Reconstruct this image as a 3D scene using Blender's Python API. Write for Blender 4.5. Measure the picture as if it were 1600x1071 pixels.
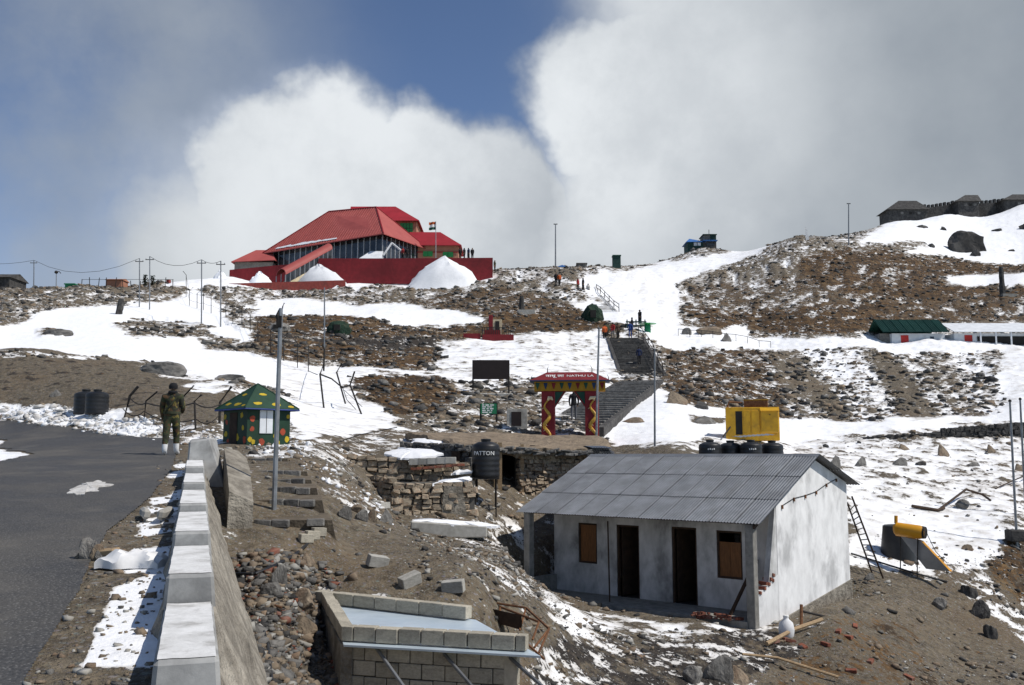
import bpy, bmesh, math, random
import numpy as np
from mathutils import Vector, Matrix
random.seed(7)
RNG = np.random.default_rng(11)
for o in list(bpy.data.objects): bpy.data.objects.remove(o)
scene = bpy.context.scene
C = scene.collection
R = math.radians

# ------------------------------------------------------------------ camera
F_PX, PITCH, CX, CY = 1450.0, 0.1211, 800.0, 535.5
cam_data = bpy.data.cameras.new('camera')
cam_data.sensor_fit = 'HORIZONTAL'; cam_data.sensor_width = 36.0
cam_data.lens = 36.0 * F_PX / 1600.0
cam_data.clip_start = 0.1; cam_data.clip_end = 6000
cam = bpy.data.objects.new('camera', cam_data); C.objects.link(cam)
cam.location = (0, 0, 0); cam.rotation_euler = (math.pi / 2 + PITCH, 0, 0)
scene.camera = cam

# ------------------------------------------------------------------ light
SUN_AZ, SUN_EL = R(107), R(52)          # azimuth clockwise from +Y (into the picture)
sun = bpy.data.lights.new('sun', 'SUN'); sun.energy = 4.3; sun.angle = R(0.53); sun.color = (1.0, 0.95, 0.88)
so = bpy.data.objects.new('sun', sun); C.objects.link(so)
sd = Vector((math.sin(SUN_AZ) * math.cos(SUN_EL), math.cos(SUN_AZ) * math.cos(SUN_EL), math.sin(SUN_EL)))
so.rotation_euler = sd.to_track_quat('Z', 'Y').to_euler()
vs = scene.view_settings
vs.view_transform = 'Standard'; vs.look = 'None'; vs.exposure = 0.0; vs.gamma = 1.0; vs.use_curve_mapping = False

def pix_dir(px, py):
    v = CY - py
    d = Vector((px - CX, F_PX * math.cos(PITCH) - v * math.sin(PITCH), F_PX * math.sin(PITCH) + v * math.cos(PITCH)))
    return d
def P(px, py, Y):
    d = pix_dir(px, py); return d * (Y / d.y)
def tz(py):                                # z / y for an image row
    d = pix_dir(800, py); return d.z / d.y
def ux(px, py):
    d = pix_dir(px, py); return d.x / d.y
def proj(x, y, z):
    Fw = y * math.cos(PITCH) + z * math.sin(PITCH); U = -y * math.sin(PITCH) + z * math.cos(PITCH)
    return CX + F_PX * x / Fw, CY - F_PX * U / Fw

# ------------------------------------------------------------------ world: blue high-altitude sky with cloud banks
W = bpy.data.worlds.new('World'); scene.world = W; W.use_nodes = True
wn, wl = W.node_tree.nodes, W.node_tree.links
wn.clear()
class NT:
    """small node-tree helper"""
    def __init__(s, nt): s.n, s.l = nt.nodes, nt.links
    def new(s, t, **kw):
        nd = s.n.new(t)
        for k, v in kw.items(): setattr(nd, k, v)
        return nd
    def put(s, sock, v):
        if v is None: return
        if isinstance(v, bpy.types.NodeSocket): s.l.new(v, sock)
        else:
            if hasattr(sock, 'default_value'):
                try: sock.default_value = v
                except Exception: sock.default_value = tuple(v) + (1.0,)
    def math(s, op, a, b=None, c=None, clamp=False):
        nd = s.new('ShaderNodeMath', operation=op); nd.use_clamp = clamp
        s.put(nd.inputs[0], a); s.put(nd.inputs[1], b); s.put(nd.inputs[2], c); return nd.outputs[0]
    def vmath(s, op, a, b=None):
        nd = s.new('ShaderNodeVectorMath', operation=op)
        s.put(nd.inputs[0], a); s.put(nd.inputs[1], b)
        return nd.outputs['Value'] if op in ('DOT_PRODUCT', 'LENGTH', 'DISTANCE') else nd.outputs[0]
    def noise(s, vec, scale, detail=4, rough=.55, dist=0.0, out='Fac'):
        nd = s.new('ShaderNodeTexNoise'); s.put(nd.inputs['Vector'], vec)
        nd.inputs['Scale'].default_value = scale; nd.inputs['Detail'].default_value = detail
        nd.inputs['Roughness'].default_value = rough; nd.inputs['Distortion'].default_value = dist
        return nd.outputs[out]
    def sm(s, v, a, b, lo=0.0, hi=1.0):
        nd = s.new('ShaderNodeMapRange', interpolation_type='SMOOTHSTEP'); s.put(nd.inputs[0], v)
        s.put(nd.inputs[1], a); s.put(nd.inputs[2], b); nd.inputs[3].default_value = lo; nd.inputs[4].default_value = hi
        return nd.outputs[0]
    def mix(s, fac, a, b, mode='MIX'):
        nd = s.new('ShaderNodeMix', data_type='RGBA', blend_type=mode)
        s.put(nd.inputs[0], fac); s.put(nd.inputs[6], col4(a)); s.put(nd.inputs[7], col4(b)); return nd.outputs[2]
def col4(c):
    if isinstance(c, (tuple, list)) and len(c) == 3: return (c[0], c[1], c[2], 1.0)
    return c
w = NT(W.node_tree)
sky = w.new('ShaderNodeTexSky', sky_type='NISHITA')
sky.sun_disc = False; sky.sun_elevation = SUN_EL; sky.sun_rotation = SUN_AZ
sky.altitude = 4300; sky.air_density = 0.9; sky.dust_density = 0.25; sky.ozone_density = 1.5
tc = w.new('ShaderNodeTexCoord').outputs['Generated']
dirn = w.vmath('NORMALIZE', tc)
wob = w.noise(dirn, 3.2, 6, .6, out='Color')
wob2 = w.noise(dirn, 14.0, 5, .6, out='Color')
warp = w.vmath('ADD', dirn, w.vmath('SCALE', w.vmath('SUBTRACT', wob, (.5, .5, .5)), None))
for nd in wn:
    if nd.type == 'VECT_MATH' and nd.operation == 'SCALE': nd.inputs['Scale'].default_value = 0.16
w2 = w.new('ShaderNodeVectorMath', operation='SCALE'); w.put(w2.inputs[0], w.vmath('SUBTRACT', wob2, (.5, .5, .5))); w2.inputs['Scale'].default_value = 0.035
warp = w.vmath('ADD', warp, w2.outputs[0])
def sky_blob(px, py, rad_px, soft):
    d = pix_dir(px, py).normalized()
    dist = w.vmath('DISTANCE', warp, tuple(d))
    r = rad_px / F_PX
    return w.sm(dist, r * (1 + soft), r * (1 - soft))
def vmax(lst):
    a = lst[0]
    for b in lst[1:]: a = w.math('MAXIMUM', a, b)
    return a
# one bank behind the red-roofed hall, one tall bank on the right, a veil on the left
bank = vmax([sky_blob(480, 330, 185, .16), sky_blob(660, 320, 138, .16), sky_blob(765, 330, 130, .2), sky_blob(330, 400, 150, .5)])
tall = vmax([sky_blob(1010, 160, 165, .18), sky_blob(1080, 420, 270, .22), sky_blob(1330, 180, 340, .4), sky_blob(1150, -80, 210, .4), sky_blob(1750, 300, 420, .4), sky_blob(1500, -250, 350, .5)])
veil = vmax([sky_blob(120, 130, 290, .75), sky_blob(60, 430, 210, .8), sky_blob(290, 40, 130, .95), sky_blob(-250, 250, 400, .6)])
wide = w.noise(dirn, 1.9, 7, .58)
rest = w.sm(wide, .50, .66)
# the general cloud field fills the rest of the sky outside the gap of blue ahead
gap = sky_blob(560, 40, 420, .5)
rest = w.math('MULTIPLY', rest, w.math('SUBTRACT', 1.0, gap))
tex = w.noise(dirn, 6.0, 6, .62)
veil = w.math('MULTIPLY', veil, w.sm(w.noise(dirn, 2.4, 7, .6), .30, .62))
veil = w.math('MULTIPLY', veil, .72)
cover = vmax([bank, tall, veil, rest])
# thickness tells how grey a cloud is: thin rims are bright, the thick body is grey
bright = vmax([w.math('MULTIPLY', sky_blob(545, 250, 300, .75), bank), w.math('MULTIPLY', sky_blob(905, 190, 290, .8), tall)])
bright = w.math('MULTIPLY', bright, w.sm(tex, .30, .64, .66, 1.0))
grey = w.mix(w.sm(w.noise(dirn, 2.6, 6, .55), .35, .68), (.285, .325, .375), (.42, .46, .50))
ccol = w.mix(bright, grey, (.80, .835, .865))
skyc = w.new('ShaderNodeVectorMath', operation='SCALE'); w.put(skyc.inputs[0], sky.outputs[0]); skyc.inputs['Scale'].default_value = .14
final = w.mix(cover, skyc.outputs[0], ccol)
bg = w.new('ShaderNodeBackground'); w.put(bg.inputs[0], final); bg.inputs[1].default_value = 1.0
wo = w.new('ShaderNodeOutputWorld'); wl.new(bg.outputs[0], wo.inputs[0])
# ------------------------------------------------------------------ numpy noise
def _hash(ix, iy, seed):
    h = (ix.astype(np.int64) * 374761393 + iy.astype(np.int64) * 668265263 + seed * 1442695041) & 0xffffffff
    h = ((h ^ (h >> 13)) * 1274126177) & 0xffffffff
    return ((h ^ (h >> 16)) & 0xffff).astype(np.float32) / 65535.0
def vnoise(x, y, seed=0):
    ix = np.floor(x); iy = np.floor(y); fx = (x - ix).astype(np.float32); fy = (y - iy).astype(np.float32)
    ix = ix.astype(np.int64); iy = iy.astype(np.int64)
    fx = fx * fx * fx * (fx * (fx * 6 - 15) + 10); fy = fy * fy * fy * (fy * (fy * 6 - 15) + 10)
    a = _hash(ix, iy, seed); b = _hash(ix + 1, iy, seed); c = _hash(ix, iy + 1, seed); d = _hash(ix + 1, iy + 1, seed)
    return (a * (1 - fx) + b * fx) * (1 - fy) + (c * (1 - fx) + d * fx) * fy
def fbm(x, y, octv=5, seed=0, rough=.5):
    s = 0; a = 1.0; t = 0
    for i in range(octv):
        s = s + a * vnoise(x * 2 ** i + i * 17.3, y * 2 ** i - i * 9.1, seed + i); t += a; a *= rough
    return s / t
def ridged(x, y, octv=5, seed=0, rough=.55):
    s = 0; a = 1.0; t = 0
    for i in range(octv):
        n = vnoise(x * 2 ** i + i * 7.7, y * 2 ** i + i * 3.1, seed + i)
        s = s + a * (1 - np.abs(2 * n - 1)); t += a; a *= rough
    return s / t

# ------------------------------------------------------------------ terrain: control points (image column, image row, metres into the picture)
CTRL = [
 # road climbing from the camera to the sentry and bending left
 (0,1071,5.0),(0,900,9.0),(0,800,14),(0,740,20.5),(0,712,25),(0,655,36),(120,668,32),(60,690,28),
 (250,684,28),(150,760,17.5),(200,712,23),(265,712,23),(180,850,11.3),(150,1000,6.4),(240,900,9.3),(290,740,19),(300,700,25),(-150,1071,5),(-150,800,14),(-150,690,27),(-300,1071,4.6),(-300,750,19),(-300,640,38),
 # right of the parapet, gravel and the earth steps
 (430,1071,9.9),(405,985,12.0),(362,885,14.3),(395,835,15.6),(350,790,16.6),(440,1000,11.8),(440,920,13.2),(440,880,14.4),(440,846,15.5),(440,822,16.25),(440,787,17.4),(440,752,19.3),(420,720,21.9),(380,698,25),(450,695,26.5),(400,692,30),
 (485,1071,11.4),(488,1000,12.8),(500,912,14.9),(500,870,15.5),(500,840,16.0),(507,818,16.4),(530,840,17.2),(480,740,20.6),(500,700,26),(540,760,21),(600,800,23),(560,850,17.0),(560,906,14.9),
 (560,1071,11.8),(700,1071,12.9),(800,1071,14.4),(620,908,14.9),(700,860,22),(760,870,22.5),(640,830,24),(700,925,14.5),(760,945,14.8),(830,1000,15.4),(870,930,21.5),(860,1071,15.3),
 (620,815,26.6),(700,812,27.3),(760,812,28.5),(800,800,30.3),(870,790,32),(930,775,34.5),
 # yard and house
 (800,870,25.5),(820,905,27.5),(850,925,25.5),(900,950,24),(1000,975,22.6),(1100,990,21.8),(1175,992,22.6),(960,925,27.5),(1100,940,25.6),(1000,870,31.5),(1000,1071,17.6),(900,1071,16),(1100,1071,18.6),(1200,1071,19.3),(1300,1071,20.2),(1450,1071,21.3),(1600,1071,23),(1750,1071,25),
 (1250,985,23.2),(1330,912,28.2),(1300,980,22.8),(1400,960,26),(1500,1000,26.5),(1385,900,30),(1480,900,31),(1600,960,30.5),(1560,900,32),(1590,840,35),(1750,900,35),
 # terrace behind the stone wall and ruin
 (540,715,29),(620,720,31),(700,715,31.5),(640,690,37),(700,688,40),(500,690,30.5),(560,690,35),(760,690,41),(840,690,44.5),(950,694,45),(893,668,46.5),(800,672,45),(1000,700,42),(1060,715,38),
 # snow slope behind the house
 (1400,790,38),(1500,760,43),(1590,760,44.5),(1300,745,41),(1250,720,45),(1240,692,52),(1400,690,53),(1600,692,55),(1750,700,55),(1180,690,47),
 # snow track, level ground by the gate
 (1100,680,48),(1000,665,50),(1240,657,60),(1400,662,58.5),(1600,645,62),(1750,640,63),(1050,625,60),
 # bank above the track and the terrace of the huts
 (1220,646,66),(1560,632,68),(1400,645,66),(1050,615,69),(1120,560,92),(1200,549,99),(1400,546,101),(1600,545,102),(1200,538,108),(1400,534,112),(1600,534,114),(1050,540,100),(1300,600,82),(1500,590,84),(1750,545,103),
 # stairs
 (940,640,58),(1000,592,76),(960,600,74),(1040,590,76),(978,528,97),(940,545,90),(1020,528,98),(975,510,103),(940,490,113),(925,455,128),
 # left snow field, mound, ridge
 (0,552,46),(60,552,46),(120,560,46),(200,575,45),(280,596,43),(370,607,41),(0,626,38),(120,640,35),(250,650,31.5),(340,660,30.5),(-150,560,46),(-150,635,36),
 (0,546,58),(120,552,58),(0,530,72),(100,490,92),(250,476,104),(0,500,84),(0,452,112),(250,447,122),(120,450,116),(200,520,78),(300,560,62),(-150,450,110),(-300,450,110),(-300,560,46),
 (300,440,132),(330,480,108),(400,560,66),(450,620,45),(450,650,38),(430,470,120),(330,520,84),
 # middle slopes
 (560,640,46),(520,600,56),(620,590,64),(520,575,68),(620,640,48),(700,640,50),(800,640,53),(760,610,62),(720,575,74),(850,590,72),(520,535,86),(620,535,88),(700,532,92),(830,525,95),(770,528,94),
 (520,500,101),(640,505,101),(760,500,104),(640,470,120),(520,470,121),(760,460,122),(840,470,120),(840,440,135),(880,437,133),
 (450,445,140),(600,440,143),(720,440,143),(780,425,146),(360,432,142),(860,418,152),(940,416,155),(560,425,158),(700,425,158),
 # right upper hill
 (1040,408,178),(1060,470,128),(1100,440,146),(1160,395,178),(1240,374,164),(1320,381,164),(1160,430,148),(1250,430,142),(1100,510,112),(1250,480,124),(1400,420,150),(1400,384,168),(1400,490,124),(1500,450,140),(1600,430,146),(1600,495,124),(1500,395,178),(1600,405,172),(1390,352,214),(1480,336,222),(1600,320,230),(1750,300,240),(1095,388,196),(1750,420,150),(1750,500,124),
 # near apron and far side
 (800,1300,8.5),(600,1350,6.4),(430,1350,5.4),(1000,1300,10.5),(1300,1250,13.5),(1600,1250,15.5),(1900,1250,17),(2100,1000,30),(2100,700,60),(2100,400,180),(2200,340,240),(-700,560,46),(-700,460,110),(-700,700,26),(-700,1071,4.7),
]
for px in range(-700, 2400, 300):
    CTRL += [(px, 640, 330), (px, 700, 520)]
for px, yy in ((0,150),(250,160),(-300,150)): CTRL.append((px, 470, yy))
cu = np.array([ux(a, b) for a, b, _ in CTRL]); cw = np.array([math.log(c) for *_, c in CTRL]); ct = np.array([tz(b) for _, b, _ in CTRL])
# world points right under the camera
for (x, y, z) in [(-1,1,-1.55),(-3,1.2,-1.55),(-6,2,-1.5),(1.2,1.5,-1.9),(3,2,-2.4),(6,3,-3.2),(-2.2,3.2,-1.42),(-4,3.4,-1.38),(0.2,3.5,-2.0),(2,5,-2.6),(6,6,-3.6),(10,6,-4.2),(16,8,-5)]:
    cu = np.append(cu, x / y); cw = np.append(cw, math.log(y)); ct = np.append(ct, z / y)
SU, SW = 14.5, 4.2
cu_s, cw_s = cu * SU, cw * SW
def kern(du, dw): return np.sqrt(du * du + dw * dw + .04)
K = kern(cu_s[:, None] - cu_s[None], cw_s[:, None] - cw_s[None])
n = len(cu)
A = np.zeros((n + 3, n + 3)); A[:n, :n] = K - np.eye(n) * .02; A[:n, n] = A[n, :n] = 1; A[:n, n + 1] = A[n + 1, :n] = cu_s; A[:n, n + 2] = A[n + 2, :n] = cw_s
sol = np.linalg.solve(A, np.concatenate([ct, np.zeros(3)]))
def t_base(u, lw):
    us, ws = np.asarray(u, np.float32) * SU, np.asarray(lw, np.float32) * SW
    sh = us.shape; us = us.ravel(); ws = ws.ravel(); out = np.empty(us.shape, np.float32)
    c1, c2, wt = cu_s.astype(np.float32), cw_s.astype(np.float32), sol[:n].astype(np.float32)
    for i in range(0, len(us), 40000):
        a, b = us[i:i + 40000], ws[i:i + 40000]
        k = np.sqrt((a[:, None] - c1[None]) ** 2 + (b[:, None] - c2[None]) ** 2 + np.float32(.04))
        out[i:i + 40000] = k @ wt + sol[n] + sol[n + 1] * a + sol[n + 2] * b
    return out.reshape(sh)

# grid: columns by direction, rows by log distance; base solved on a coarse grid and interpolated
U_D = np.linspace(-.66, .66, 700); U_L = -np.geomspace(1.9, .68, 26); U_R = np.geomspace(.68, 1.9, 26)
UG = np.concatenate([U_L, U_D, U_R]).astype(np.float32)
LW = np.concatenate([np.linspace(math.log(.7), math.log(4.2), 50)[:-1], np.linspace(math.log(4.2), math.log(260), 860), np.linspace(math.log(262), math.log(900), 20)]).astype(np.float32)
ucg = np.linspace(-1.95, 1.95, 520); wcg = np.linspace(math.log(.68), math.log(920), 420)
TB = t_base(*np.meshgrid(ucg, wcg))
def bil(T, u, lw):
    a = np.clip((np.asarray(u) - ucg[0]) / (ucg[1] - ucg[0]), 0, len(ucg) - 1.001); b = np.clip((np.asarray(lw) - wcg[0]) / (wcg[1] - wcg[0]), 0, len(wcg) - 1.001)
    i = a.astype(int); j = b.astype(int); fa = a - i; fb = b - j
    return (T[j, i] * (1 - fa) + T[j, i + 1] * fa) * (1 - fb) + (T[j + 1, i] * (1 - fa) + T[j + 1, i + 1] * fa) * fb
UU, LL = np.meshgrid(UG, LW)
YY = np.exp(LL); XX = UU * YY; TT = bil(TB, UU, LL); ZZ = TT * YY

def seg_dist(x, y, ax, ay, bx, by):
    dx, dy = bx - ax, by - ay; t = np.clip(((x - ax) * dx + (y - ay) * dy) / (dx * dx + dy * dy), 0, 1)
    return np.hypot(x - ax - t * dx, y - ay - t * dy), t
def sstep(v, a, b):
    t = np.clip((v - a) / (b - a), 0, 1); return t * t * (3 - 2 * t)
# the strip under the parapet wall: road side high, the slope side low (the wall retains the road)
side = XX + .339 * YY                       # > 0 right of the wall axis
inw = (YY < 17.5)
road_z = -1.6 + .0696 * YY
wgt = sstep(-side, -.25, .0) * (1 - sstep(YY, 21, 27)) * (1 - sstep(-side, 5, 9))
ZZ = ZZ * (1 - wgt) + (road_z - .0 * side) * wgt

# ------------------------------------------------------------------ ground cover painted from polygons (image points, carried onto the terrain)
def to_px(x, y, z):
    Fw = y * math.cos(PITCH) + z * math.sin(PITCH); Uw = -y * math.sin(PITCH) + z * math.cos(PITCH)
    return CX + F_PX * x / Fw, CY - F_PX * Uw / Fw
PX, PY = to_px(XX, YY, ZZ)
wrp = 1.0 / YY * F_PX
JX = PX + (fbm(XX * .35 , YY * .35, 5, 3) - .5) * np.clip(wrp * 2.2, 14, 70) ; JY = PY + (fbm(XX * .35 + 40, YY * .35, 5, 5) - .5) * np.clip(wrp * 1.0, 8, 40)
def inpoly(poly, x, y):
    m = np.zeros(x.shape, bool); pts = np.array(poly, float)
    bb = (x >= pts[:, 0].min()) & (x <= pts[:, 0].max()) & (y >= pts[:, 1].min()) & (y <= pts[:, 1].max())
    xs, ys = x[bb], y[bb]; r = np.zeros(xs.shape, bool); j = len(pts) - 1
    for i in range(len(pts)):
        xi, yi = pts[i]; xj, yj = pts[j]
        c = ((yi > ys) != (yj > ys))
        with np.errstate(divide='ignore', invalid='ignore'):
            r ^= c & (xs < (xj - xi) * (ys - yi) / (yj - yi + 1e-12) + xi)
        j = i
    m[bb] = r; return m
# (snow, dry grass, dark wet soil, roughness in metres, polygon, depth range)
COVER = [
 (.62,.00,.10,.16,[(-900,300),(2600,300),(2600,700),(-900,700)],(24,900)),
 (.22,.06,.25,.06,[(-900,690),(2600,690),(2600,1600),(-900,1600)],(0,60)),
 # left ridge and fields
 (.50,.05,.25,.30,[(-400,440),(290,440),(300,462),(250,478),(120,482),(60,496),(20,520),(-400,525)],(60,300)),
 (1.0,.0,.0,.03,[(-500,530),(30,505),(60,494),(125,480),(255,474),(300,450),(345,480),(360,505),(430,540),(480,580),(520,600),(460,610),(380,600),(300,585),(210,568),(120,555),(-500,545)],(47,140)),
 (.50,.35,.1,.14,[(170,502),(205,498),(250,497),(330,512),(335,524),(205,526)],(60,140)),
 (.35,.1,.3,.15,[(58,520),(80,512),(105,517),(100,522)],(60,140)),
 (.45,.1,.2,.15,[(310,530),(340,522),(420,545),(420,560),(330,545)],(50,140)),
 (.02,.10,.40,.085,[(-500,548),(60,550),(125,558),(210,572),(280,592),(375,603),(385,622),(345,655),(250,652),(165,648),(120,632),(-500,625)],(28,50)),
 (.80,.0,.0,.07,[(375,596),(300,585),(220,572),(290,600),(330,610),(380,612)],(28,60)),
 (.97,.0,.0,.16,[(-500,628),(0,626),(110,634),(160,650),(250,650),(262,684),(180,682),(120,672),(-500,656)],(24,45)),
 # slope below the hall
 (.52,.08,.20,.26,[(300,440),(520,452),(800,440),(860,436),(860,462),(700,470),(560,474),(400,470),(330,470)],(100,160)),
 (.95,.0,.0,.05,[(262,452),(330,449),(430,446),(540,449),(640,444),(770,440),(775,425),(350,420),(262,436)],(122,165)),
 (.98,.0,.0,.05,[(395,470),(470,467),(560,476),(640,468),(660,482),(700,487),(770,497),(745,506),(640,510),(560,494),(480,498),(400,492)],(80,150)),
 (.30,.55,.1,.22,[(620,470),(700,455),(800,450),(880,470),(905,470),(915,490),(800,500),(760,498),(690,484)],(90,150)),
 (.28,.66,.12,.20,[(400,492),(480,498),(560,494),(640,510),(745,506),(800,500),(740,528),(700,535),(690,560),(640,578),(560,572),(470,566),(400,552),(395,520)],(55,130)),
 (.25,.05,.85,.25,[(440,526),(560,532),(700,528),(720,534),(700,542),(560,544),(440,536)],(60,130)),
 (.18,.80,.1,.16,[(780,494),(940,486),(980,508),(960,520),(800,522),(720,528)],(80,140)),
 (.95,.0,.0,.04,[(880,470),(920,468),(1000,492),(1000,508),(920,498)],(90,140)),
 (.84,.0,.08,.06,[(690,538),(740,528),(820,522),(940,512),(975,560),(960,600),(940,598),(840,592),(800,588),(730,600),(690,575)],(55,120)),
 (.92,.0,.0,.05,[(440,580),(520,576),(600,580),(690,576),(730,600),(640,592),(560,600),(500,610)],(40,110)),
 (.22,.80,.1,.16,[(545,596),(620,588),(690,590),(725,618),(700,640),(620,645),(570,622)],(40,90)),
 (.90,.0,.05,.05,[(420,560),(520,598),(560,622),(620,645),(690,650),(640,676),(560,690),(470,690),(460,640),(430,600)],(26,80)),
 (.45,.30,.15,.14,[(620,645),(700,636),(730,606),(840,600),(840,660),(700,675),(640,676)],(36,80)),
 (.55,.0,.15,.10,[(480,690),(640,676),(720,690),(720,730),(500,730)],(24,45)),
 (.80,.0,.05,.05,[(900,600),(960,604),(1000,640),(940,660),(890,660),(850,650)],(40,90)),
 # right of the stairs
 (.93,.0,.0,.10,[(880,440),(1000,418),(1050,408),(1200,384),(1210,400),(1130,425),(1066,440),(1060,478),(1080,512),(1010,508),(940,468)],(90,260)),
 (.50,.12,.25,.45,[(1060,440),(1130,420),(1200,392),(1240,370),(1340,382),(1330,400),(1290,420),(1230,440),(1060,452)],(100,200)),
 (.42,.50,.2,.22,[(1060,450),(1240,430),(1300,420),(1400,440),(1400,520),(1200,528),(1060,505)],(85,200)),
 (.27,.74,.3,.24,[(1240,410),(1330,385),(1440,400),(1530,410),(1600,415),(1900,420),(1900,470),(1400,470),(1280,450)],(90,200)),
 (.26,.78,.15,.20,[(1065,480),(1180,490),(1380,470),(1470,440),(1470,500),(1380,520),(1250,522),(1110,512)],(85,200)),
 (.30,.55,.3,.25,[(1380,470),(1900,450),(1900,505),(1380,505)],(85,200)),
 (.97,.0,.0,.05,[(1475,432),(1520,426),(1700,430),(1700,448),(1490,446)],(90,200)),
 (.97,.0,.0,.10,[(1335,384),(1400,340),(1620,300),(2400,280),(2400,415),(1540,412),(1480,400),(1400,392)],(110,300)),
 (.40,.40,.2,.2,[(1340,385),(1440,378),(1450,386),(1380,394),(1340,394)],(110,200)),
 (.95,.0,.0,.14,[(990,512),(1060,508),(1160,512),(1180,526),(1400,530),(1900,530),(1900,550),(1400,552),(1200,545),(1040,548),(1000,530)],(80,125)),
 (.40,.62,.1,.18,[(1035,548),(1205,545),(1230,590),(1240,655),(1120,640),(1040,622),(1030,590)],(55,110)),
 (.52,.06,.25,.20,[(1200,547),(1400,552),(1560,545),(1580,600),(1562,650),(1400,662),(1240,660)],(55,110)),
 (.90,.0,.05,.08,[(1560,545),(1900,540),(1900,640),(1568,645)],(55,115)),
 (.98,.0,.0,.05,[(960,612),(1030,600),(1060,630),(1240,655),(1400,658),(1560,645),(1900,634),(1900,660),(1500,668),(1240,690),(1100,690),(960,695),(935,660)],(38,80)),
 (.20,.35,.2,.1,[(1075,650),(1130,650),(1130,660),(1080,664)],(38,80)),
 (.80,.0,.10,.10,[(1000,694),(1240,690),(1500,684),(1900,690),(1900,880),(1590,835),(1560,880),(1500,905),(1400,890),(1330,880),(1310,740)],(29,58)),
 (.90,.0,.05,.05,[(1330,780),(1400,780),(1560,800),(1560,860),(1500,890),(1400,890),(1330,870)],(29,58)),
 (.25,.6,.2,.12,[(1540,880),(1570,835),(1900,840),(1900,1010),(1600,940)],(25,45)),
 (.60,.15,.35,.12,[(1470,885),(1545,890),(1610,960),(1900,1020),(1900,1040),(1600,1010)],(20,45)),
 # foreground soil
 (.03,.12,.30,.06,[(1330,910),(1400,895),(1480,900),(1560,960),(1700,1071),(1700,1300),(1200,1300),(1250,1010),(1330,940)],(5,40)),
 (.04,.38,.15,.05,[(1330,950),(1420,985),(1480,1071),(1480,1200),(1200,1200),(1230,1030)],(5,40)),
 (.43,.06,.62,.10,[(840,1000),(1000,985),(1180,985),(1250,1030),(1180,1071),(1180,1300),(800,1300)],(5,30)),
 (.62,.08,.2,.06,[(800,900),(860,930),(1010,975),(1160,985),(1100,1005),(960,1000),(880,985),(820,940)],(5,40)),
 (.50,.02,.2,.10,[(655,850),(760,815),(830,815),(840,900),(870,930),(800,935),(700,900)],(5,40)),
 (.10,.10,.20,.05,[(400,705),(500,715),(520,760),(620,815),(720,830),(690,860),(760,930),(640,930),(560,900),(520,890),(430,880),(396,850)],(5,40)),
 (.20,.0,.5,.09,[(370,870),(440,870),(520,890),(500,1071),(500,1400),(400,1400),(380,960)],(5,40)),
 (.55,.0,.10,.08,[(480,720),(560,770),(610,790),(600,820),(540,800),(500,770)],(5,40)),
 (.75,.0,.10,.06,[(380,690),(470,690),(500,712),(420,706)],(5,40)),
]
snow = np.full(XX.shape, .6, np.float32); grass = np.zeros(XX.shape, np.float32); dark = np.zeros(XX.shape, np.float32); rough = np.full(XX.shape, .1, np.float32)
for s_, g_, d_, r_, poly, (d0, d1) in COVER:
    m = inpoly(poly, JX, JY) & (YY >= d0) & (YY <= d1)
    snow[m] = s_; grass[m] = g_; dark[m] = d_; rough[m] = r_
# road, shoulder
ROAD = [(-900,1500),(-40,1300),(35,1071),(92,982),(125,922),(145,877),(169,833),(201,809),(237,777),(261,745),(284,724),(296,705),(288,692),(250,685),(170,679),(110,668),(0,655),(-900,640)]
road_m = inpoly(ROAD, PX + (fbm(XX * 1.5, YY * 1.5, 3, 9) - .5) * 60 / np.maximum(YY, 4) * 1.4, PY) & (YY < 40) & (side < -.45)
shoulder = (side < .25) & (YY < 24) & ~road_m & (XX > -9) & (XX / YY > -.55)
snow[shoulder] = .06; grass[shoulder] = .04; dark[shoulder] = .08; rough[shoulder] = .02
lee = (side < -.12) & (side > -.62) & (YY > 5.5) & (YY < 21) & ~road_m       # snow kept in the shade at the foot of the parapet
lee &= fbm(XX * 1.1, YY * .9, 3, 21) > .44
snow[lee] = .97; rough[lee] = .02
innersnow = inpoly([(-300,700),(0,692),(35,695),(52,708),(25,724),(0,732),(-300,760)], JX, JY) & (YY < 34) & (YY > 14)
road_m &= ~innersnow
snow[innersnow] = .96; rough[innersnow] = .05
snow[road_m] = .0; rough[road_m] = 0.0
def blur(a, k):
    for ax in (0, 1):
        c = np.cumsum(np.concatenate([np.repeat(a.take([0], ax), k + 1, ax), a, np.repeat(a.take([-1], ax), k, ax)], ax), ax, dtype=np.float64)
        a = (c.take(range(2 * k + 1, c.shape[ax]), ax) - c.take(range(0, c.shape[ax] - 2 * k - 1), ax)) / (2 * k + 1)
    return a.astype(np.float32)
snow, grass, dark, rough = (blur(a, 2) for a in (snow, grass, dark, rough))

# relief: lumps and ledges where rock shows, scaled down on smooth snow
sc = np.clip(1.6 - .006 * YY, .7, 1.5)
VV = YY * 1.1 + ZZ * 2.0
n1 = ridged(XX * sc * .55, VV * sc * .55, 5, 31); n2 = fbm(XX * sc * 1.1, VV * sc * 1.1, 5, 47, .6)
big = fbm(XX * .11, YY * .11, 4, 61)
strat = fbm(XX * .5 + 3, ZZ * 2.2 + YY * .25, 4, 77, .6)
relief = (n1 - .55) * .9 + (n2 - .5) * 1.6
far = sstep(YY, 8, 60)
ZZ = ZZ + relief * rough * (.35 + .65 * far) * 1.7 + (big - .5) * .8 * sstep(YY, 30, 90) * (rough > .04)
# where snow lies: hollows first
cov = snow + ((.5 - n2) * 1.5 + (.55 - n1) * .6) * np.clip(4.4 * snow * (1 - snow) + .08, 0, 1)
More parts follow.
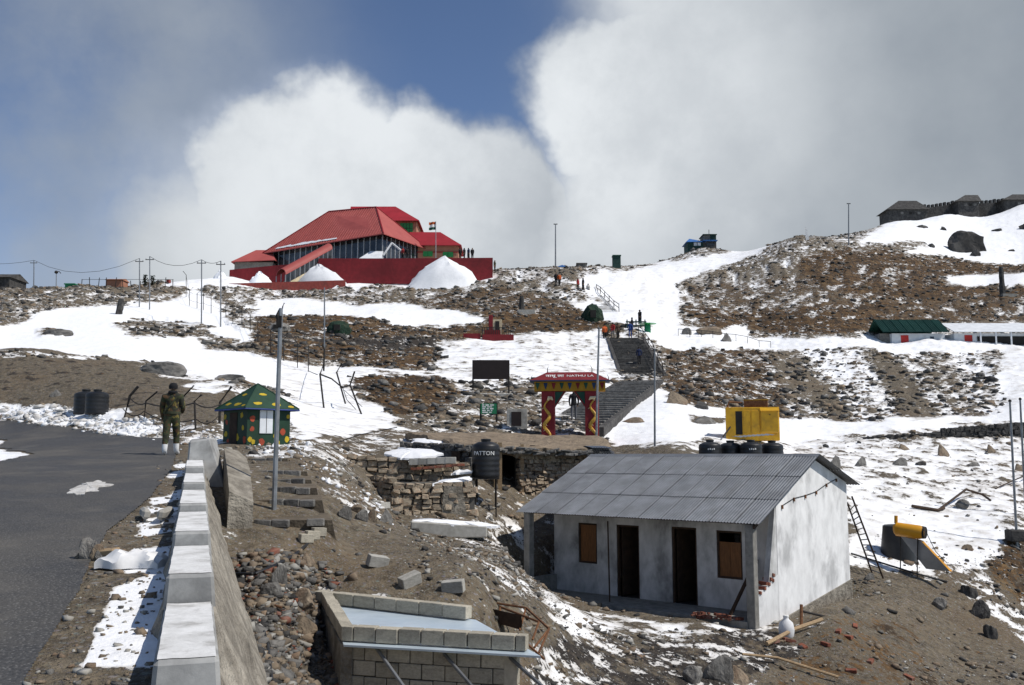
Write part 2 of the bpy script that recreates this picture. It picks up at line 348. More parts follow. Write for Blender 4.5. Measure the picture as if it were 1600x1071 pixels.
# bevelled talus streaks right of the stairs
tal = inpoly([(1200,547),(1400,552),(1560,545),(1580,600),(1562,650),(1400,662),(1240,660)], PX, PY) & (YY > 55) & (YY < 112)
st = fbm((PX - (PY - 545) * .75) * .022, PY * .004, 3, 91)
cov = np.where(tal, cov + (st - .5) * 1.5, cov)

GZ = ZZ
def Hz(x, y):
    """terrain height at world x, y"""
    y = max(y, .75); u = x / y; lw = math.log(y)
    i = int(np.clip(np.searchsorted(UG, u) - 1, 0, len(UG) - 2)); j = int(np.clip(np.searchsorted(LW, lw) - 1, 0, len(LW) - 2))
    fa = min(max((u - UG[i]) / (UG[i + 1] - UG[i]), 0), 1); fb = min(max((lw - LW[j]) / (LW[j + 1] - LW[j]), 0), 1)
    return float((GZ[j, i] * (1 - fa) + GZ[j, i + 1] * fa) * (1 - fb) + (GZ[j + 1, i] * (1 - fa) + GZ[j + 1, i + 1] * fa) * fb)
def G(px, py, y0=4.0, y1=300):
    """first point where the line of sight through a pixel meets the terrain"""
    d = pix_dir(px, py); d = d / d.y; y = y0
    while y < y1:
        if d.z * y <= Hz(d.x * y, y):
            lo, hi = y / 1.012, y
            for _ in range(12):
                m = (lo + hi) / 2
                if d.z * m <= Hz(d.x * m, m): hi = m
                else: lo = m
            return Vector((d.x * hi, hi, Hz(d.x * hi, hi)))
        y *= 1.012
    return None
def grid_mesh(name, keep=None, lift=0.0):
    nr, nc = GZ.shape
    idx = np.arange(nr * nc).reshape(nr, nc)
    q = np.stack([idx[:-1, :-1], idx[:-1, 1:], idx[1:, 1:], idx[1:, :-1]], -1)
    co = np.stack([XX, YY, GZ + lift], -1).reshape(-1, 3).astype(np.float32)
    if keep is not None:
        f = (keep[:-1, :-1] & keep[:-1, 1:] & keep[1:, 1:] & keep[1:, :-1]); q = q[f]
        used = np.unique(q); mp = -np.ones(nr * nc, int); mp[used] = np.arange(len(used)); q = mp[q]; co = co[used]
    else: used = None; q = q.reshape(-1, 4)
    me = bpy.data.meshes.new(name)
    me.vertices.add(len(co)); me.vertices.foreach_set('co', co.ravel())
    me.loops.add(q.size); me.loops.foreach_set('vertex_index', q.ravel().astype(np.int32))
    me.polygons.add(len(q)); me.polygons.foreach_set('loop_start', np.arange(0, q.size, 4, dtype=np.int32))
    me.polygons.foreach_set('use_smooth', np.ones(len(q), bool))
    me.update(calc_edges=True)
    return me, used
# ------------------------------------------------------------------ materials
MATS = {}
def newmat(name):
    m = bpy.data.materials.new(name); m.use_nodes = True; m.node_tree.nodes.clear()
    t = NT(m.node_tree); b = t.new('ShaderNodeBsdfPrincipled'); o = t.new('ShaderNodeOutputMaterial'); t.l.new(b.outputs[0], o.inputs[0])
    MATS[name] = m; return m, t, b
def bump(t, b, h, strength=.5, dist=.02):
    nd = t.new('ShaderNodeBump'); nd.inputs['Strength'].default_value = strength; nd.inputs['Distance'].default_value = dist
    t.put(nd.inputs['Height'], h); t.l.new(nd.outputs[0], b.inputs['Normal']); return nd
def mat(name, c, c2=None, scale=4.0, rough=.8, metal=0.0, bmp=.3, bdist=.01, stain=None, stain_amt=.4, stain_scale=1.2, stretch=(1, 1, 1), spec=.3, coord='Object', var=.3):
    """worn, uneven surface: two tones by fine noise, one stain colour by broad noise, relief"""
    m, t, b = newmat(name)
    v = t.new('ShaderNodeTexCoord').outputs[coord]
    mp = t.new('ShaderNodeMapping'); t.put(mp.inputs[0], v); mp.inputs['Scale'].default_value = stretch
    oi = t.new('ShaderNodeObjectInfo')
    off = t.vmath('ADD', mp.outputs[0], t.vmath('MULTIPLY', oi.outputs['Random'], (37.0, 17.0, 53.0))) if coord == 'Object' else mp.outputs[0]
    n1 = t.noise(off, scale, 5, .62)
    c2 = c2 or tuple(x * .72 for x in c)
    base = t.mix(t.sm(n1, .3, .7), c2, c)
    if stain:
        n2 = t.noise(off, stain_scale, 5, .62, .15)
        base = t.mix(t.math('MULTIPLY', t.sm(n2, .45, .72), stain_amt), base, stain)
    hsv = t.new('ShaderNodeHueSaturation'); t.put(hsv.inputs['Color'], base); t.put(hsv.inputs['Value'], t.math('MULTIPLY_ADD', oi.outputs['Random'], var, 1 - var / 2))
    t.l.new(hsv.outputs[0], b.inputs['Base Color'])
    b.inputs['Roughness'].default_value = rough; b.inputs['Metallic'].default_value = metal; b.inputs['Specular IOR Level'].default_value = spec
    if bmp: bump(t, b, t.noise(off, scale * 3, 4, .65), bmp, bdist)
    return m

def ground_material():
    m, t, b = newmat('ground')
    geo = t.new('ShaderNodeNewGeometry'); pos = geo.outputs['Position']
    at = t.new('ShaderNodeAttribute', attribute_name='cover'); sep = t.new('ShaderNodeSeparateColor'); t.l.new(at.outputs['Color'], sep.inputs[0])
    cov, gr, dk = sep.outputs[0], sep.outputs[1], sep.outputs[2]
    raw = at.outputs['Alpha']
    nf = t.noise(pos, 6.0, 5, .7); nm = t.noise(pos, 1.7, 4, .62); nb = t.noise(pos, .25, 4, .6); nff = t.noise(pos, 26.0, 3, .7)
    # bare soil and stones
    soil = t.mix(t.sm(nf, .28, .72), (.050, .040, .028), (.185, .150, .102))
    soil = t.mix(t.math('MULTIPLY', t.sm(nm, .42, .68), .55), soil, (.225, .188, .135))
    soil = t.mix(t.math('MULTIPLY', t.sm(nb, .45, .7), .45), soil, (.155, .110, .066))
    vor = t.new('ShaderNodeTexVoronoi'); t.put(vor.inputs['Vector'], pos); vor.inputs['Scale'].default_value = 9.0; vor.inputs['Randomness'].default_value = 1
    peb = t.sm(t.new_dist(vor) if hasattr(t, 'new_dist') else vor.outputs['Distance'], .34, .16)
    pebc = t.mix(.55, vor.outputs['Color'], (.26, .21, .15)); 
    hs = t.new('ShaderNodeHueSaturation'); t.put(hs.inputs['Color'], pebc); hs.inputs['Saturation'].default_value = .22; hs.inputs['Value'].default_value = .46
    soil = t.mix(t.math('MULTIPLY', peb, t.sm(nm, .36, .56, .25, .85)), soil, hs.outputs[0])
    vo2 = t.new('ShaderNodeTexVoronoi'); t.put(vo2.inputs['Vector'], pos); vo2.inputs['Scale'].default_value = 24.0
    hs2 = t.new('ShaderNodeHueSaturation'); t.put(hs2.inputs['Color'], vo2.outputs['Color']); hs2.inputs['Saturation'].default_value = .2; hs2.inputs['Value'].default_value = .26
    soil = t.mix(t.math('MULTIPLY', t.sm(vo2.outputs['Distance'], .40, .18), t.sm(nm, .60, .40, .2, .7)), soil, hs2.outputs[0])
    dsoil = t.mix(t.sm(nff, .3, .7), (.014, .012, .011), (.060, .050, .041))
    soil = t.mix(t.sm(t.math('ADD', dk, t.math('MULTIPLY', t.math('SUBTRACT', nm, .5), 1.5)), .42, .62), soil, dsoil)
    # dry tussock grass
    ng = nf
    grs = t.mix(t.sm(ng, .36, .66), (.022, .013, .007), (.185, .105, .042))
    grs = t.mix(t.math('MULTIPLY', t.sm(nb, .42, .66), .6), grs, (.060, .034, .015))
    heath = t.noise(t.vmath('ADD', pos, (31., 7., 3.)), .9, 5, .68)
    grs = t.mix(t.math('MULTIPLY', t.sm(heath, .46, .58), .75), grs, (.024, .019, .014))
    grs = t.mix(t.math('MULTIPLY', t.sm(heath, .44, .34), .5), grs, (.20, .15, .085))
    gm = t.sm(t.math('ADD', gr, t.math('ADD', t.math('MULTIPLY', t.math('SUBTRACT', nf, .5), 1.4), t.math('MULTIPLY', t.math('SUBTRACT', nm, .5), 1.4))), .38, .54)
    base = t.mix(gm, soil, grs)
    # snow
    k = t.math('MULTIPLY_ADD', t.math('MULTIPLY', raw, t.math('SUBTRACT', 1.0, raw)), 4.0, .12)
    fine = t.math('ADD', t.math('MULTIPLY', t.math('SUBTRACT', nm, .5), 1.9), t.math('ADD', t.math('MULTIPLY', t.math('SUBTRACT', nf, .5), 1.5), t.math('MULTIPLY', t.math('SUBTRACT', nff, .5), .5)))
    sv = t.math('ADD', cov, t.math('MULTIPLY', fine, k))
    sm_ = t.sm(sv, .48, .58)
    dirty = t.mix(t.sm(t.math('ADD', cov, t.math('MULTIPLY', t.math('SUBTRACT', nm, .5), .9)), .55, .98), (.58, .56, .53), (.84, .85, .865))
    base = t.mix(sm_, base, dirty)
    t.l.new(base, b.inputs['Base Color'])
    t.put(b.inputs['Roughness'], t.math('MULTIPLY_ADD', sm_, -.25, .92)); b.inputs['Specular IOR Level'].default_value = .25
    h = t.math('ADD', t.math('MULTIPLY', t.math('ADD', nf, t.math('MULTIPLY', nff, .3)), t.math('MULTIPLY_ADD', sm_, -.75, 1.0)), t.math('MULTIPLY', sm_, .22))
    bump(t, b, h, .9, .12)
    return m
def asphalt_material():
    m, t, b = newmat('asphalt')
    pos = t.new('ShaderNodeNewGeometry').outputs['Position']
    nf = t.noise(pos, 38, 4, .8); nm = t.noise(pos, 2.2, 6, .6); nb = t.noise(pos, .35, 5, .6)
    vor = t.new('ShaderNodeTexVoronoi'); t.put(vor.inputs['Vector'], pos); vor.inputs['Scale'].default_value = 34
    base = t.mix(t.sm(nf, .3, .75), (.026, .026, .027), (.085, .083, .080))
    base = t.mix(t.math('MULTIPLY', t.sm(vor.outputs['Distance'], .34, .12), .7), base, (.22, .215, .205))
    base = t.mix(t.math('MULTIPLY', t.sm(nb, .40, .74), .45), base, (.135, .125, .110))     # dust
    base = t.mix(t.math('MULTIPLY', t.sm(nm, .58, .76), .25), base, (.020, .020, .021))      # damp patches
    base = t.mix(t.math('MULTIPLY', t.sm(t.noise(pos, .9, 5, .7), .50, .72), .35), base, (.17, .155, .13))
    t.l.new(base, b.inputs['Base Color']); t.put(b.inputs['Roughness'], t.sm(nb, .35, .7, .62, .92)); b.inputs['Specular IOR Level'].default_value = .35
    bump(t, b, t.math('ADD', nf, vor.outputs['Distance']), .5, .012)
    return m
M_GROUND = ground_material(); M_ASPH = asphalt_material()
M = {}
def reg(name, *a, **k): M[name] = mat(name, *a, **k)
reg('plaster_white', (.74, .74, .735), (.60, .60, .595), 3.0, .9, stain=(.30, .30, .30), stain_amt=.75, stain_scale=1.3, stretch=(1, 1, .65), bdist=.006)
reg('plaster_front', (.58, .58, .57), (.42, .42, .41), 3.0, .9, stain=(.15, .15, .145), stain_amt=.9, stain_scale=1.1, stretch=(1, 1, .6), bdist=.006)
reg('concrete', (.27, .26, .235), (.17, .165, .15), 6.0, .92, stain=(.09, .085, .075), stain_amt=.5, bdist=.012)
reg('concrete_pale', (.40, .385, .35), (.29, .28, .25), 7.0, .92, stain=(.16, .15, .13), stain_amt=.45, bdist=.01)
reg('block', (.46, .42, .335), (.34, .31, .25), 9.0, .95, stain=(.14, .13, .115), stain_amt=.45, stain_scale=2.5, bmp=.6, bdist=.012)
reg('mortar', (.10, .095, .085), None, 8, .95, bmp=.6, bdist=.02)
reg('stone', (.40, .34, .255), (.21, .17, .125), 5.0, .95, stain=(.34, .19, .11), stain_amt=.6, stain_scale=2, bmp=.7, bdist=.03, var=.55)
reg('rock_brown', (.26, .205, .145), (.13, .105, .078), 5.0, .95, stain=(.22, .12, .07), stain_amt=.4, stain_scale=2, bmp=.7, bdist=.03)
reg('stone_grey', (.185, .178, .165), (.085, .08, .074), 4.0, .95, stain=(.30, .285, .26), stain_amt=.5, stain_scale=1.5, bmp=.8, bdist=.04)
reg('stone_dark', (.072, .069, .066), (.028, .027, .026), 3.0, .95, stain=(.13, .125, .115), stain_amt=.5, bmp=.8, bdist=.05)
reg('brick', (.25, .085, .048), (.15, .05, .032), 14, .95, stain=(.30, .26, .22), stain_amt=.35, stain_scale=5, bmp=.5)
reg('masonry', (.33, .30, .25), (.155, .138, .112), 3.4, .95, stain=(.10, .088, .072), stain_amt=.6, stain_scale=1.6, bmp=1.0, bdist=.07)
reg('white_paint', (.76, .76, .75), (.60, .60, .585), 9, .88, stain=(.27, .26, .24), stain_amt=.75, stain_scale=4.5, bmp=.5, bdist=.01)
reg('grey_paint', (.34, .34, .33), (.23, .23, .225), 5, .9, stain=(.12, .115, .11), stain_amt=.6, stain_scale=2.4, bdist=.012)
reg('galvanised', (.33, .345, .365), (.235, .25, .27), 2.2, .42, .75, bmp=.08, stain=(.17, .165, .16), stain_amt=.5, stain_scale=.8, stretch=(1, .5, 1))
reg('roof_sheet', (.20, .212, .228), (.135, .143, .156), 1.8, .55, .25, bmp=.08, stain=(.10, .10, .10), stain_amt=.45, stain_scale=1.0, spec=.35, var=.14)
reg('steel_pole', (.26, .27, .28), (.17, .175, .18), 5, .5, .5, bmp=.1)
reg('dark_iron', (.035, .031, .028), (.018, .016, .015), 8, .75, .2, bmp=.2)
reg('rust', (.20, .095, .045), (.10, .045, .022), 12, .85, .1, bmp=.3)
reg('black_plastic', (.016, .017, .019), (.009, .009, .010), 3, .45, 0, bmp=.05, spec=.4, stain=(.06, .06, .062), stain_amt=.25)
reg('wood_pale', (.36, .26, .155), (.22, .15, .085), 5, .85, stretch=(1, 8, 8), bmp=.3)
reg('wood_dark', (.060, .036, .022), (.030, .019, .013), 5, .85, bmp=.3)
reg('wood_brown', (.205, .088, .028), (.13, .054, .018), 4, .6, stretch=(6, 6, 1), bmp=.2)
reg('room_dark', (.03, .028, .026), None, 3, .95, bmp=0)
reg('red_wall', (.20, .017, .022), (.15, .013, .017), 2.2, .8, stain=(.10, .012, .014), stain_amt=.6, stain_scale=.35, bmp=.1)
reg('red_brick_wall', (.22, .045, .036), (.15, .03, .026), 4, .85, stain=(.09, .03, .026), stain_amt=.6)
reg('red_roof', (.36, .080, .070), (.31, .066, .058), .6, .62, bmp=.05, stain=(.42, .10, .085), stain_amt=.35, stain_scale=.25, spec=.3)
reg('red_roof_dark', (.30, .018, .026), (.24, .014, .02), .6, .6, bmp=.05, spec=.3)
reg('pink_wall', (.42, .20, .13), (.34, .16, .10), 1.5, .85, stain=(.25, .12, .08), stain_amt=.3)
reg('green_window', (.035, .30, .075), (.025, .24, .06), 2, .4, bmp=0)
reg('mullion', (.40, .41, .42), (.30, .31, .32), 3, .5, .3, bmp=0)
reg('white_sheet', (.66, .68, .70), (.52, .54, .56), 1.5, .6, bmp=.05, stain=(.35, .36, .37), stain_amt=.3)
reg('pale_sheet', (.56, .64, .70), (.47, .56, .63), 2.5, .38, .35, bmp=.04, stain=(.34, .40, .45), stain_amt=.45, stain_scale=1.4)
reg('green_roof', (.028, .095, .072), (.02, .07, .053), 1.2, .6, bmp=.05)
reg('red_door', (.50, .035, .028), (.40, .028, .022), 2, .6, bmp=0)
reg('blue_roof', (.035, .13, .36), (.025, .10, .28), 1.5, .6, bmp=.05)
reg('teal_wall', (.018, .052, .045), (.012, .035, .03), 2, .8, bmp=.2)
reg('hut_green', (.014, .048, .026), (.009, .032, .017), 3, .6, bmp=.1)
reg('hut_yellow', (.50, .36, .02), (.40, .28, .016), 6, .7, bmp=.1)
reg('hut_red', (.36, .062, .028), (.27, .045, .02), 6, .7, bmp=.1)
reg('hut_blue', (.02, .045, .20), None, 4, .6, bmp=0)
reg('gate_red', (.19, .016, .020), (.14, .012, .015), 3, .7, bmp=.1)
reg('gate_yellow', (.42, .23, .014), (.33, .17, .012), 4, .7, bmp=.1)
reg('gate_green', (.016, .075, .05), (.012, .055, .038), 4, .7, bmp=.1)
reg('gate_blue', (.02, .05, .13), None, 4, .7, bmp=0)
reg('gate_red_sunlit', (.52, .14, .13), None, 4, .7, bmp=0)  # gate red lightened to pink, sunlight put into the colour
reg('gold', (.55, .33, .06), (.42, .23, .03), 6, .55, bmp=.1)
reg('cream', (.62, .52, .34), None, 4, .8, bmp=0)
reg('lettering', (.82, .82, .80), None, 4, .7, bmp=0)
reg('cabin_yellow', (.60, .33, .012), (.50, .26, .010), 3, .45, bmp=.06, stain=(.22, .12, .02), stain_amt=.45, stain_scale=2.2, spec=.4)
reg('solar_yellow', (.62, .29, .012), (.54, .24, .010), 3, .4, bmp=.04, spec=.4)
reg('sign_green', (.018, .20, .085), (.014, .16, .07), 3, .5, bmp=0)
reg('board_dark', (.022, .014, .013), None, 3, .6, bmp=.05)
reg('mud_roof', (.215, .168, .118), (.135, .105, .075), 3.0, .97, stain=(.09, .07, .05), stain_amt=.5, bmp=.8, bdist=.05)
reg('earth', (.15, .122, .088), (.095, .077, .056), 4.0, .97, bmp=.8, bdist=.04)
reg('snow', (.84, .85, .865), (.78, .79, .81), 2.0, .7, bmp=.5, bdist=.05, spec=.25)
reg('snow_dirty', (.70, .69, .67), (.44, .42, .39), 4.0, .8, bmp=.8, bdist=.06, spec=.2)
reg('skin', (.30, .17, .11), None, 5, .6, bmp=0)
reg('hair', (.012, .010, .009), None, 9, .7, bmp=0)
reg('camo_net', (.016, .045, .026), (.007, .018, .012), 9, .9, bmp=.8, bdist=.1, stain=(.09, .085, .05), stain_amt=.35)
reg('bag_white', (.72, .72, .72), (.60, .60, .60), 4, .7, bmp=.4)
reg('lens_glow', (.1, .1, .1), None, 4, .5, bmp=0)
def mat_camo():
    m, t, b = newmat('camo_cloth'); v = t.new('ShaderNodeTexCoord').outputs['Object']
    a = t.noise(v, 7, 2, .5); c = t.noise(v, 9.5, 2, .5, .4); d = t.noise(t.vmath('ADD', v, (9., 4., 2.)), 8, 2, .5)
    base = t.mix(t.sm(a, .47, .50), (.016, .017, .010), (.034, .042, .016))
    base = t.mix(t.sm(c, .54, .57), base, (.075, .040, .015)); base = t.mix(t.sm(d, .61, .63), base, (.16, .13, .03))
    t.l.new(base, b.inputs['Base Color']); b.inputs['Roughness'].default_value = .9; M['camo_cloth'] = m
mat_camo()
def cloth(name, c): reg(name, c, tuple(x * .7 for x in c), 12, .9, bmp=.3)
cloth('cloth_black', (.014, .014, .016)); cloth('cloth_navy', (.02, .032, .085)); cloth('cloth_blue', (.03, .07, .24)); cloth('cloth_teal', (.02, .26, .30))
cloth('cloth_orange', (.48, .10, .025)); cloth('cloth_grey', (.13, .13, .14)); cloth('cloth_white', (.62, .60, .56)); cloth('cloth_red', (.34, .03, .03)); cloth('cloth_olive', (.05, .055, .03)); cloth('cloth_brown', (.07, .045, .03))
def mat_glass():
    m, t, b = newmat('window_glass'); v = t.new('ShaderNodeTexCoord').outputs['Object']
    t.put(b.inputs['Base Color'], t.mix(t.sm(t.noise(v, .5, 4, .6), .35, .65), (.010, .012, .014), (.045, .05, .055)))
    b.inputs['Roughness'].default_value = .12; b.inputs['Specular IOR Level'].default_value = .5; M['window_glass'] = m
mat_glass()
# ------------------------------------------------------------------ geometry helpers
def link(o): C.objects.link(o); return o
def tag(o, label=None, cat=None, group=None, kind=None):
    if label: o['label'] = label
    if cat: o['category'] = cat
    if group: o['group'] = group
    if kind: o['kind'] = kind
    return o
def empty(name, loc=(0, 0, 0), rz=0.0, label=None, cat=None, group=None):
    o = link(bpy.data.objects.new(name, None)); o.location = loc; o.rotation_euler = (0, 0, rz); o.empty_display_size = .2
    return tag(o, label, cat, group)
class MB:
    def __init__(s): s.v = []; s.f = []; s.mi = []; s.mats = []
    def m(s, mt):
        mt = M[mt] if isinstance(mt, str) else mt
        if mt not in s.mats: s.mats.append(mt)
        return s.mats.index(mt)
    def add(s, vs, fs, mt):
        k = len(s.v); i = s.m(mt); s.v += [tuple(p) for p in vs]; s.f += [tuple(k + a for a in f) for f in fs]; s.mi += [i] * len(fs); return s
    def box(s, c, d, mt, rot=None):
        hx, hy, hz = d[0] / 2, d[1] / 2, d[2] / 2
        vs = [Vector((x, y, z)) for z in (-hz, hz) for x, y in ((-hx, -hy), (hx, -hy), (hx, hy), (-hx, hy))]
        if rot is not None: vs = [rot @ p for p in vs]
        vs = [p + Vector(c) for p in vs]
        return s.add(vs, [(3, 2, 1, 0), (4, 5, 6, 7), (0, 1, 5, 4), (1, 2, 6, 5), (2, 3, 7, 6), (3, 0, 4, 7)], mt)
    def bb(s, lo, hi, mt): return s.box([(a + b) / 2 for a, b in zip(lo, hi)], [abs(b - a) for a, b in zip(lo, hi)], mt)
    def hexa(s, pts, mt): return s.add(pts, [(3, 2, 1, 0), (4, 5, 6, 7), (0, 1, 5, 4), (1, 2, 6, 5), (2, 3, 7, 6), (3, 0, 4, 7)], mt)
    def prism(s, poly, z0, z1, mt):
        n_ = len(poly); vs = [(x, y, z0) for x, y in poly] + [(x, y, z1) for x, y in poly]
        fs = [tuple(range(n_ - 1, -1, -1)), tuple(range(n_, 2 * n_))] + [(i, (i + 1) % n_, n_ + (i + 1) % n_, n_ + i) for i in range(n_)]
        return s.add(vs, fs, mt)
    def extr(s, poly, vec, mt):
        """3-D polygon extruded by a vector"""
        n_ = len(poly); vec = Vector(vec); vs = [Vector(p) for p in poly]; vs = vs + [p + vec for p in vs]
        fs = [tuple(range(n_ - 1, -1, -1)), tuple(range(n_, 2 * n_))] + [(i, (i + 1) % n_, n_ + (i + 1) % n_, n_ + i) for i in range(n_)]
        return s.add(vs, fs, mt)
    def tube(s, path, r, mt, n_=8, cap=True):
        path = [Vector(p) for p in path]; rs = r if isinstance(r, (list, tuple)) else [r] * len(path)
        vs = []; up = Vector((0, 0, 1))
        for i, p in enumerate(path):
            t_ = (path[min(i + 1, len(path) - 1)] - path[max(i - 1, 0)]).normalized()
            a = t_.cross(up if abs(t_.z) < .95 else Vector((1, 0, 0))).normalized(); b_ = t_.cross(a)
            vs += [p + (a * math.cos(2 * math.pi * k / n_) + b_ * math.sin(2 * math.pi * k / n_)) * rs[i] for k in range(n_)]
        fs = [(i * n_ + k, i * n_ + (k + 1) % n_, (i + 1) * n_ + (k + 1) % n_, (i + 1) * n_ + k) for i in range(len(path) - 1) for k in range(n_)]
        if cap: fs += [tuple(range(n_ - 1, -1, -1)), tuple((len(path) - 1) * n_ + k for k in range(n_))]
        return s.add(vs, fs, mt)
    def lathe(s, prof, c, mt, n_=20):
        vs = [(c[0] + r * math.cos(2 * math.pi * k / n_), c[1] + r * math.sin(2 * math.pi * k / n_), c[2] + z) for r, z in prof for k in range(n_)]
        fs = [(i * n_ + k, i * n_ + (k + 1) % n_, (i + 1) * n_ + (k + 1) % n_, (i + 1) * n_ + k) for i in range(len(prof) - 1) for k in range(n_)]
        fs += [tuple(range(n_ - 1, -1, -1)), tuple((len(prof) - 1) * n_ + k for k in range(n_))]
        return s.add(vs, fs, mt)
    def mesh(s, name, smooth=False, bevel=0.0):
        me = bpy.data.meshes.new(name); me.from_pydata([tuple(p) for p in s.v], [], s.f)
        for mt in s.mats: me.materials.append(mt)
        me.polygons.foreach_set('material_index', s.mi)
        bm = bmesh.new(); bm.from_mesh(me); bmesh.ops.recalc_face_normals(bm, faces=bm.faces)
        if bevel: bmesh.ops.bevel(bm, geom=list(bm.edges), offset=bevel, segments=1, affect='EDGES', clamp_overlap=True)
        bm.to_mesh(me); bm.free()
        if smooth:
            me.polygons.foreach_set('use_smooth', [True] * len(me.polygons))
            try: me.set_sharp_from_angle(angle=R(38))
            except Exception: pass
        me.update(); return me
    def build(s, name, parent=None, smooth=False, bevel=0.0, loc=None, rz=0.0):
        o = link(bpy.data.objects.new(name, s.mesh(name, smooth, bevel)))
        if parent is not None: o.parent = parent
        if loc is not None: o.location = loc; o.rotation_euler = (0, 0, rz)
        return o
def inst(name, me, parent=None, loc=(0, 0, 0), rot=(0, 0, 0), scale=(1, 1, 1)):
    o = link(bpy.data.objects.new(name, me)); o.parent = parent; o.location = loc; o.rotation_euler = rot; o.scale = scale; return o
def copy_tree(o, parent=None):
    c = o.copy(); C.objects.link(c); c.parent = parent
    for ch in list(o.children): copy_tree(ch, c)
    return c
def text_mesh(body, size, mt, extrude=.004):
    cv = bpy.data.curves.new('lettering', 'FONT'); cv.body = body; cv.size = size; cv.extrude = extrude; cv.align_x = 'CENTER'; cv.align_y = 'CENTER'; cv.resolution_u = 2
    o = link(bpy.data.objects.new('lettering_source', cv)); bpy.context.view_layer.update()
    me = bpy.data.meshes.new_from_object(o.evaluated_get(bpy.context.evaluated_depsgraph_get()))
    bpy.data.objects.remove(o); me.materials.clear(); me.materials.append(M[mt]); return me
def px2m(k, Y): return k * Y / F_PX

# ------------------------------------------------------------------ level places under buildings, then the ground sheet and the road
def pad(corners, z, soft=.6, only_lower=False):
    """level the terrain inside a convex polygon given anticlockwise"""
    global GZ
    d = np.full(XX.shape, 1e9)
    for i in range(len(corners)):
        ax, ay = corners[i]; bx, by = corners[(i + 1) % len(corners)]
        L_ = math.hypot(bx - ax, by - ay); d = np.minimum(d, ((bx - ax) * (YY - ay) - (by - ay) * (XX - ax)) / L_)
    wt = sstep(d, -soft, 0.0)
    if only_lower: wt = wt * (GZ > z)
    GZ = GZ * (1 - wt) + z * wt
H_O = Vector((5.91, 23.18)); H_YAW = .7033; H_A = Vector((math.cos(H_YAW), -math.sin(H_YAW))); H_N = Vector((math.sin(H_YAW), math.cos(H_YAW)))
H_L, H_P, H_W = 7.25, 1.36, 4.9
def hp(s, d): q = H_O + H_A * s + H_N * d; return (q.x, q.y)
FLOOR = -4.02
pad([hp(-H_L - .2, -.15), hp(.05, -.15), hp(.05, H_P + H_W), hp(-H_L - .2, H_P + H_W)], FLOOR - .16, .7)
ZT_ = tz(978) * 11.5
def _az(px, py, z): d = pix_dir(px, py); d = d * (z / d.z); return (d.x, d.y)
pad([_az(533, 978, ZT_), _az(826, 994, ZT_), _az(740, 944, ZT_), _az(502, 921, ZT_)], ZT_ - .6, .12, True)
me, _ = grid_mesh('ground')
ca = me.color_attributes.new('cover', 'FLOAT_COLOR', 'POINT')
ca.data.foreach_set('color', np.stack([np.clip(cov, -1, 2), grass, dark, snow], -1).reshape(-1).astype(np.float32))
me.materials.append(M_GROUND)
ground = link(bpy.data.objects.new('ground', me)); tag(ground, kind='structure')
me, _ = grid_mesh('road', road_m, .018); me.materials.append(M_ASPH)
road = link(bpy.data.objects.new('road', me)); tag(road, kind='structure')
# ------------------------------------------------------------------ white plastered house with tin roof
# local frame: x along the porch (left to right), y into the house, z up; origin on the right porch pillar
def corr_sheet(w_, l_, waves, amp, mt, thick=.004, seg=6, lseg=1):
    """corrugated sheet, ribs run along y"""
    n_ = waves * seg; vs = []; fs = []
    for j in range(lseg + 1):
        for i in range(n_ + 1):
            x = w_ * i / n_; z = amp * math.cos(2 * math.pi * i / seg)
            vs.append((x, l_ * j / lseg, z))
    for j in range(lseg):
        for i in range(n_): fs.append((j * (n_ + 1) + i, j * (n_ + 1) + i + 1, (j + 1) * (n_ + 1) + i + 1, (j + 1) * (n_ + 1) + i))
    k = len(vs); vs += [(x, y, z - thick) for x, y, z in vs]; fs += [tuple(k + a for a in reversed(f)) for f in list(fs)]
    b = MB(); b.add(vs, fs, mt); me = b.mesh('corrugated_sheet'); me.polygons.foreach_set('use_smooth', [True] * len(me.polygons)); return me
hx, hy = hp(0, 0)
house = empty('plaster_house', (hx, hy, 0), -H_YAW, 'small white plastered house with grey corrugated tin roof and open porch', 'house')
ZE, ZR, ZB = -1.66, .0, -.86           # front eave, ridge, rear eave
yr = H_P + H_W / 2 - .05
def roof_z(y): return ZE + (ZR - ZE) * (y + .12) / (yr + .12) if y < yr else ZR + (ZB - ZR) * (y - yr) / (H_P + H_W + .35 - yr)
T = .18
ft = roof_z(H_P) - .07                  # top of the front wall
# front wall in pieces round two doors and two windows (x measured from the right corner)
ops = [(-6.30, -5.62, FLOOR + .85, FLOOR + 2.02, 'w'), (-4.93, -4.16, FLOOR, FLOOR + 2.03, 'd'), (-3.10, -2.32, FLOOR, FLOOR + 2.06, 'd'), (-1.72, -.98, FLOOR + .78, FLOOR + 2.03, 'w')]
b = MB(); x0 = -H_L + .04; edge = x0
for (a, c, z0, z1, kind) in ops:
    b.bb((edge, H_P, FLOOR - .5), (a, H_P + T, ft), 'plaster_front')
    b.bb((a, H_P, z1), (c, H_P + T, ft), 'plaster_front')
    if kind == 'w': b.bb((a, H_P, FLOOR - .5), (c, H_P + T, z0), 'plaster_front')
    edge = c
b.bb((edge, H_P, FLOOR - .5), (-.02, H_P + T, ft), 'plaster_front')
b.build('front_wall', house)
def gable(x_in, x_out, y0, base, mt):
    pts = [(x_in, y0, base), (x_in, H_P + H_W, base), (x_in, H_P + H_W, roof_z(H_P + H_W) - .05), (x_in, yr, ZR - .06), (x_in, y0, roof_z(y0) - .06)]
    m_ = MB(); m_.extr(pts, (x_out - x_in, 0, 0), mt); return m_
g = gable(-.0, -T, H_P + .002, -4.75, 'plaster_white'); o = g.build('gable_wall', house)
g = gable(-H_L + .035, -H_L + T, H_P + T + .002, -4.6, 'plaster_front'); g.build('gable_wall', house)
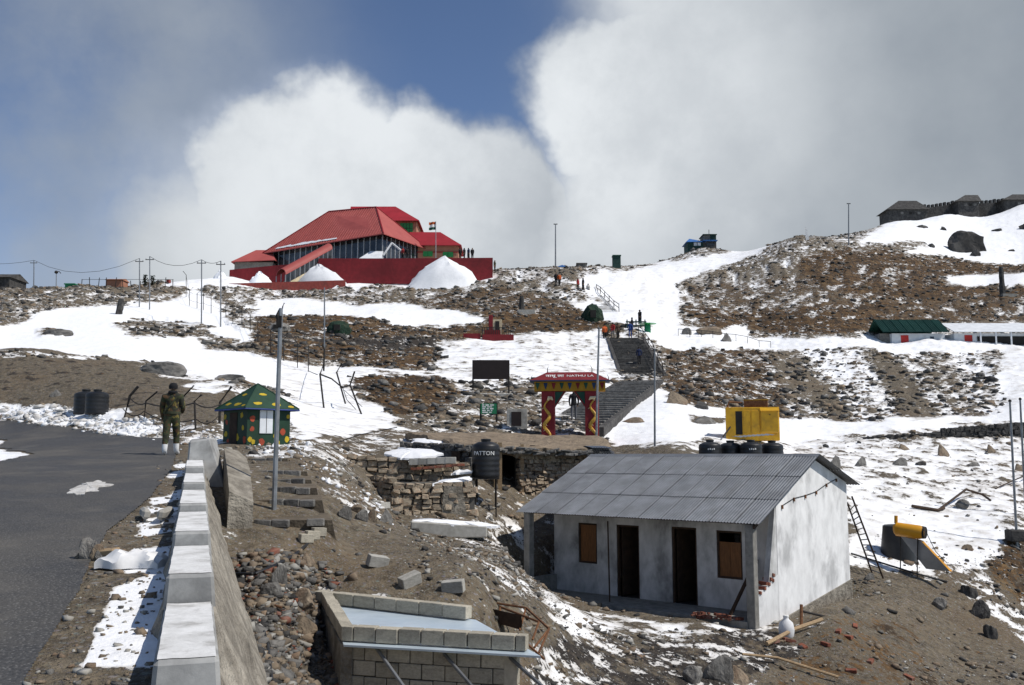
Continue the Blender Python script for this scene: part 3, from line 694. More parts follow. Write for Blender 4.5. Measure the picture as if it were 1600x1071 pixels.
b = MB(); b.bb((-H_L + T + .002, H_P + H_W - T, -4.6), (-T - .002, H_P + H_W - .004, roof_z(H_P + H_W) - .06), 'plaster_white'); b.build('rear_wall', house)
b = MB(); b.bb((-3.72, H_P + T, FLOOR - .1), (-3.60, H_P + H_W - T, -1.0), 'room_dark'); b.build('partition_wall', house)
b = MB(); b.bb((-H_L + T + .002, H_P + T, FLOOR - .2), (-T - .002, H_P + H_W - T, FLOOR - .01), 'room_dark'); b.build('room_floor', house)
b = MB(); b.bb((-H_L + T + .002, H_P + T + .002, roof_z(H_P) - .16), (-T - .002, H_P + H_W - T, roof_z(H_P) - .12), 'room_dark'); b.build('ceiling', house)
# stone footing along the gable, end wall of the porch, porch slab
b = MB(); b.hexa([(.004, -.02, -5.2), (.004, H_P + H_W, -5.0), (.07, H_P + H_W, -5.0), (.07, -.02, -5.2), (.004, -.02, -4.30), (.004, H_P + H_W, -3.62), (.05, H_P + H_W, -3.62), (.05, -.02, -4.30)], 'masonry'); b.build('footing', house)
b = MB(); b.hexa([(-.16, .17, -4.9), (-.003, .17, -4.9), (-.003, H_P, -4.9), (-.16, H_P, -4.9), (-.16, .17, -3.42), (-.003, .17, -3.42), (-.003, H_P, -3.02), (-.16, H_P, -3.02)], 'plaster_white'); b.build('porch_end_wall', house)
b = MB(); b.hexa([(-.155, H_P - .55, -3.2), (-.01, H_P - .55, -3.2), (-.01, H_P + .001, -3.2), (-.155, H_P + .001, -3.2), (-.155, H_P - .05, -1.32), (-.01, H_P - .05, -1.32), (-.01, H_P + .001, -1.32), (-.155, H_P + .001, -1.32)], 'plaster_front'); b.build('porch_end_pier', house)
b = MB(); b.bb((-H_L, -.12, FLOOR - .42), (-.17, H_P - .003, FLOOR), 'concrete'); b.build('porch_floor', house)
for xx, zb in ((-.19, -4.75), (-H_L + .0, -4.3)):
    b = MB(); b.bb((xx, -.06, zb), (xx + .22, .165, roof_z(.05) - .09), 'concrete'); b.build('porch_pillar', house, bevel=.012)
b = MB(); b.bb((-H_L - .002, .2, FLOOR), (-H_L + .14, H_P - .01, FLOOR + .45), 'concrete'); b.build('porch_kerb', house)
b = MB(); b.box((-H_L / 2, .05, roof_z(.05) - .065), (H_L + .1, .09, .07), 'wood_dark'); b.build('eave_beam', house)
# doors and windows
for (a, c, z0, z1, kind) in ops:
    f = MB(); e = .055
    f.bb((a, H_P + .03, z0), (a + e, H_P + .12, z1), 'wood_dark'); f.bb((c - e, H_P + .03, z0), (c, H_P + .12, z1), 'wood_dark'); f.bb((a + e, H_P + .03, z1 - e), (c - e, H_P + .12, z1), 'wood_dark')
    if kind == 'w': f.bb((a + e, H_P + .03, z0), (c - e, H_P + .12, z0 + e), 'wood_dark')
    fr = f.build('window_frame' if kind == 'w' else 'door_frame', house)
    if kind == 'w':
        top = z1 - e if a < -4 else z1 - .30
        mid = (a + c) / 2
        for (p, q) in ((a + e, mid - .004), (mid + .004, c - e)):
            s = MB(); s.bb((p, H_P + .06, z0 + e), (q, H_P + .09, top), 'wood_brown'); s.build('shutter', fr)
    else:
        L_ = MB(); L_.box((0, .35, 0), (.04, .68, z1 - z0 - .1), 'wood_dark'); lf = L_.build('door_leaf', fr); lf.location = (a + e + .03, H_P + .14, (z0 + z1) / 2 - .02); lf.rotation_euler = (0, 0, R(-14))
# roof sheets: three courses in front, two behind
cols = 11; SW_ = (H_L + .45) / cols
def slope_sheets(y0, z0, y1, z1, rows, me_sheet, sheet_len, flip=False):
    ang = math.atan2(z1 - z0, y1 - y0); full = math.hypot(y1 - y0, z1 - z0); step = full / rows
    for r_ in range(rows):
        for c_ in range(cols):
            d = r_ * step - (.06 if r_ else 0)
            lift = .015 * r_ + .004 * (c_ % 2) + random.uniform(0, .003)
            x = -H_L - .24 + c_ * SW_
            o = inst('roof_sheet', me_sheet, house, (x, y0 + math.cos(ang) * d - math.sin(ang) * lift, z0 + math.sin(ang) * d + math.cos(ang) * lift), (ang, 0, random.uniform(-.004, .004)))
run = yr + .12
fl = math.hypot(run, ZR - ZE)
sh_f = corr_sheet(SW_ + .05, fl / 3 + .07, 9, .011, 'roof_sheet')
slope_sheets(-.12, ZE, yr, ZR, 3, sh_f, 0)
bl = math.hypot(H_P + H_W + .35 - yr, ZR - ZB)
sh_b = corr_sheet(SW_ + .05, bl / 2 + .07, 9, .011, 'roof_sheet')
slope_sheets(H_P + H_W + .35, ZB, yr, ZR, 2, sh_b, 0) if False else None
ang = math.atan2(ZB - ZR, H_P + H_W + .35 - yr)
for r_ in range(2):
    for c_ in range(cols):
        d = r_ * bl / 2
        inst('roof_sheet', sh_b, house, (-H_L - .24 + c_ * SW_, yr + math.cos(ang) * d, ZR + math.sin(ang) * d + .02 - .012 * r_), (ang, 0, 0))
b = MB(); b.extr([(-H_L - .26, yr - .16, ZR - .03), (-H_L - .26, yr, ZR + .05), (-H_L - .26, yr + .16, ZR - .02), (-H_L - .26, yr, ZR + .035)], (H_L + .5, 0, 0), 'roof_sheet'); b.build('ridge_cap', house)
# gable cable with clips, stain-bottom
b = MB(); cab = [(.012, H_P + .35 + k * .75, -1.30 + .115 * k + .05 * math.sin(k * 1.7)) for k in range(6)]; b.tube(cab, .012, 'dark_iron', 5); cb = b.build('cable', house)
for k in range(0, 6):
    b = MB(); b.box((.02, cab[k][1], cab[k][2] - .03), (.03, .07, .10), 'rust'); b.build('clip', cb)
# rafter ends and purlin visible at the right verge
b = MB(); b.extr([(.06, -.10, ZE - .05), (.06, yr, ZR - .05), (.06, yr, ZR - .13), (.06, -.10, ZE - .13)], (.05, 0, 0), 'wood_dark'); b.build('verge_board', house)
def hloc(x, y, z): q = hp(x, y); return Vector((q[0], q[1], z))
# plank leaning under the right window, bricks on the end wall, red mound of brick chips
o = MB(); q0, q1 = hloc(-.95, .55, FLOOR), hloc(-.55, 1.30, FLOOR + 1.35)
dv = (q1 - q0); o.box((0, 0, dv.length / 2), (.11, .04, dv.length), 'wood_dark'); pl = o.build('plank'); pl.location = q0; pl.rotation_euler = dv.to_track_quat('Z', 'Y').to_euler()
tag(pl, 'dark plank leaning against the porch wall under the right window', 'plank')
brick_me = MB().box((0, 0, 0), (.23, .11, .075), 'brick').mesh('brick', bevel=.006)
k = 0
for (yy, zz, row) in [(.30, -3.375, 0), (.55, -3.30, 0), (.80, -3.225, 0), (1.03, -3.15, 0), (.68, -3.19, 1), (.92, -3.11, 1), (1.08, -3.03, 2)]:
    p = hloc(-.085, yy, zz + .02)
    o = inst('brick', brick_me, None, p, (R(-16), random.uniform(-.1, .1), -H_YAW + R(90) * 0 + random.uniform(-.25, .25))); tag(o, 'loose red brick lying on the low end wall of the porch', 'brick', 'bricks on the porch end wall'); k += 1
# ------------------------------------------------------------------ parapet wall beside the road
wall = empty('parapet_wall', (-.339 * 4.6, 4.6, Hz(-.339 * 4.6 - .3, 4.6)), 0, 'battered stone parapet with white painted stepped coping along the road', 'wall')
wl0 = wall.location.copy()
ax = Vector((-.339, 1, 0)).normalized(); nx = Vector((1, .339, 0)).normalized()
def wp(Y, off, z): return Vector((-.339 * Y, Y, z)) + nx * off - wl0
STEPS = [(3.2, 4.68, 1200, 1071), (4.68, 6.4, 1031, 942), (6.4, 8.2, 898, 853), (8.2, 10.4, 831, 800), (10.4, 13.0, 787, 766), (13.0, 15.6, 754, 740), (15.6, 18.0, 729, 719)]
for i, (ya, yb, pa, pb) in enumerate(STEPS):
    za, zb = tz(pa) * ya, tz(pb) * yb
    if i == 0: za = zb = -1.235
    b = MB(); h = .34; hw = .152
    lo = [wp(ya, -hw - .02, za - h), wp(ya, hw + .03, za - h), wp(yb, hw + .03, zb - h), wp(yb, -hw - .02, zb - h)]
    hi = [wp(ya, -hw, za), wp(ya, hw, za), wp(yb + .0, hw, zb), wp(yb, -hw, zb)]
    b.hexa(lo + hi, 'grey_paint')
    # the white paint on the tread, 4 mm proud
    blk = b.build('coping_block', wall, bevel=.022)
    t_ = MB(); n_ = max(6, int((yb - ya) / .11)); vs = []
    for k in range(n_ + 1):
        yy = ya + .012 + (yb - ya - .024) * k / n_; zz = za + (zb - za) * (yy - ya) / (yb - ya) + .004
        jy = random.uniform(-.02, .02) if k in (0, n_) else 0
        for sg in (-1, -.5, 0, .5, 1):
            vs.append(wp(yy + abs(jy) * (1 if k == 0 else -1) + (random.uniform(0, .03) * (1 if k == 0 else -1) if k in (0, n_) else 0), sg * (hw - .012) + (random.uniform(-.003, .001) * sg if abs(sg) == 1 else 0), zz))
    t_.add(vs, [(k * 5 + c, k * 5 + c + 1, (k + 1) * 5 + c + 1, (k + 1) * 5 + c) for k in range(n_) for c in range(4)], 'white_paint'); t_.build('white_paint', blk)
# battered body below the coping: road side and slope side
b = MB(); ys = np.linspace(3.2, 18.0, 38); rows = []
for y in ys:
    i = max(k for k, s in enumerate(STEPS) if y >= s[0] - 1e-6); ya, yb, pa, pb = STEPS[i]
    zt = (tz(pa) * ya + (tz(pb) * yb - tz(pa) * ya) * (y - ya) / (yb - ya)) - .22 if i else -1.45
    zr_ = -1.6 + .0696 * y - .1
    xx = -.339 * y; drop = min(1.7, .45 + max(0, 17.5 - y) * .115)
    jr = [random.uniform(-.02, .02) for _ in range(8)]
    lf = [wp(y, -.165, zt), wp(y, -.21 + jr[0], zt - .12), wp(y, -.27 + jr[1], zr_ - .25)]
    rt = []
    for q, fr in enumerate((0, .12, .3, .5, .7, .88, 1.0)):
        rt.append(wp(y, .17 + .44 * drop * fr + (jr[q] if q else 0) * 1.3, zt - drop * fr - .05 * (q == 6)))
    rows.append(list(reversed(lf)) + rt)
nr_ = len(rows[0]); vs = [p for r_ in rows for p in r_]
fs = [(i * nr_ + j, i * nr_ + j + 1, (i + 1) * nr_ + j + 1, (i + 1) * nr_ + j) for i in range(len(rows) - 1) for j in range(nr_ - 1)]
fs += [tuple(range(nr_)), tuple((len(rows) - 1) * nr_ + j for j in range(nr_))]
b.add(vs, fs, 'masonry'); b.build('masonry_body', wall)
# end pier
b = MB(); zt = tz(684) * 18.2
pts = [wp(17.75, -.16, -.55), wp(17.75, .62, -.75), wp(18.6, .62, -.75), wp(18.6, -.16, -.55), wp(17.9, -.12, zt - .08), wp(17.9, .26, zt - .02), wp(18.6, .40, zt), wp(18.6, -.10, zt - .02)]
b.hexa(pts, 'grey_paint'); pier = b.build('end_pier', wall, bevel=.03)
# sloping stone wing wall between parapet and earth steps
wing = empty('wing_wall', P(385, 845, 15.2), 0, 'sloping rough stone wing wall between the parapet and the earth steps', 'wall')
w0 = wing.location.copy()
def wv(px, py, Y): return P(px, py, Y) - w0
b = MB(); prof = [(350, 700, 18.50, 372, 704, 19.10), (352, 712, 17.90, 385, 716, 18.50), (354, 726, 17.30, 390, 732, 17.70), (356, 745, 16.50, 393, 755, 16.70), (358, 768, 15.70, 396, 785, 15.90)]
vs = []; 
for (a, b_, c, d, e_, f_) in prof: vs += [wv(a, b_, c), wv(d, e_, f_)]
nb = len(vs)
low = [Vector((p.x + .0, p.y - .12, p.z - 1.5)) for p in vs]
fs = [(2 * i, 2 * i + 1, 2 * i + 3, 2 * i + 2) for i in range(len(prof) - 1)]
fs += [(nb + 2 * i, nb + 2 * i + 2, nb + 2 * i + 3, nb + 2 * i + 1) for i in range(len(prof) - 1)]
fs += [(2 * i + 1, nb + 2 * i + 1, nb + 2 * i + 3, 2 * i + 3) for i in range(len(prof) - 1)] + [(2 * i, 2 * i + 2, nb + 2 * i + 2, nb + 2 * i) for i in range(len(prof) - 1)]
fs += [(0, nb, nb + 1, 1), (nb - 2, nb - 1, 2 * nb - 1, 2 * nb - 2)]
b.add(vs + low, fs, 'masonry'); b.build('masonry_body', wing)
rk = [(372, 735, 16.9), (380, 760, 15.9), (368, 755, 16.1), (385, 780, 15.4), (375, 800, 14.9), (388, 812, 14.9), (372, 825, 14.6), (386, 838, 14.6), (362, 790, 15.0), (364, 725, 17.3)]
# ------------------------------------------------------------------ earth steps with brick edges
steps = empty('earth_steps', P(440, 822, 16.2), 0, 'trodden earth steps edged with dark bricks beside the thin pole', 'steps')
s0 = steps.location.copy()
dbrick = MB().box((0, 0, 0), (.30, .12, .13), 'stone_grey').mesh('edging_brick', bevel=.012)
SD = [(398, 507, 812, 823, 16.2), (398, 492, 781, 790, 17.3), (398, 484, 762, 769, 18.3), (394, 476, 749, 755, 19.3), (394, 470, 736, 742, 20.2), (394, 440, 716, 723, 21.8)]
prev = None
for i, (xa, xb, yt, yb, Y) in enumerate(SD):
    a, c = P(xa, yt, Y), P(xb, yt, Y); ztop = a.z
    Y2 = SD[i + 1][4] if i + 1 < len(SD) else 23.5
    d0, d1 = P(xa - 3, yt, Y2), P((SD[i + 1][1] if i + 1 < len(SD) else 450) + 3, yt, Y2)
    b = MB(); zz = ztop - .015; zb = ztop - .6
    bl = [Vector((a.x - .1, a.y + .06, zb)), Vector((c.x + .25, c.y + .06, zb)), Vector((d1.x + .3, d1.y - .03, zb)), Vector((d0.x - .1, d0.y - .03, zb))]
    tp = [Vector((a.x - .1, a.y + .06, zz)), Vector((c.x + .12, c.y + .06, zz)), Vector((d1.x + .2, d1.y - .03, zz + .06)), Vector((d0.x - .1, d0.y - .03, zz + .06))]
    b.hexa([p - s0 for p in bl + tp], 'earth'); tr = b.build('tread', steps)
    L_ = c.x - a.x; nb = max(2, round(L_ / .30))
    for k in range(nb):
        if random.random() < .08: continue
        inst('brick', dbrick, tr, Vector((a.x + L_ * (k + .5) / nb, Y + random.uniform(-.02, .02), ztop - .06 + random.uniform(-.015, .012))) - s0, (random.uniform(-.08, .08), random.uniform(-.05, .05), random.uniform(-.12, .12)), (L_ / nb / .305, 1, 1))
# ------------------------------------------------------------------ poles
def pole(px, pyb, pyt, Y, rad, label, name='lamp_pole', pxt=None, top=None, z_extra=.5, mt='steel_pole', tape=.75):
    a = P(px, pyb, Y); bt = P(pxt if pxt is not None else px, pyt, Y)
    r_ = empty(name, a, 0, label, 'pole')
    b = MB(); v = bt - a; b.tube([Vector((0, 0, -z_extra)), v * .5, v], [rad, rad * (1 + tape) / 2, rad * tape], mt, 8); b.build('shaft', r_, smooth=True)
    return r_, v
p1, v1 = pole(428, 795, 482, 17.0, .049, 'tall steel pole standing on the earth steps beside the green hut', pxt=439)
b = MB(); b.tube([v1 + Vector((-.03, 0, -.02)), v1 + Vector((-.05, 0, -.14)), v1 + Vector((-.02, 0, -.30))], [.012, .05, .035], 'dark_iron', 6); b.tube([v1 + Vector((0, 0, -.2)), v1 + Vector((.03, 0, .03)), v1 + Vector((.06, 0, .10))], .012, 'dark_iron', 5); b.build('lamp_bracket', p1)
b = MB(); b.box(v1 * .93 + Vector((-.02, 0, 0)), (.10, .08, .22), 'dark_iron'); b.build('wire_bundle', p1)
# ------------------------------------------------------------------ stones
def stone_mesh(seed, mt, jit=.10):
    rr = random.Random(seed); bm = bmesh.new(); bmesh.ops.create_cube(bm, size=1.0)
    bmesh.ops.bevel(bm, geom=list(bm.edges), offset=.13, segments=1, affect='EDGES')
    for v in bm.verts: v.co += Vector([rr.uniform(-jit, jit) for _ in range(3)]) * 1.15
    me = bpy.data.meshes.new('stone'); bm.to_mesh(me); bm.free(); me.materials.append(M[mt]); return me
STONES = [stone_mesh(i, 'stone') for i in range(6)]; STONES_G = [stone_mesh(i + 20, 'stone_grey') for i in range(6)]; BRICKSTONE = [stone_mesh(60, 'brick', .04)]
from mathutils import noise as mnoise
def rock_mesh(seed, mt, sub=4, jit=.28, flat=.75):
    rr = random.Random(seed); bm = bmesh.new(); bmesh.ops.create_icosphere(bm, subdivisions=sub, radius=.5)
    ns = [(Vector([rr.gauss(0, 1) for _ in range(3)]).normalized(), rr.uniform(.18, .44)) for _ in range(9)]
    for v in bm.verts:
        for n_, d in ns:                      # flat cleavage planes
            k = v.co.dot(n_) - d
            if k > 0: v.co -= n_ * k * .92
        v.co *= 1 + .16 * mnoise.fractal(v.co * 3.2 + Vector((seed * 7.1, 3, 1)), 1.0, 2.1, 4) + .05 * abs(mnoise.noise(v.co * 11 + Vector((seed, 0, 0))))
        v.co.z *= flat
    me = bpy.data.meshes.new('rock'); bm.to_mesh(me); bm.free(); me.materials.append(M[mt])
    return me
ROCKS = [rock_mesh(i, 'stone_grey') for i in range(6)]; ROCKS_D = [rock_mesh(i + 30, 'stone_dark') for i in range(5)]; ROCKS_B = [rock_mesh(i + 50, 'rock_brown') for i in range(4)]
def stone_wall(parent, a, b_, zb0, zb1, zt0, zt1, depth, sw=(.20, .38), shh=(.14, .21), meshes=None, core='mortar', brick_rows=False):
    """coursed rubble from ground point a to b_, parent-local; each stone its own object"""
    a = Vector(a); b_ = Vector(b_); d = b_ - a; L_ = d.length; d.normalize(); nrm = Vector((d.y, -d.x)); o0 = parent.location
    yaw = math.atan2(d.y, d.x)
    c = MB(); q = lambda s, off, z: Vector((a.x + d.x * s + nrm.x * off, a.y + d.y * s + nrm.y * off, z)) - o0
    c.hexa([q(0, -.06, zb0), q(L_, -.06, zb1), q(L_, -depth, zb1), q(0, -depth, zb0), q(0, -.06, zt0 - .05), q(L_, -.06, zt1 - .05), q(L_, -depth, zt1 - .05), q(0, -depth, zt0 - .05)], core)
    core_o = c.build('rubble_core', parent)
    rowf = 0.0
    while rowf < 1.0:
        hgt = random.uniform(*shh); hm = max((zt0 - zb0), (zt1 - zb1)); fr = hgt / hm
        s = random.uniform(-.08, 0)
        while s < L_:
            w_ = random.uniform(*sw); t_ = min(max((s + w_ / 2) / L_, 0), 1)
            zb = zb0 + (zb1 - zb0) * t_; zt = zt0 + (zt1 - zt0) * t_
            z = zb + (zt - zb) * (rowf + fr / 2)
            if z < zt + .03 and s + w_ < L_ + .12:
                ms = random.choice(meshes or STONES)
                inst('stone', ms, parent, q(s + w_ / 2, random.uniform(-.12, .0), z + random.uniform(-.02, .02)), (random.uniform(-.14, .14), random.uniform(-.16, .16), yaw + random.uniform(-.2, .2)), (w_ * random.uniform(.86, 1.04), random.uniform(.2, .32), hgt * random.uniform(.72, 1.16)))
            s += w_
        rowf += fr
    return core_o
# ------------------------------------------------------------------ terrace wall of rubble, two tiers
ter = empty('terrace_wall', P(675, 812, 27.6), 0, 'rough brown rubble terrace wall with snow on top left of the black tank', 'wall')
a, c = P(512, 745, 29.0), P(740, 762, 29.2)
stone_wall(ter, (a.x, a.y), (c.x, c.y), -1.0, -1.2, -.02, -.28, .8)
a, c = P(614, 815, 27.3), P(742, 814, 28.0)
stone_wall(ter, (a.x, a.y), (c.x, c.y), -2.1, -2.15, -.78, -.72, 1.2)
a2 = P(560, 790, 28.8)
stone_wall(ter, (a2.x - .2, a2.y + .2), (a.x, a.y), -1.7, -2.1, -.62, -.78, .5)
b = MB(); f = lambda px, py, Y, dz=0: P(px, py, Y) + Vector((0, 0, dz)) - ter.location
b.hexa([f(690, 812, 27.65), f(731, 812, 27.85), f(729, 812, 28.1), f(690, 812, 28.0), f(694, 760, 27.65), f(722, 760, 27.8), f(722, 760, 28.1), f(694, 760, 28.0)], 'masonry'); b.build('plaster_patch', ter)
for k in range(5):
    b = MB(); b.box((0, 0, 0), (.34, .2, .2), 'concrete_pale'); o = b.build('block', ter, bevel=.012); o.location = f(648 + k * 14, 722 - k * .6, 28.8); o.rotation_euler = (0, 0, .03)
for k in range(9):
    inst('brick', brick_me, ter, f(648 + k * 9, 733 - k * .8, 28.75), (0, 0, random.uniform(-.2, .2)))
def snow_lump(parent, pts, name='snow_cap', mt='snow', thick=.10, name_label=None):
    """irregular snow patch lying on something: fan of pixel points with depth"""
    fine_ = []
    for a_, c_ in zip(pts, pts[1:] + pts[:1]):
        for k_ in range(5): fine_.append(Vector(a_).lerp(Vector(c_), k_ / 5) + Vector((random.uniform(-.1, .1), random.uniform(-.1, .1), random.uniform(-.01, .01))))
    pts = fine_
    c = sum((Vector(p) for p in pts), Vector()) / len(pts); b = MB(); n_ = len(pts)
    vs = [Vector(p) for p in pts] + [c.lerp(Vector(p), .62) + Vector((0, 0, thick * random.uniform(.7, 1.1))) for p in pts] + [c + Vector((0, 0, thick * 1.15))] + [Vector(p) - Vector((0, 0, .06)) for p in pts]
    fs = [(i, (i + 1) % n_, n_ + (i + 1) % n_, n_ + i) for i in range(n_)] + [(n_ + i, n_ + (i + 1) % n_, 2 * n_) for i in range(n_)] + [(2 * n_ + 1 + i, 2 * n_ + 1 + (i + 1) % n_, (i + 1) % n_, i) for i in range(n_)]
    b.add(vs, fs, mt); o = b.build(name, parent, smooth=True); return o
snow_lump(ter, [f(655, 716, 28.9), f(690, 709, 29.6), f(672, 702, 30.4), f(622, 700, 30.6), f(600, 708, 29.8), f(625, 716, 29)], thick=.07)
snow_lump(ter, [f(700, 741, 28.9), f(737, 737, 29), f(738, 730, 29.5), f(712, 733, 29.5)], thick=.05)
snow_lump(ter, [f(676, 757, 27.6), f(736, 751, 28), f(738, 745, 28.5), f(690, 751, 28.1)], thick=.04)
# ------------------------------------------------------------------ flat mud-roofed stone ruin
RA, RB = P(742, 792, 31.3), P(932, 780, 34.2)
ruin = empty('stone_ruin', (RA.x, RA.y, -1.75), 0, 'low rubble stone hut with sagging mud roof and dark doorway behind the tin-roofed house', 'hut')
r0 = ruin.location.copy()
D1 = P(813, 785, 32.35); D0 = P(789, 787, 32.0)
stone_wall(ruin, (D1.x, D1.y), (RB.x, RB.y), -2.2, -1.9, .25, .22, .35, (.14, .27), (.10, .16))
stone_wall(ruin, (RA.x, RA.y), (D0.x - .35, D0.y - .1), -2.2, -2.2, .22, .22, .35, (.15, .28), (.11, .17))
g = lambda px, py, Y, dz=0: P(px, py, Y) + Vector((0, 0, dz)) - r0
for (px, Y, rad) in ((781, 31.6, .07), (774, 31.5, .05), (816, 32.4, .06)):
    b = MB(); bt = g(px, 790, Y, -.2); b.box(bt + Vector((0, 0, 1.15)), (rad * 2, rad * 1.6, 2.3), 'wood_pale'); b.build('door_post', ruin)
b = MB(); l0 = g(768, 703, 31.6); l1 = g(822, 703, 32.5); b.tube([l0, l1], .07, 'wood_dark', 6); b.build('lintel', ruin)
# dark room behind the door
b = MB(); e0, e1 = D0 - r0, D1 - r0; dn = Vector((e1.y - e0.y, -(e1.x - e0.x), 0)).normalized() * -1
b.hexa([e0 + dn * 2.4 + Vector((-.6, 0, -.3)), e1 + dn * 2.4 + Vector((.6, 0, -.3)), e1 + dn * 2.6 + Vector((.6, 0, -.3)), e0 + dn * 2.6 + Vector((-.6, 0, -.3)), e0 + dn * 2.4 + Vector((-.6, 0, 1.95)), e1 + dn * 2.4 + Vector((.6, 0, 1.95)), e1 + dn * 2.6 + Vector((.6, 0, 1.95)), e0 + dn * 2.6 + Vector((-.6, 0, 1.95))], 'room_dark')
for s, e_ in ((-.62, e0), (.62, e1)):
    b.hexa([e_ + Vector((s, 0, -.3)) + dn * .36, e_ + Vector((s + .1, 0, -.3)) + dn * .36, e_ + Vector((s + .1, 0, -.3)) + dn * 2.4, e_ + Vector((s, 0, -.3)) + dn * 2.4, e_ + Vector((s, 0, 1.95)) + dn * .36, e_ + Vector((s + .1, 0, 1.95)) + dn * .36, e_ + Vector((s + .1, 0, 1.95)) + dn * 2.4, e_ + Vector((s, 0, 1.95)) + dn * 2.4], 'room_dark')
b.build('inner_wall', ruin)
for (pxa, pya, pxb, pyb, Y) in ((790, 766, 816, 772, 32.1),):
    b = MB(); p_, q_ = g(pxa, pya, Y), g(pxb, pyb, Y + .3); v = q_ - p_; b.tube([p_, q_], .045, 'rust', 6); b.build('bar', ruin)
# rear walls of the ruin so that it stands free
cr = [g(640, 700, 37.2), g(742, 790, 31.3), g(932, 780, 34.2), g(925, 700, 39.6)]
for i, j in ((0, 1), (2, 3), (3, 0)):
    p_, q_ = cr[i].copy(), cr[j].copy(); p_.z = q_.z = 0; dd = (q_ - p_).normalized(); nn = Vector((-dd.y, dd.x, 0)) * .3
    b = MB(); b.hexa([p_ + Vector((0, 0, -.4)), q_ + Vector((0, 0, -.4)), q_ + nn + Vector((0, 0, -.4)), p_ + nn + Vector((0, 0, -.4)), p_ + Vector((0, 0, 1.8)), q_ + Vector((0, 0, 1.8)), q_ + nn + Vector((0, 0, 1.8)), p_ + nn + Vector((0, 0, 1.8))], 'masonry'); b.build('side_wall', ruin)
# mud roof: ragged slab
def ragged_slab(parent, fl, fr, br, bl, thick, nu, nv, mt, name):
    vs = []
    for j in range(nv + 1):
        for i in range(nu + 1):
            u, v = i / nu, j / nv
            p = fl.lerp(fr, u).lerp(bl.lerp(br, u), v)
            edge = (i in (0, nu)) or (j in (0, nv))
            h = fbm(np.array([p.x * 1.3 + 50]), np.array([p.y * 1.3]), 4, 5)[0] - .5
            p = p + Vector((random.uniform(-.05, .05), random.uniform(-.09, .09) if j == 0 else 0, h * .28 - (.05 if edge else 0)))
            vs.append(p)
    W_ = nu + 1; fs = [(j * W_ + i, j * W_ + i + 1, (j + 1) * W_ + i + 1, (j + 1) * W_ + i) for j in range(nv) for i in range(nu)]
    k = len(vs); low = []
    rim = list(range(W_)) + [j * W_ + nu for j in range(1, nv + 1)] + [nv * W_ + i for i in range(nu - 1, -1, -1)] + [j * W_ for j in range(nv - 1, 0, -1)]
    for r_ in rim: low.append(vs[r_] - Vector((0, 0, thick * random.uniform(.6, 1.25))) + Vector((random.uniform(-.04, .04), .05, 0)))
    m_ = len(rim); fs += [(rim[i], k + i, k + (i + 1) % m_, rim[(i + 1) % m_]) for i in range(m_)] + [tuple(k + i for i in range(m_))]
    b = MB(); b.add(vs + low, fs, mt); return b.build(name, parent)
rf = ragged_slab(ruin, g(724, 694, 31.0), g(956, 703, 33.9), g(948, 682, 40.0), g(632, 674, 37.6), .26, 46, 22, 'mud_roof', 'mud_roof')
slate = MB().box((0, 0, 0), (1, 1, .09), 'stone_grey').mesh('slate', bevel=.02)
fe0, fe1 = g(724, 700, 30.9), g(956, 709, 33.8)
for k in range(58):
    u = (k + random.random()) / 58; p_ = fe0.lerp(fe1, u) + Vector((0, random.uniform(-.1, .22), random.uniform(-.12, .06)))
    inst('slate', slate, rf, p_, (random.uniform(-.2, .2), random.uniform(-.2, .2), random.uniform(-.5, .5)), (random.uniform(.18, .5), random.uniform(.2, .35), random.uniform(.5, 1)))
for k in range(6):
    me_c = corr_sheet(.8, .7, 8, .012, 'galvanised') if k == 0 else me_c
    inst('tin_sheet', me_c, ruin, g(924 + k * 1.2, 700 + k * 2.2, 33.3 - k * .03), (R(6), 0, .35 + random.uniform(-.08, .08)))
# upper-left annex of the ruin: low shed with shutters
ann = empty('rubble_annex', P(670, 712, 32.5), 0, 'low rubble wall with dark shutters and snowy ledge beside the mud-roofed hut', 'wall'); n0 = ann.location.copy()
a, c = P(628, 712, 33), P(735, 745, 31.0)
stone_wall(ann, (a.x, a.y), (c.x, c.y), -.35, -1.1, .42, .30, .4, (.15, .3), (.11, .17), STONES_G)
b = MB(); h_ = lambda px, py, Y: P(px, py, Y) - n0
for (p0, p1) in ((705, 719), (720, 734)):
    b = MB(); b.hexa([h_(p0, 722, 31.25), h_(p1, 722, 31.05), h_(p1, 722, 31.15), h_(p0, 722, 31.35), h_(p0, 705, 31.25), h_(p1, 705, 31.05), h_(p1, 705, 31.15), h_(p0, 705, 31.35)], 'wood_dark'); b.build('shutter', ann)
snow_lump(ann, [h_(640, 692, 33), h_(690, 700, 32.2), h_(700, 692, 33), h_(650, 685, 34)], thick=.07)
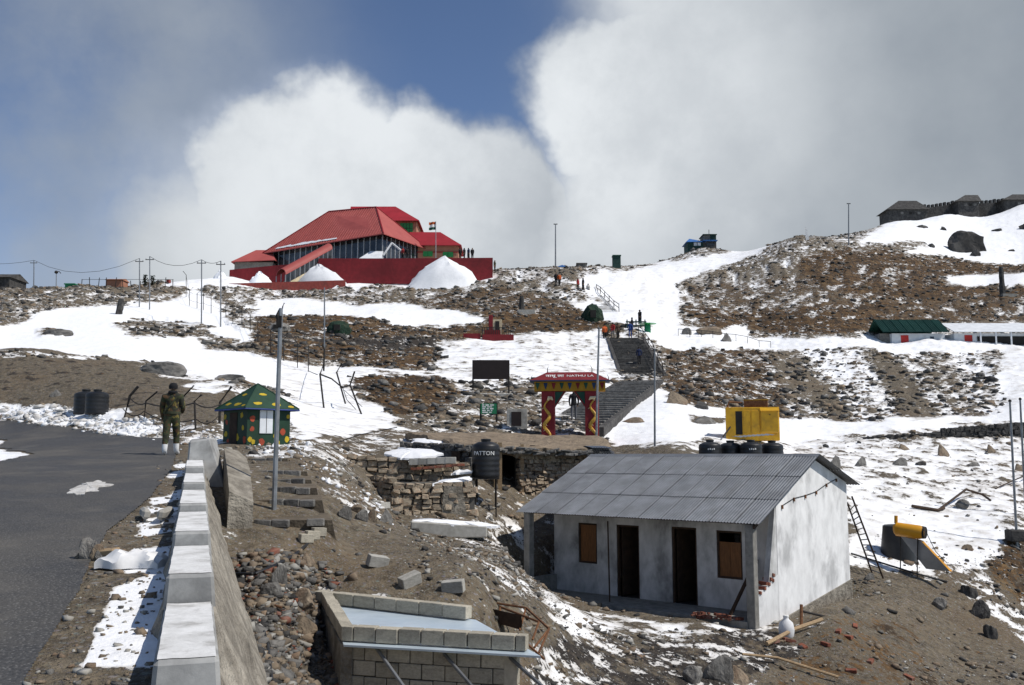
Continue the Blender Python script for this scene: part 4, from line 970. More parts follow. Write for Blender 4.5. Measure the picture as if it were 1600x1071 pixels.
# ------------------------------------------------------------------ water tanks
def tank_mesh(r, h, ribs, mt='black_plastic', dome=.16):
    pr = [(r * .98, 0)]
    n_ = ribs * 4
    for i in range(n_ + 1):
        z = h * (.02 + .90 * i / n_); pr.append((r * (1.0 + (.022 if i % 4 in (1, 2) else 0)), z))
    pr += [(r * .93, h * .96), (r * .6, h + dome * r * .5), (r * .34, h + dome * r * .7), (r * .33, h + dome * r * 1.1), (.02, h + dome * r * 1.15)]
    b = MB(); b.lathe(pr, (0, 0, 0), mt, 28); return b.mesh('tank_body', smooth=True)
def lid_mesh(r):
    b = MB(); b.lathe([(r * .36, 0), (r * .38, .02), (r * .36, .06), (.02, .07)], (0, 0, 0), 'black_plastic', 16); return b.mesh('lid', smooth=True)
def water_tank(loc, r, h, ribs, label, group=None, rot=(0, 0, 0), textbody=None, lid=True):
    t_ = empty('water_tank', loc, 0, label, 'water tank', group); t_.rotation_euler = rot
    o = inst('tank_body', tank_mesh(r, h, ribs), t_)
    if lid: inst('lid', lid_mesh(r), t_, (0, 0, h + .17 * r))
    if textbody:
        me = text_mesh(textbody, r * .42, 'lettering', .006)
        for v in me.vertices:                              # wrap the letters round the drum
            a_ = v.co.x / (r * 1.03); rad = r * 1.03 + v.co.z; v.co = Vector((rad * math.sin(a_), -rad * math.cos(a_), v.co.y))
        l_ = inst('lettering', me, o, (0, 0, h * .70)); l_.rotation_euler = (0, 0, R(-8))
    return t_
stand = empty('tank_stand', P(762, 815, 29.2), 0, 'thin dark iron legs carrying the black tank in front of the rubble wall', 'stand'); st0 = stand.location.copy()
tp = P(759, 746, 29.4)
for (dx, dy) in ((-.3, -.25), (.33, -.2), (.3, .3), (-.28, .3)):
    b = MB(); top = Vector((tp.x + dx, tp.y + dy, tp.z - .045)); b.tube([Vector((top.x, top.y, st0.z - .4)) - st0, top - st0], .024, 'dark_iron', 6); b.build('leg', stand)
b = MB(); b.box(tp - st0 + Vector((0, 0, -.03)), (.85, .8, .05), 'dark_iron'); b.build('platform', stand)
b = MB(); b.tube([Vector((tp.x - .3, tp.y - .25, st0.z + .5)) - st0, Vector((tp.x + .33, tp.y - .2, st0.z + .5)) - st0], .016, 'dark_iron', 5); b.build('brace', stand)
water_tank(tp, .43, 1.06, 6, 'black ribbed water tank with white lettering on thin iron legs', textbody='PATTON')
# four on the bank behind the ridge of the tin roof
for k, (px, Y, txt, lab) in enumerate([(1110, 37.5, 'PATTON', 'leftmost black water tank behind the tin roof ridge with worn white mark'), (1142, 38.2, None, 'second black water tank from the left behind the tin roof ridge'), (1174, 37.6, 'PATTON', 'third black water tank from the left behind the tin roof ridge with white mark'), (1207, 38.4, None, 'rightmost black water tank behind the ridge of the tin roof')]):
    t0 = P(px, 727, Y); zt = P(px, 689 + (k % 2), Y).z; rr = px2m(17, Y)
    wt_ = water_tank((t0.x, t0.y, zt - 1.08), rr, .98, 5, lab, 'tanks behind the tin roof')
    if txt:                                  # worn white print, not readable in the photograph
        for q_ in range(4): b = MB(); a_ = -.35 + q_ * .17; b.box((rr * 1.03 * math.sin(a_), -rr * 1.03 * math.cos(a_), .74 + .01 * (q_ % 2)), (.045, .012, .06), 'lettering', Matrix.Rotation(a_, 3, 'Z')); b.build('white_mark', wt_)
tb = P(1158, 690, 37.9)
# platform they stand on
pf = MB(); c0 = P(1158, 735, 38); pf.bb((c0.x - 2.1, c0.y - .9, -2.6), (c0.x + 2.1, c0.y + 1.0, P(1158, 690, 37.9).z - 1.02), 'masonry'); o = pf.build('tank_plinth', bevel=.03); tag(o, 'rubble plinth under the four black tanks behind the house', 'plinth')
sh = corr_sheet(1.5, .9, 8, .012, 'galvanised'); o = inst('tin_sheet', sh, None, P(1166, 684, 38.0) - Vector((.4, .4, .0)), (R(4), R(-4), .1)); tag(o, 'bent tin sheet lying across the tops of the middle black tanks', 'tin sheet')
# two by the road on the left
for (px, Y, lab) in ((133, 34.3, 'black water tank half behind another by the snowy road bend'), (151, 33.4, 'black ribbed water tank at the foot of the earth bank by the road bend')):
    q = G(px, 641, 25); yb = Y; p_ = P(px, 644, Y); h = P(px, 610, Y).z - p_.z
    water_tank((p_.x, Y, p_.z - .1), px2m(17, Y), h, 5, lab, 'tanks by the road bend')
# by the solar heater: a wider, slightly tapered tank
t_ = empty('water_tank', P(1404, 873, 32.2), 0, 'black tapered water tank standing in snow behind the solar heater', 'water tank')
b = MB(); rr = px2m(26, 32.2); hh = P(1404, 822, 32.2).z - t_.location.z
b.lathe([(rr * 1.02, -.15), (rr, .1), (rr * .82, hh * .9), (rr * .80, hh), (rr * .7, hh + .03), (.05, hh + .06)], (0, 0, 0), 'black_plastic', 26); b.build('tank_body', t_, smooth=True)
# ------------------------------------------------------------------ solar water heater
sol_ = empty('solar_heater', P(1420, 888, 30.8), 0, 'yellow solar water heater with tilted collector panel on thin legs', 'solar heater'); z0 = sol_.location.copy()
q = lambda px, py, Y, dz=0: P(px, py, Y) + Vector((0, 0, dz)) - z0
b = MB(); b.tube([q(1398, 827, 30.9), q(1401, 827, 30.9), q(1437, 832, 30.4), q(1440, 832, 30.4)], [.16, .22, .22, .20], 'solar_yellow', 18); b.build('drum', sol_, smooth=True)
b = MB(); b.tube([q(1440, 832.1, 30.4), q(1446, 832.8, 30.32)], [.205, .19], 'dark_iron', 18); b.build('drum_cap', sol_, smooth=True)
b = MB(); b.tube([q(1400, 818, 30.9), q(1400, 806, 30.9)], .055, 'solar_yellow', 10); b.build('expansion_cup', sol_, smooth=True)
A_, B_, C_, D_ = q(1408, 838, 30.9), q(1440, 845, 30.4), q(1486, 893, 29.7), q(1448, 889, 30.3)
nrm = (B_ - A_).cross(D_ - A_).normalized() * .05
b = MB(); b.hexa([A_ - nrm, B_ - nrm, C_ - nrm, D_ - nrm, A_ + nrm, B_ + nrm, C_ + nrm, D_ + nrm], 'galvanised'); pn = b.build('collector_panel', sol_)
b = MB(); n2_ = nrm * 1.5; e1 = (B_ - A_) * .02
b.hexa([B_ - n2_, B_ - n2_ + e1, C_ - n2_ + e1, C_ - n2_, B_ + n2_, B_ + n2_ + e1, C_ + n2_ + e1, C_ + n2_], 'solar_yellow'); b.build('panel_edge', pn)
b = MB(); b.tube([A_ * 1.0, B_ * 1.0], .02, 'solar_yellow', 6); b.build('panel_edge', pn)
for (px0, py0, px1, py1, Y) in ((1434, 840, 1433, 902, 30.4), (1407, 838, 1407, 890, 30.9), (1478, 888, 1480, 896, 29.8)):
    b = MB(); b.tube([q(px0, py0, Y), q(px1, py1, Y)], .018, 'dark_iron', 6); b.build('leg', sol_)
b = MB(); b.tube([q(1446, 826, 30.4), q(1450, 838, 30.3), q(1462, 862, 30), q(1480, 880, 29.8)], .012, 'dark_iron', 5); b.build('hose', sol_, smooth=True)
# ladder against the gable
lad = empty('ladder', P(1372, 903, 29.6), 0, 'grey wooden ladder leaning on the back corner of the white house', 'ladder'); l0 = lad.location.copy()
q = lambda px, py, Y: P(px, py, Y) - l0
ra = [q(1362, 898, 29.6), q(1322, 778, 29.0)]; rb_ = [q(1381, 903, 29.3), q(1326, 775, 28.7)]
ra = [q(1363, 897, 29.9), q(1324, 786, 29.3)]; rb_ = [q(1380, 904, 29.5), q(1331, 776, 28.95)]
for rr_ in (ra, rb_): b = MB(); b.tube(rr_, .028, 'wood_dark', 6); b.build('rail', lad)
for k in range(13):
    u = .06 + k * .07; b = MB(); b.tube([ra[0].lerp(ra[1], u), rb_[0].lerp(rb_[1], u)], .018, 'galvanised', 5); b.build('rung', lad)
# ------------------------------------------------------------------ unfinished concrete-block tank in the foreground
zt = tz(978) * 11.5
def at_z(px, py, z): d = pix_dir(px, py); return d * (z / d.z)
FL, BL, FR, BR = at_z(533, 978, zt), at_z(500, 921, zt), at_z(822, 993, zt), at_z(738, 946, zt)
bt = empty('block_tank', (FL.x, FL.y, -3.3), 0, 'unfinished grey concrete-block tank roofed with a pale metal sheet', 'tank'); b0 = bt.location.copy()
def course(A_, B_, z, n_, th, hgt, inward, mt='block', off=0.0, parent=None, lbl='block'):
    d = (B_ - A_); d.z = 0; L_ = d.length; d.normalize(); yaw = math.atan2(d.y, d.x); w_ = L_ / n_
    ni = Vector((-d.y, d.x, 0)) * inward
    s = -off * w_
    while s < L_ - 1e-4:
        s0_, s1_ = max(s, 0), min(s + w_, L_); wd = s1_ - s0_ - .014
        if wd > .03:
            c = A_ + d * ((s0_ + s1_) / 2) + ni * (th / 2); c = Vector((c.x, c.y, z)) + Vector((0, 0, random.uniform(-.005, .005)))
            inst(lbl, BLK[mt], parent, c - b0, (random.uniform(-.012, .012), 0, yaw + random.uniform(-.015, .015)), (wd, th + random.uniform(-.008, .012), hgt - .012))
        s += w_
BLK = {k: MB().box((0, 0, 0), (1, 1, 1), k).mesh('block', bevel=.03) for k in ('block', 'concrete_pale')}
ch = .178
course(FL, FR, zt - ch / 2, 8, .15, ch, 1, parent=bt, off=.45)
course(BL, BR, zt - ch / 2, 7, .15, ch, -1, parent=bt)
course(FL, BL, zt - ch / 2, 9, .15, ch, -1, parent=bt)
def vec(p, dz=0): return Vector((p.x, p.y, zt + dz)) - b0
# sheet runs under the top course and sticks out in front
dF = (FR - FL).normalized(); dS = (BL - FL).normalized()
S0, S1 = FL - dS * .16 + dF * .02, FR - dS * .16 + dF * .12; S2, S3 = BR + dF * .05, BL + dF * .16
b = MB(); z1, z2 = -ch - .035, -ch - .012
b.hexa([vec(S0, z1), vec(S1, z1), vec(S2, z1), vec(S3, z1), vec(S0, z2), vec(S1, z2), vec(S2, z2), vec(S3, z2)], 'pale_sheet'); b.build('metal_sheet', bt)
# lower walls, front set back a little and block by block
F2, R2 = FL + dS * .02 + dF * .02, FR + dS * .02 - dF * .1
for r_ in range(4):
    course(F2, R2, zt - ch - .04 - ch * (r_ + .5), 7.5, .15, ch, 1, parent=bt, off=.5 * (r_ % 2))
b = MB(); p = [vec(F2 + dS * .03, -1.25), vec(R2 + dS * .03, -1.25), vec(R2 + dS * .13, -1.25), vec(F2 + dS * .13, -1.25)]; b.hexa(p + [Vector((v.x, v.y, v.z + 1.25 - ch - .045)) for v in p], 'mortar'); b.build('wall_core', bt)
L0, L1 = FL + dF * .002, BL + dF * .002
b = MB(); p = [vec(L0, -1.3), vec(L0 + dF * .15, -1.3), vec(L1 + dF * .15, -1.3), vec(L1, -1.3)]; b.hexa(p + [Vector((v.x, v.y, v.z + 1.3 - ch - .04)) for v in p], 'masonry'); b.build('side_wall', bt)
b = MB(); p = [vec(BL, -1.0), vec(BR, -1.0), vec(BR - dS * .15, -1.0), vec(BL - dS * .15, -1.0)]; b.hexa(p + [Vector((v.x, v.y, v.z + 1.0 - ch - .04)) for v in p], 'block'); b.build('rear_wall', bt)
b = MB(); p = [vec(R2, -1.25), vec(R2 - dF * .15, -1.25), vec(BR - dF * .15, -1.0), vec(BR, -1.0)]; b.hexa(p + [Vector((v.x, v.y, zt - ch - .045 - b0.z)) for v in p], 'block'); b.build('side_wall', bt)
for (px0, py0, px1, py1) in ((586, 1010, 632, 1075), (688, 1015, 742, 1078), (788, 1020, 850, 1075)):
    a = at_z(px0, py0, zt - ch - .05); e = P(px1, py1, a.y - .66); v = (e - a) * 1.5
    b = MB(); b.tube([a - b0, a + v - b0], .022, 'steel_pole', 7); b.build('strut', bt)
# rusty bar frame lying behind it
fr = empty('iron_trestle', P(770, 960, 15.6), 0, 'rusty iron bar frame lying on the ground behind the block tank', 'frame'); f0 = fr.location.copy()
q = lambda px, py, Y: P(px, py, Y) - f0
bars = [((712, 933, 16.00), (822, 950, 15.16)), ((822, 950, 15.16), (858, 983, 14.32)), ((775, 946, 15.53), (842, 972, 14.60)), ((822, 950, 15.16), (812, 985, 14.79)), ((858, 983, 14.32), (842, 1020, 13.86)), ((750, 940, 15.81), (748, 968, 15.25)), ((842, 972, 14.60), (832, 1000, 14.32)), ((782, 948, 15.44), (778, 975, 15.07)), ((835, 1012, 13.95), (858, 983, 14.32)), ((822, 1005, 14.04), (850, 1030, 13.58))]
for a, e in bars:
    b = MB(); b.tube([q(*a), q(*e)], .018, 'rust', 6); b.build('bar', fr)
b = MB(); b.hexa([q(745, 965, 15.25), q(815, 985, 14.8), q(812, 984, 15.0), q(743, 964, 15.45), q(745, 946, 15.25), q(815, 962, 14.8), q(812, 962, 15.0), q(743, 946, 15.45)], 'wood_dark'); b.build('board', fr)
# ------------------------------------------------------------------ people
def person(loc, height, face, mats, label, pose=None, subd=1, group=None, fingers=False, name='person'):
    """one continuous skinned body; face = heading in radians (0 looks away from the camera)"""
    root = empty(name, loc, face, label, 'person', group); p = dict(stride=.10, la=(0, 0), ra=(0, 0), lean=0.0, sit=False); p.update(pose or {})
    s = height / 1.75; J = {}; st = p['stride']
    L = lambda *v: Vector(v) * s
    lean = p['lean']
    J['pelvis'] = L(0, 0, .93); J['belly'] = L(0, .01 + lean * .15, 1.10); J['chest'] = L(0, .01 + lean * .35, 1.30); J['upper'] = L(0, -.005 + lean * .45, 1.42); J['neck'] = L(0, .0 + lean * .55, 1.50); J['head'] = L(0, .025 + lean * .65, 1.60); J['crown'] = L(0, .02 + lean * .7, 1.70)
    for sg, k, (sw, bend) in ((-1, 'l', p['la']), (1, 'r', p['ra'])):
        J['sh' + k] = L(sg * .185, lean * .45, 1.40); el = L(sg * .25, lean * .4 + math.sin(sw) * .28, 1.40 - .28 * math.cos(sw)); J['el' + k] = el
        wr = el + L(-sg * .03 * (1 + bend), math.sin(sw + bend) * .25, -math.cos(sw + bend) * .25); J['wr' + k] = wr; J['ha' + k] = wr + (wr - el).normalized() * .09 * s
        J['hp' + k] = L(sg * .095, 0, .88); J['kn' + k] = L(sg * .105, sg * st * .55 + .015, .49); J['an' + k] = L(sg * .11, sg * st - .02, .085); J['to' + k] = L(sg * .125, sg * st + .15, .035)
    names = list(J); idx = {n_: i for i, n_ in enumerate(names)}
    E_ = [('pelvis', 'belly'), ('belly', 'chest'), ('chest', 'upper'), ('upper', 'neck'), ('neck', 'head'), ('head', 'crown')]
    for k in 'lr': E_ += [('upper', 'sh' + k), ('sh' + k, 'el' + k), ('el' + k, 'wr' + k), ('wr' + k, 'ha' + k), ('pelvis', 'hp' + k), ('hp' + k, 'kn' + k), ('kn' + k, 'an' + k), ('an' + k, 'to' + k)]
    rad = dict(pelvis=(.155, .115), belly=(.15, .115), chest=(.17, .125), upper=(.12, .10), neck=(.058, .06), head=(.082, .10), crown=(.06, .07))
    for k in 'lr': rad.update({'sh' + k: (.078, .078), 'el' + k: (.056, .056), 'wr' + k: (.042, .042), 'ha' + k: (.036, .045), 'hp' + k: (.105, .105), 'kn' + k: (.072, .072), 'an' + k: (.055, .055), 'to' + k: (.042, .04)})
    me = bpy.data.meshes.new('body_source'); me.from_pydata([tuple(J[n_]) for n_ in names], [(idx[a], idx[b]) for a, b in E_], [])
    o = link(bpy.data.objects.new('body_source', me)); md = o.modifiers.new('skin', 'SKIN'); md.use_smooth_shade = True
    for n_ in names: me.skin_vertices[0].data[idx[n_]].radius = [r_ * s * p.get('bulk', 1.0) if n_ not in ('head', 'crown', 'neck') else r_ * s for r_ in rad[n_]]
    me.skin_vertices[0].data[idx['pelvis']].use_root = True
    sb = o.modifiers.new('sub', 'SUBSURF'); sb.levels = subd; sb.render_levels = subd
    bpy.context.view_layer.update()
    bm_ = bpy.data.meshes.new_from_object(o.evaluated_get(bpy.context.evaluated_depsgraph_get())); bpy.data.objects.remove(o)
    order = ['head', 'torso', 'arm', 'leg', 'hand', 'foot']; bm_.materials.clear()
    for q in order: bm_.materials.append(M[mats[q]])
    cls = {}
    for a, b_ in E_:
        c = b_[:2]
        cls[(a, b_)] = 0 if b_ in ('head', 'crown') else 2 if c in ('el', 'wr') else 4 if c == 'ha' else 3 if c in ('kn', 'an', 'hp') else 5 if c == 'to' else 1
    for pl in bm_.polygons:
        c = pl.center; best = None
        for (a, b_), k in cls.items():
            A_, B_ = J[a], J[b_]; d = B_ - A_; t_ = max(0, min(1, (c - A_).dot(d) / d.length_squared)); ds = (c - A_ - d * t_).length / (max(rad[a][0], rad[b_][0]) ** .6)
            if best is None or ds < best[0]: best = (ds, k)
        k = best[1]
        if k == 1 and c.z < p.get('hem', .86) * s: k = 3
        if k == 3 and c.z > p.get('hem', .86) * s: k = 1
        if 'gaiter' in mats and c.z < .26 * s: k = 5
        pl.material_index = k
    bm_.polygons.foreach_set('use_smooth', [True] * len(bm_.polygons)); bm_.name = 'body'
    body = inst('body', bm_, root)
    # hair or cap
    b = MB(); hc = J['head'] + Vector((0, -.012, .045)) * s
    b.lathe([(.10 * s, -.05 * s), (.108 * s, 0), (.10 * s, .05 * s), (.07 * s, .09 * s), (.02 * s, .105 * s)], tuple(hc), mats.get('hair', 'hair'), 10); b.build('hair' if mats.get('hair', 'hair') == 'hair' else 'cap', root, smooth=True)
    if fingers:
        for sg, k in ((-1, 'l'), (1, 'r')):
            w_, h_ = J['wr' + k], J['ha' + k]; d = (h_ - w_).normalized(); sd_ = Vector((0, 1, 0)) - d * d.y; sd_.normalize(); inn = d.cross(sd_) * (-sg)
            hb = MB()
            for q, (off, ln) in enumerate(((-.030, .062), (-.010, .074), (.010, .078), (.029, .070))):
                a0 = h_ + sd_ * off; hb.tube([a0 - d * .02, a0 + d * ln * .5 + inn * .006, a0 + d * ln * .85 + inn * .026], [.010, .009, .007], mats['hand'], 6)
            a0 = w_ + d * .03 + sd_ * .03; hb.tube([a0, a0 + d * .03 + sd_ * .025, a0 + d * .06 + sd_ * .03 + inn * .01], [.011, .010, .008], mats['hand'], 6)
            hb.build('fingers', root, smooth=True)
    return root
sol_p = P(266, 711, 23.0); sz = Hz(sol_p.x, sol_p.y) + .018
soldier = person((sol_p.x, sol_p.y, sz), px2m(112, 23) * 1.0, R(8), dict(head='skin', torso='camo_cloth', arm='camo_cloth', leg='camo_cloth', hand='skin', foot='bag_white', hair='cloth_black', gaiter=1), 'person in camouflage uniform and white gaiters walking up the road, seen from behind', dict(stride=.13, la=(.10, .12), ra=(.05, 1.25), bulk=1.2, hem=.80), 2, fingers=True)
hs = px2m(112, 23) / 1.75
# cap brim, scarf and webbing belong to the person's clothing
b = MB(); b.lathe([(.105 * hs, 0), (.118 * hs, .03 * hs), (.10 * hs, .075 * hs)], (0, -.01, 1.475 * hs), 'cloth_black', 12); b.build('scarf', soldier, smooth=True)
b = MB(); b.lathe([(.205 * hs, 0), (.21 * hs, .03 * hs), (.205 * hs, .06 * hs)], (0, .01, .98 * hs), 'cloth_olive', 14)
for v in range(len(b.v)): b.v[v] = (b.v[v][0], b.v[v][1] * .78, b.v[v][2])
b.build('belt', soldier, smooth=True)
b = MB(); b.tube([(-.16 * hs, -.13 * hs, 1.02 * hs), (0, -.165 * hs, 1.2 * hs), (.15 * hs, -.13 * hs, 1.42 * hs)], .022, 'cloth_olive', 6); b.build('webbing_strap', soldier)
rf_ = empty('rifle', (sol_p.x, sol_p.y, sz), R(8), 'dark rifle held across the chest of the uniformed person', 'rifle')
b = MB(); a0, a1 = Vector((-.18, .20, .98)) * hs, Vector((.46, .16, 1.70)) * hs; d = (a1 - a0)
b.tube([a0 + d * .45, a0 + d * .8, a1], [.022, .02, .016], 'dark_iron', 6); b.build('barrel', rf_)
b = MB(); b.tube([a0, a0 + d * .2, a0 + d * .5], [.045, .035, .03], 'wood_dark', 6); b.build('stock', rf_)
b = MB(); b.tube([a0 + d * .36, a0 + d * .36 + Vector((.08, 0, -.16))], .025, 'dark_iron', 6); b.build('magazine', rf_)
# ------------------------------------------------------------------ camouflaged sentry hut
hy_ = 26.5; hb = P(400, 697, hy_)
hut = empty('sentry_hut', (hb.x, hb.y, hb.z - .05), R(45), 'small dark green camouflage painted hut with pyramid roof beside the parapet end', 'hut')
hw = .67; wh = P(400, 640, hy_).z - hut.location.z; ap = P(400, 600, hy_).z - hut.location.z
pads = 0
b = MB(); b.prism([(-hw, -hw), (hw, -hw), (hw, hw), (-hw, hw)], -.5, wh - .003, 'hut_green'); b.build('wall', hut)
ov = hw + .18
rv = [Vector((-ov, -ov, wh)), Vector((ov, -ov, wh)), Vector((ov, ov, wh)), Vector((-ov, ov, wh)), Vector((0, 0, ap))]
b = MB(); b.add(rv + [v - Vector((0, 0, .03)) for v in rv], [(0, 1, 4), (1, 2, 4), (2, 3, 4), (3, 0, 4), (6, 5, 9), (7, 6, 9), (8, 7, 9), (5, 8, 9), (0, 5, 6, 1), (1, 6, 7, 2), (2, 7, 8, 3), (3, 8, 5, 0)], 'hut_green'); roof = b.build('roof', hut)
for i in range(4):
    b = MB(); b.tube([rv[i], rv[4]], .022, 'hut_green', 5); b.build('hip_strip', roof)
b = MB()
for i in range(4):
    a, c = rv[i], rv[(i + 1) % 4]; b.tube([a - Vector((0, 0, .035)), c - Vector((0, 0, .035))], .022, 'hut_blue', 5)
b.build('eave_trim', roof)
def blotch(parent, c, ux_, uy_, r, mt, nrm):
    n_ = 10; pts = [Vector(c) + (ux_ * math.cos(2 * math.pi * k / n_) * r * random.uniform(.7, 1.15) * 1.25 + uy_ * math.sin(2 * math.pi * k / n_) * r * random.uniform(.7, 1.1)) for k in range(n_)]
    b = MB(); b.extr(pts, nrm * .004, mt); return b.build('paint_patch', parent)
X_, Y_, Z_ = Vector((1, 0, 0)), Vector((0, 1, 0)), Vector((0, 0, 1))
hs_ = hw / .93
for (x, z, r, mt) in [(-.80, wh * .2, .07, 'hut_yellow'), (-.72, wh * .72, .09, 'hut_red'), (-.30, wh * .14, .10, 'hut_red'), (-.66, wh * .14, .07, 'hut_yellow'), (-.72, wh * .46, .07, 'hut_red'), (.62, wh * .40, .09, 'hut_red'), (.30, wh * .3, .08, 'hut_yellow'), (.40, wh * .12, .07, 'hut_yellow'), (.84, wh * .80, .06, 'hut_yellow'), (.80, wh * .22, .08, 'hut_yellow'), (0, wh * .05, .07, 'hut_yellow')]:
    blotch(hut, (x * hs_, -hw - .001, z), X_ * .9, Z_ * 1.25, r * hs_ * 1.25, mt, -Y_)
for (y, z, r, mt) in [(-.5, wh * .82, .08, 'hut_yellow'), (.2, wh * .6, .1, 'hut_red'), (.70, wh * .35, .09, 'hut_yellow'), (.8, wh * .8, .08, 'hut_yellow'), (.66, wh * .66, .07, 'hut_red'), (-.2, wh * .25, .10, 'hut_yellow'), (-.75, wh * .2, .10, 'hut_red'), (-.62, wh * .5, .07, 'hut_yellow'), (.5, wh * .15, .08, 'hut_red')]:
    blotch(hut, (-hw - .001, y * hs_, z), Y_ * .9, Z_ * 1.25, r * hs_ * 1.25, mt, -X_)
for ia, ib in ((0, 1), (3, 0)):
    ed = (rv[ib] - rv[ia]).normalized(); up = (rv[4] - (rv[ia] + rv[ib]) / 2).normalized(); nf_ = ed.cross(up).normalized(); nf_ = nf_ if nf_.z > 0 else -nf_
    for (u, v, r) in [(-.38, .20, .15), (.18, .17, .17), (-.05, .62, .13), (.62, .10, .10)]:
        blotch(roof, (rv[ia] + rv[ib]) / 2 + ed * u + up * v + nf_ * .001, ed, up * .55, r * .85, 'hut_yellow', nf_)
f = MB(); f.bb((-.30, -hw - .03, wh * .36), (.10, -hw + .02, wh * .95), 'white_sheet'); wf = f.build('window_shutter', hut)
f = MB(); f.bb((-.105, -hw - .036, wh * .37), (-.09, -hw - .031, wh * .94), 'dark_iron'); f.build('shutter_joint', wf)
f = MB(); f.bb((.18, -hw - .028, wh * .38), (.26, -hw + .02, wh * .95), 'room_dark'); f.build('window_gap', hut)
f = MB(); f.bb((-hw - .012, -.12, -.2), (-hw + .02, .30, wh * .90), 'wood_dark'); f.build('door', hut)
# ------------------------------------------------------------------ NATHU LA gate
gy = 45.0; gl, gr = P(857, 690, gy), P(925, 694, gy)
gate = empty('welcome_gate', ((gl.x + gr.x) / 2, gy, gl.z - .1), R(-4), 'red and yellow painted arch gate with dragons and the name on its roof', 'gate')
half = (gr.x - gl.x) / 2; zb = gate.location.z
hz = lambda py: P(890, py, gy).z - zb
cw = .32
for sg in (-1, 1):
    cx = sg * half
    b = MB(); b.bb((cx - cw, -.36, -.4), (cx + cw, .36, hz(612)), 'gate_red'); col_ = b.build('column', gate, bevel=.01)
    b = MB(); b.bb((cx + cw, -.34, -.35), (cx + cw + .012, .34, hz(613)), 'gate_red_sunlit'); b.build('column_side_sunlit', col_)  # thin paler slab paints sun onto the right face of the red column
    b = MB(); path = []
    for k in range(30):
        t_ = k / 29; path.append((cx + (-.05 if sg < 0 else .05) + .15 * math.sin(t_ * 13) * (1 - .2 * t_), -.40 - .05 * math.cos(t_ * 13), .15 + t_ * (hz(628) - .1)))
    b.tube(path, [.04 + .05 * math.sin(math.pi * min(1, k / 26)) for k in range(30)], 'gold', 7); dr = b.build('dragon', col_, smooth=True)
    b = MB(); hd = Vector(path[-1]); b.tube([hd, hd + Vector((.05, -.05, .12)), hd + Vector((-sg * .16, -.06, .10)), hd + Vector((-sg * .24, -.06, .0))], [.05, .09, .08, .02], 'cream', 7); b.build('head', dr, smooth=True)
    for k in range(4, 28, 4):
        b = MB(); c = Vector(path[k]); b.tube([c, c + Vector((.12 * (1 if k % 8 else -1), -.02, -.10))], [.025, .008], 'cream', 5); b.build('claw', dr)
    # stepped bracket
    ins = -sg; bx = cx + ins * cw
    pts = [(bx, -.30, hz(612)), (bx + ins * (half - cw - .2), -.30, hz(612)), (bx + ins * .12, -.30, hz(631)), (bx + ins * .02, -.30, hz(636)), (bx, -.30, hz(636))]
    b = MB(); b.extr(pts, (0, .6, 0), 'gate_red'); br_ = b.build('bracket', gate)
    c_ = Vector((bx + ins * .05, -.302, hz(618)))
    pts2 = [c_ + (Vector(q) - c_) * .80 for q in pts]; pts2 = [Vector((q.x, -.304, q.z)) for q in pts2]
    b = MB(); b.extr(pts2, (0, -.012, 0), 'gate_green'); b.build('bracket_panel', br_)
b = MB(); b.bb((-half - .66, -.42, hz(612)), (half + .66, .42, hz(597)), 'gate_yellow'); beam = b.build('beam', gate)
for k in range(9):
    x = -half - .5 + k * (2 * half + 1.0) / 8; b = MB()
    pts = [(x - .10, -.424, hz(599.5)), (x + .10, -.424, hz(599.5)), (x + .07, -.424, hz(604)), (x + .0, -.424, hz(610)), (x - .07, -.424, hz(604))]
    b.extr(pts, (0, -.012, 0), ('gate_green', 'gate_blue', 'gate_red')[k % 3]); b.build('painted_motif', beam)
b = MB(); b.bb((-half - .68, -.44, hz(597.5)), (half + .68, .44, hz(596)), 'gate_blue'); b.build('cornice', gate)
rw, rt_ = half + .88, half + .05
e = [Vector((-rw, -.75, hz(596.2))), Vector((rw, -.75, hz(596.2))), Vector((rw, .75, hz(596.2))), Vector((-rw, .75, hz(596.2)))]; t_ = [Vector((-rt_, -.08, hz(582))), Vector((rt_, -.08, hz(582))), Vector((rt_, .08, hz(582))), Vector((-rt_, .08, hz(582)))]
b = MB(); b.hexa(e + t_, 'gate_red'); groof = b.build('roof', gate)
b = MB(); b.bb((-rw, -.77, hz(597.2)), (rw, .77, hz(595.9)), 'gate_blue'); b.build('eave_band', groof)
sl = math.atan2(t_[0].z - e[0].z, t_[0].y - e[0].y); mid = (e[0] + e[1] + t_[0] + t_[1]) / 4; nn = Vector((0, -math.sin(sl), math.cos(sl)))
for txt, x, s_ in (('NATHU LA', .50, .265), ('\u0928\u093e\u0925\u0942 \u0932\u093e', -.72, .33)):
    me = text_mesh(txt, s_, 'lettering', .006); inst('lettering', me, groof, mid + nn * .012 + Vector((x, 0, 0)), (sl, 0, 0))
for x in (-rt_ + .02, rt_ - .02, -rw + .05, rw - .05):
    zz = hz(582) if abs(x) < half + .3 else hz(596); b = MB(); b.tube([(x, 0, zz - .02), (x, 0, zz + .18), (x + (.07 if x < 0 else -.07), 0, zz + .33)], [.025, .018, .006], 'dark_iron', 5); b.build('finial', groof)
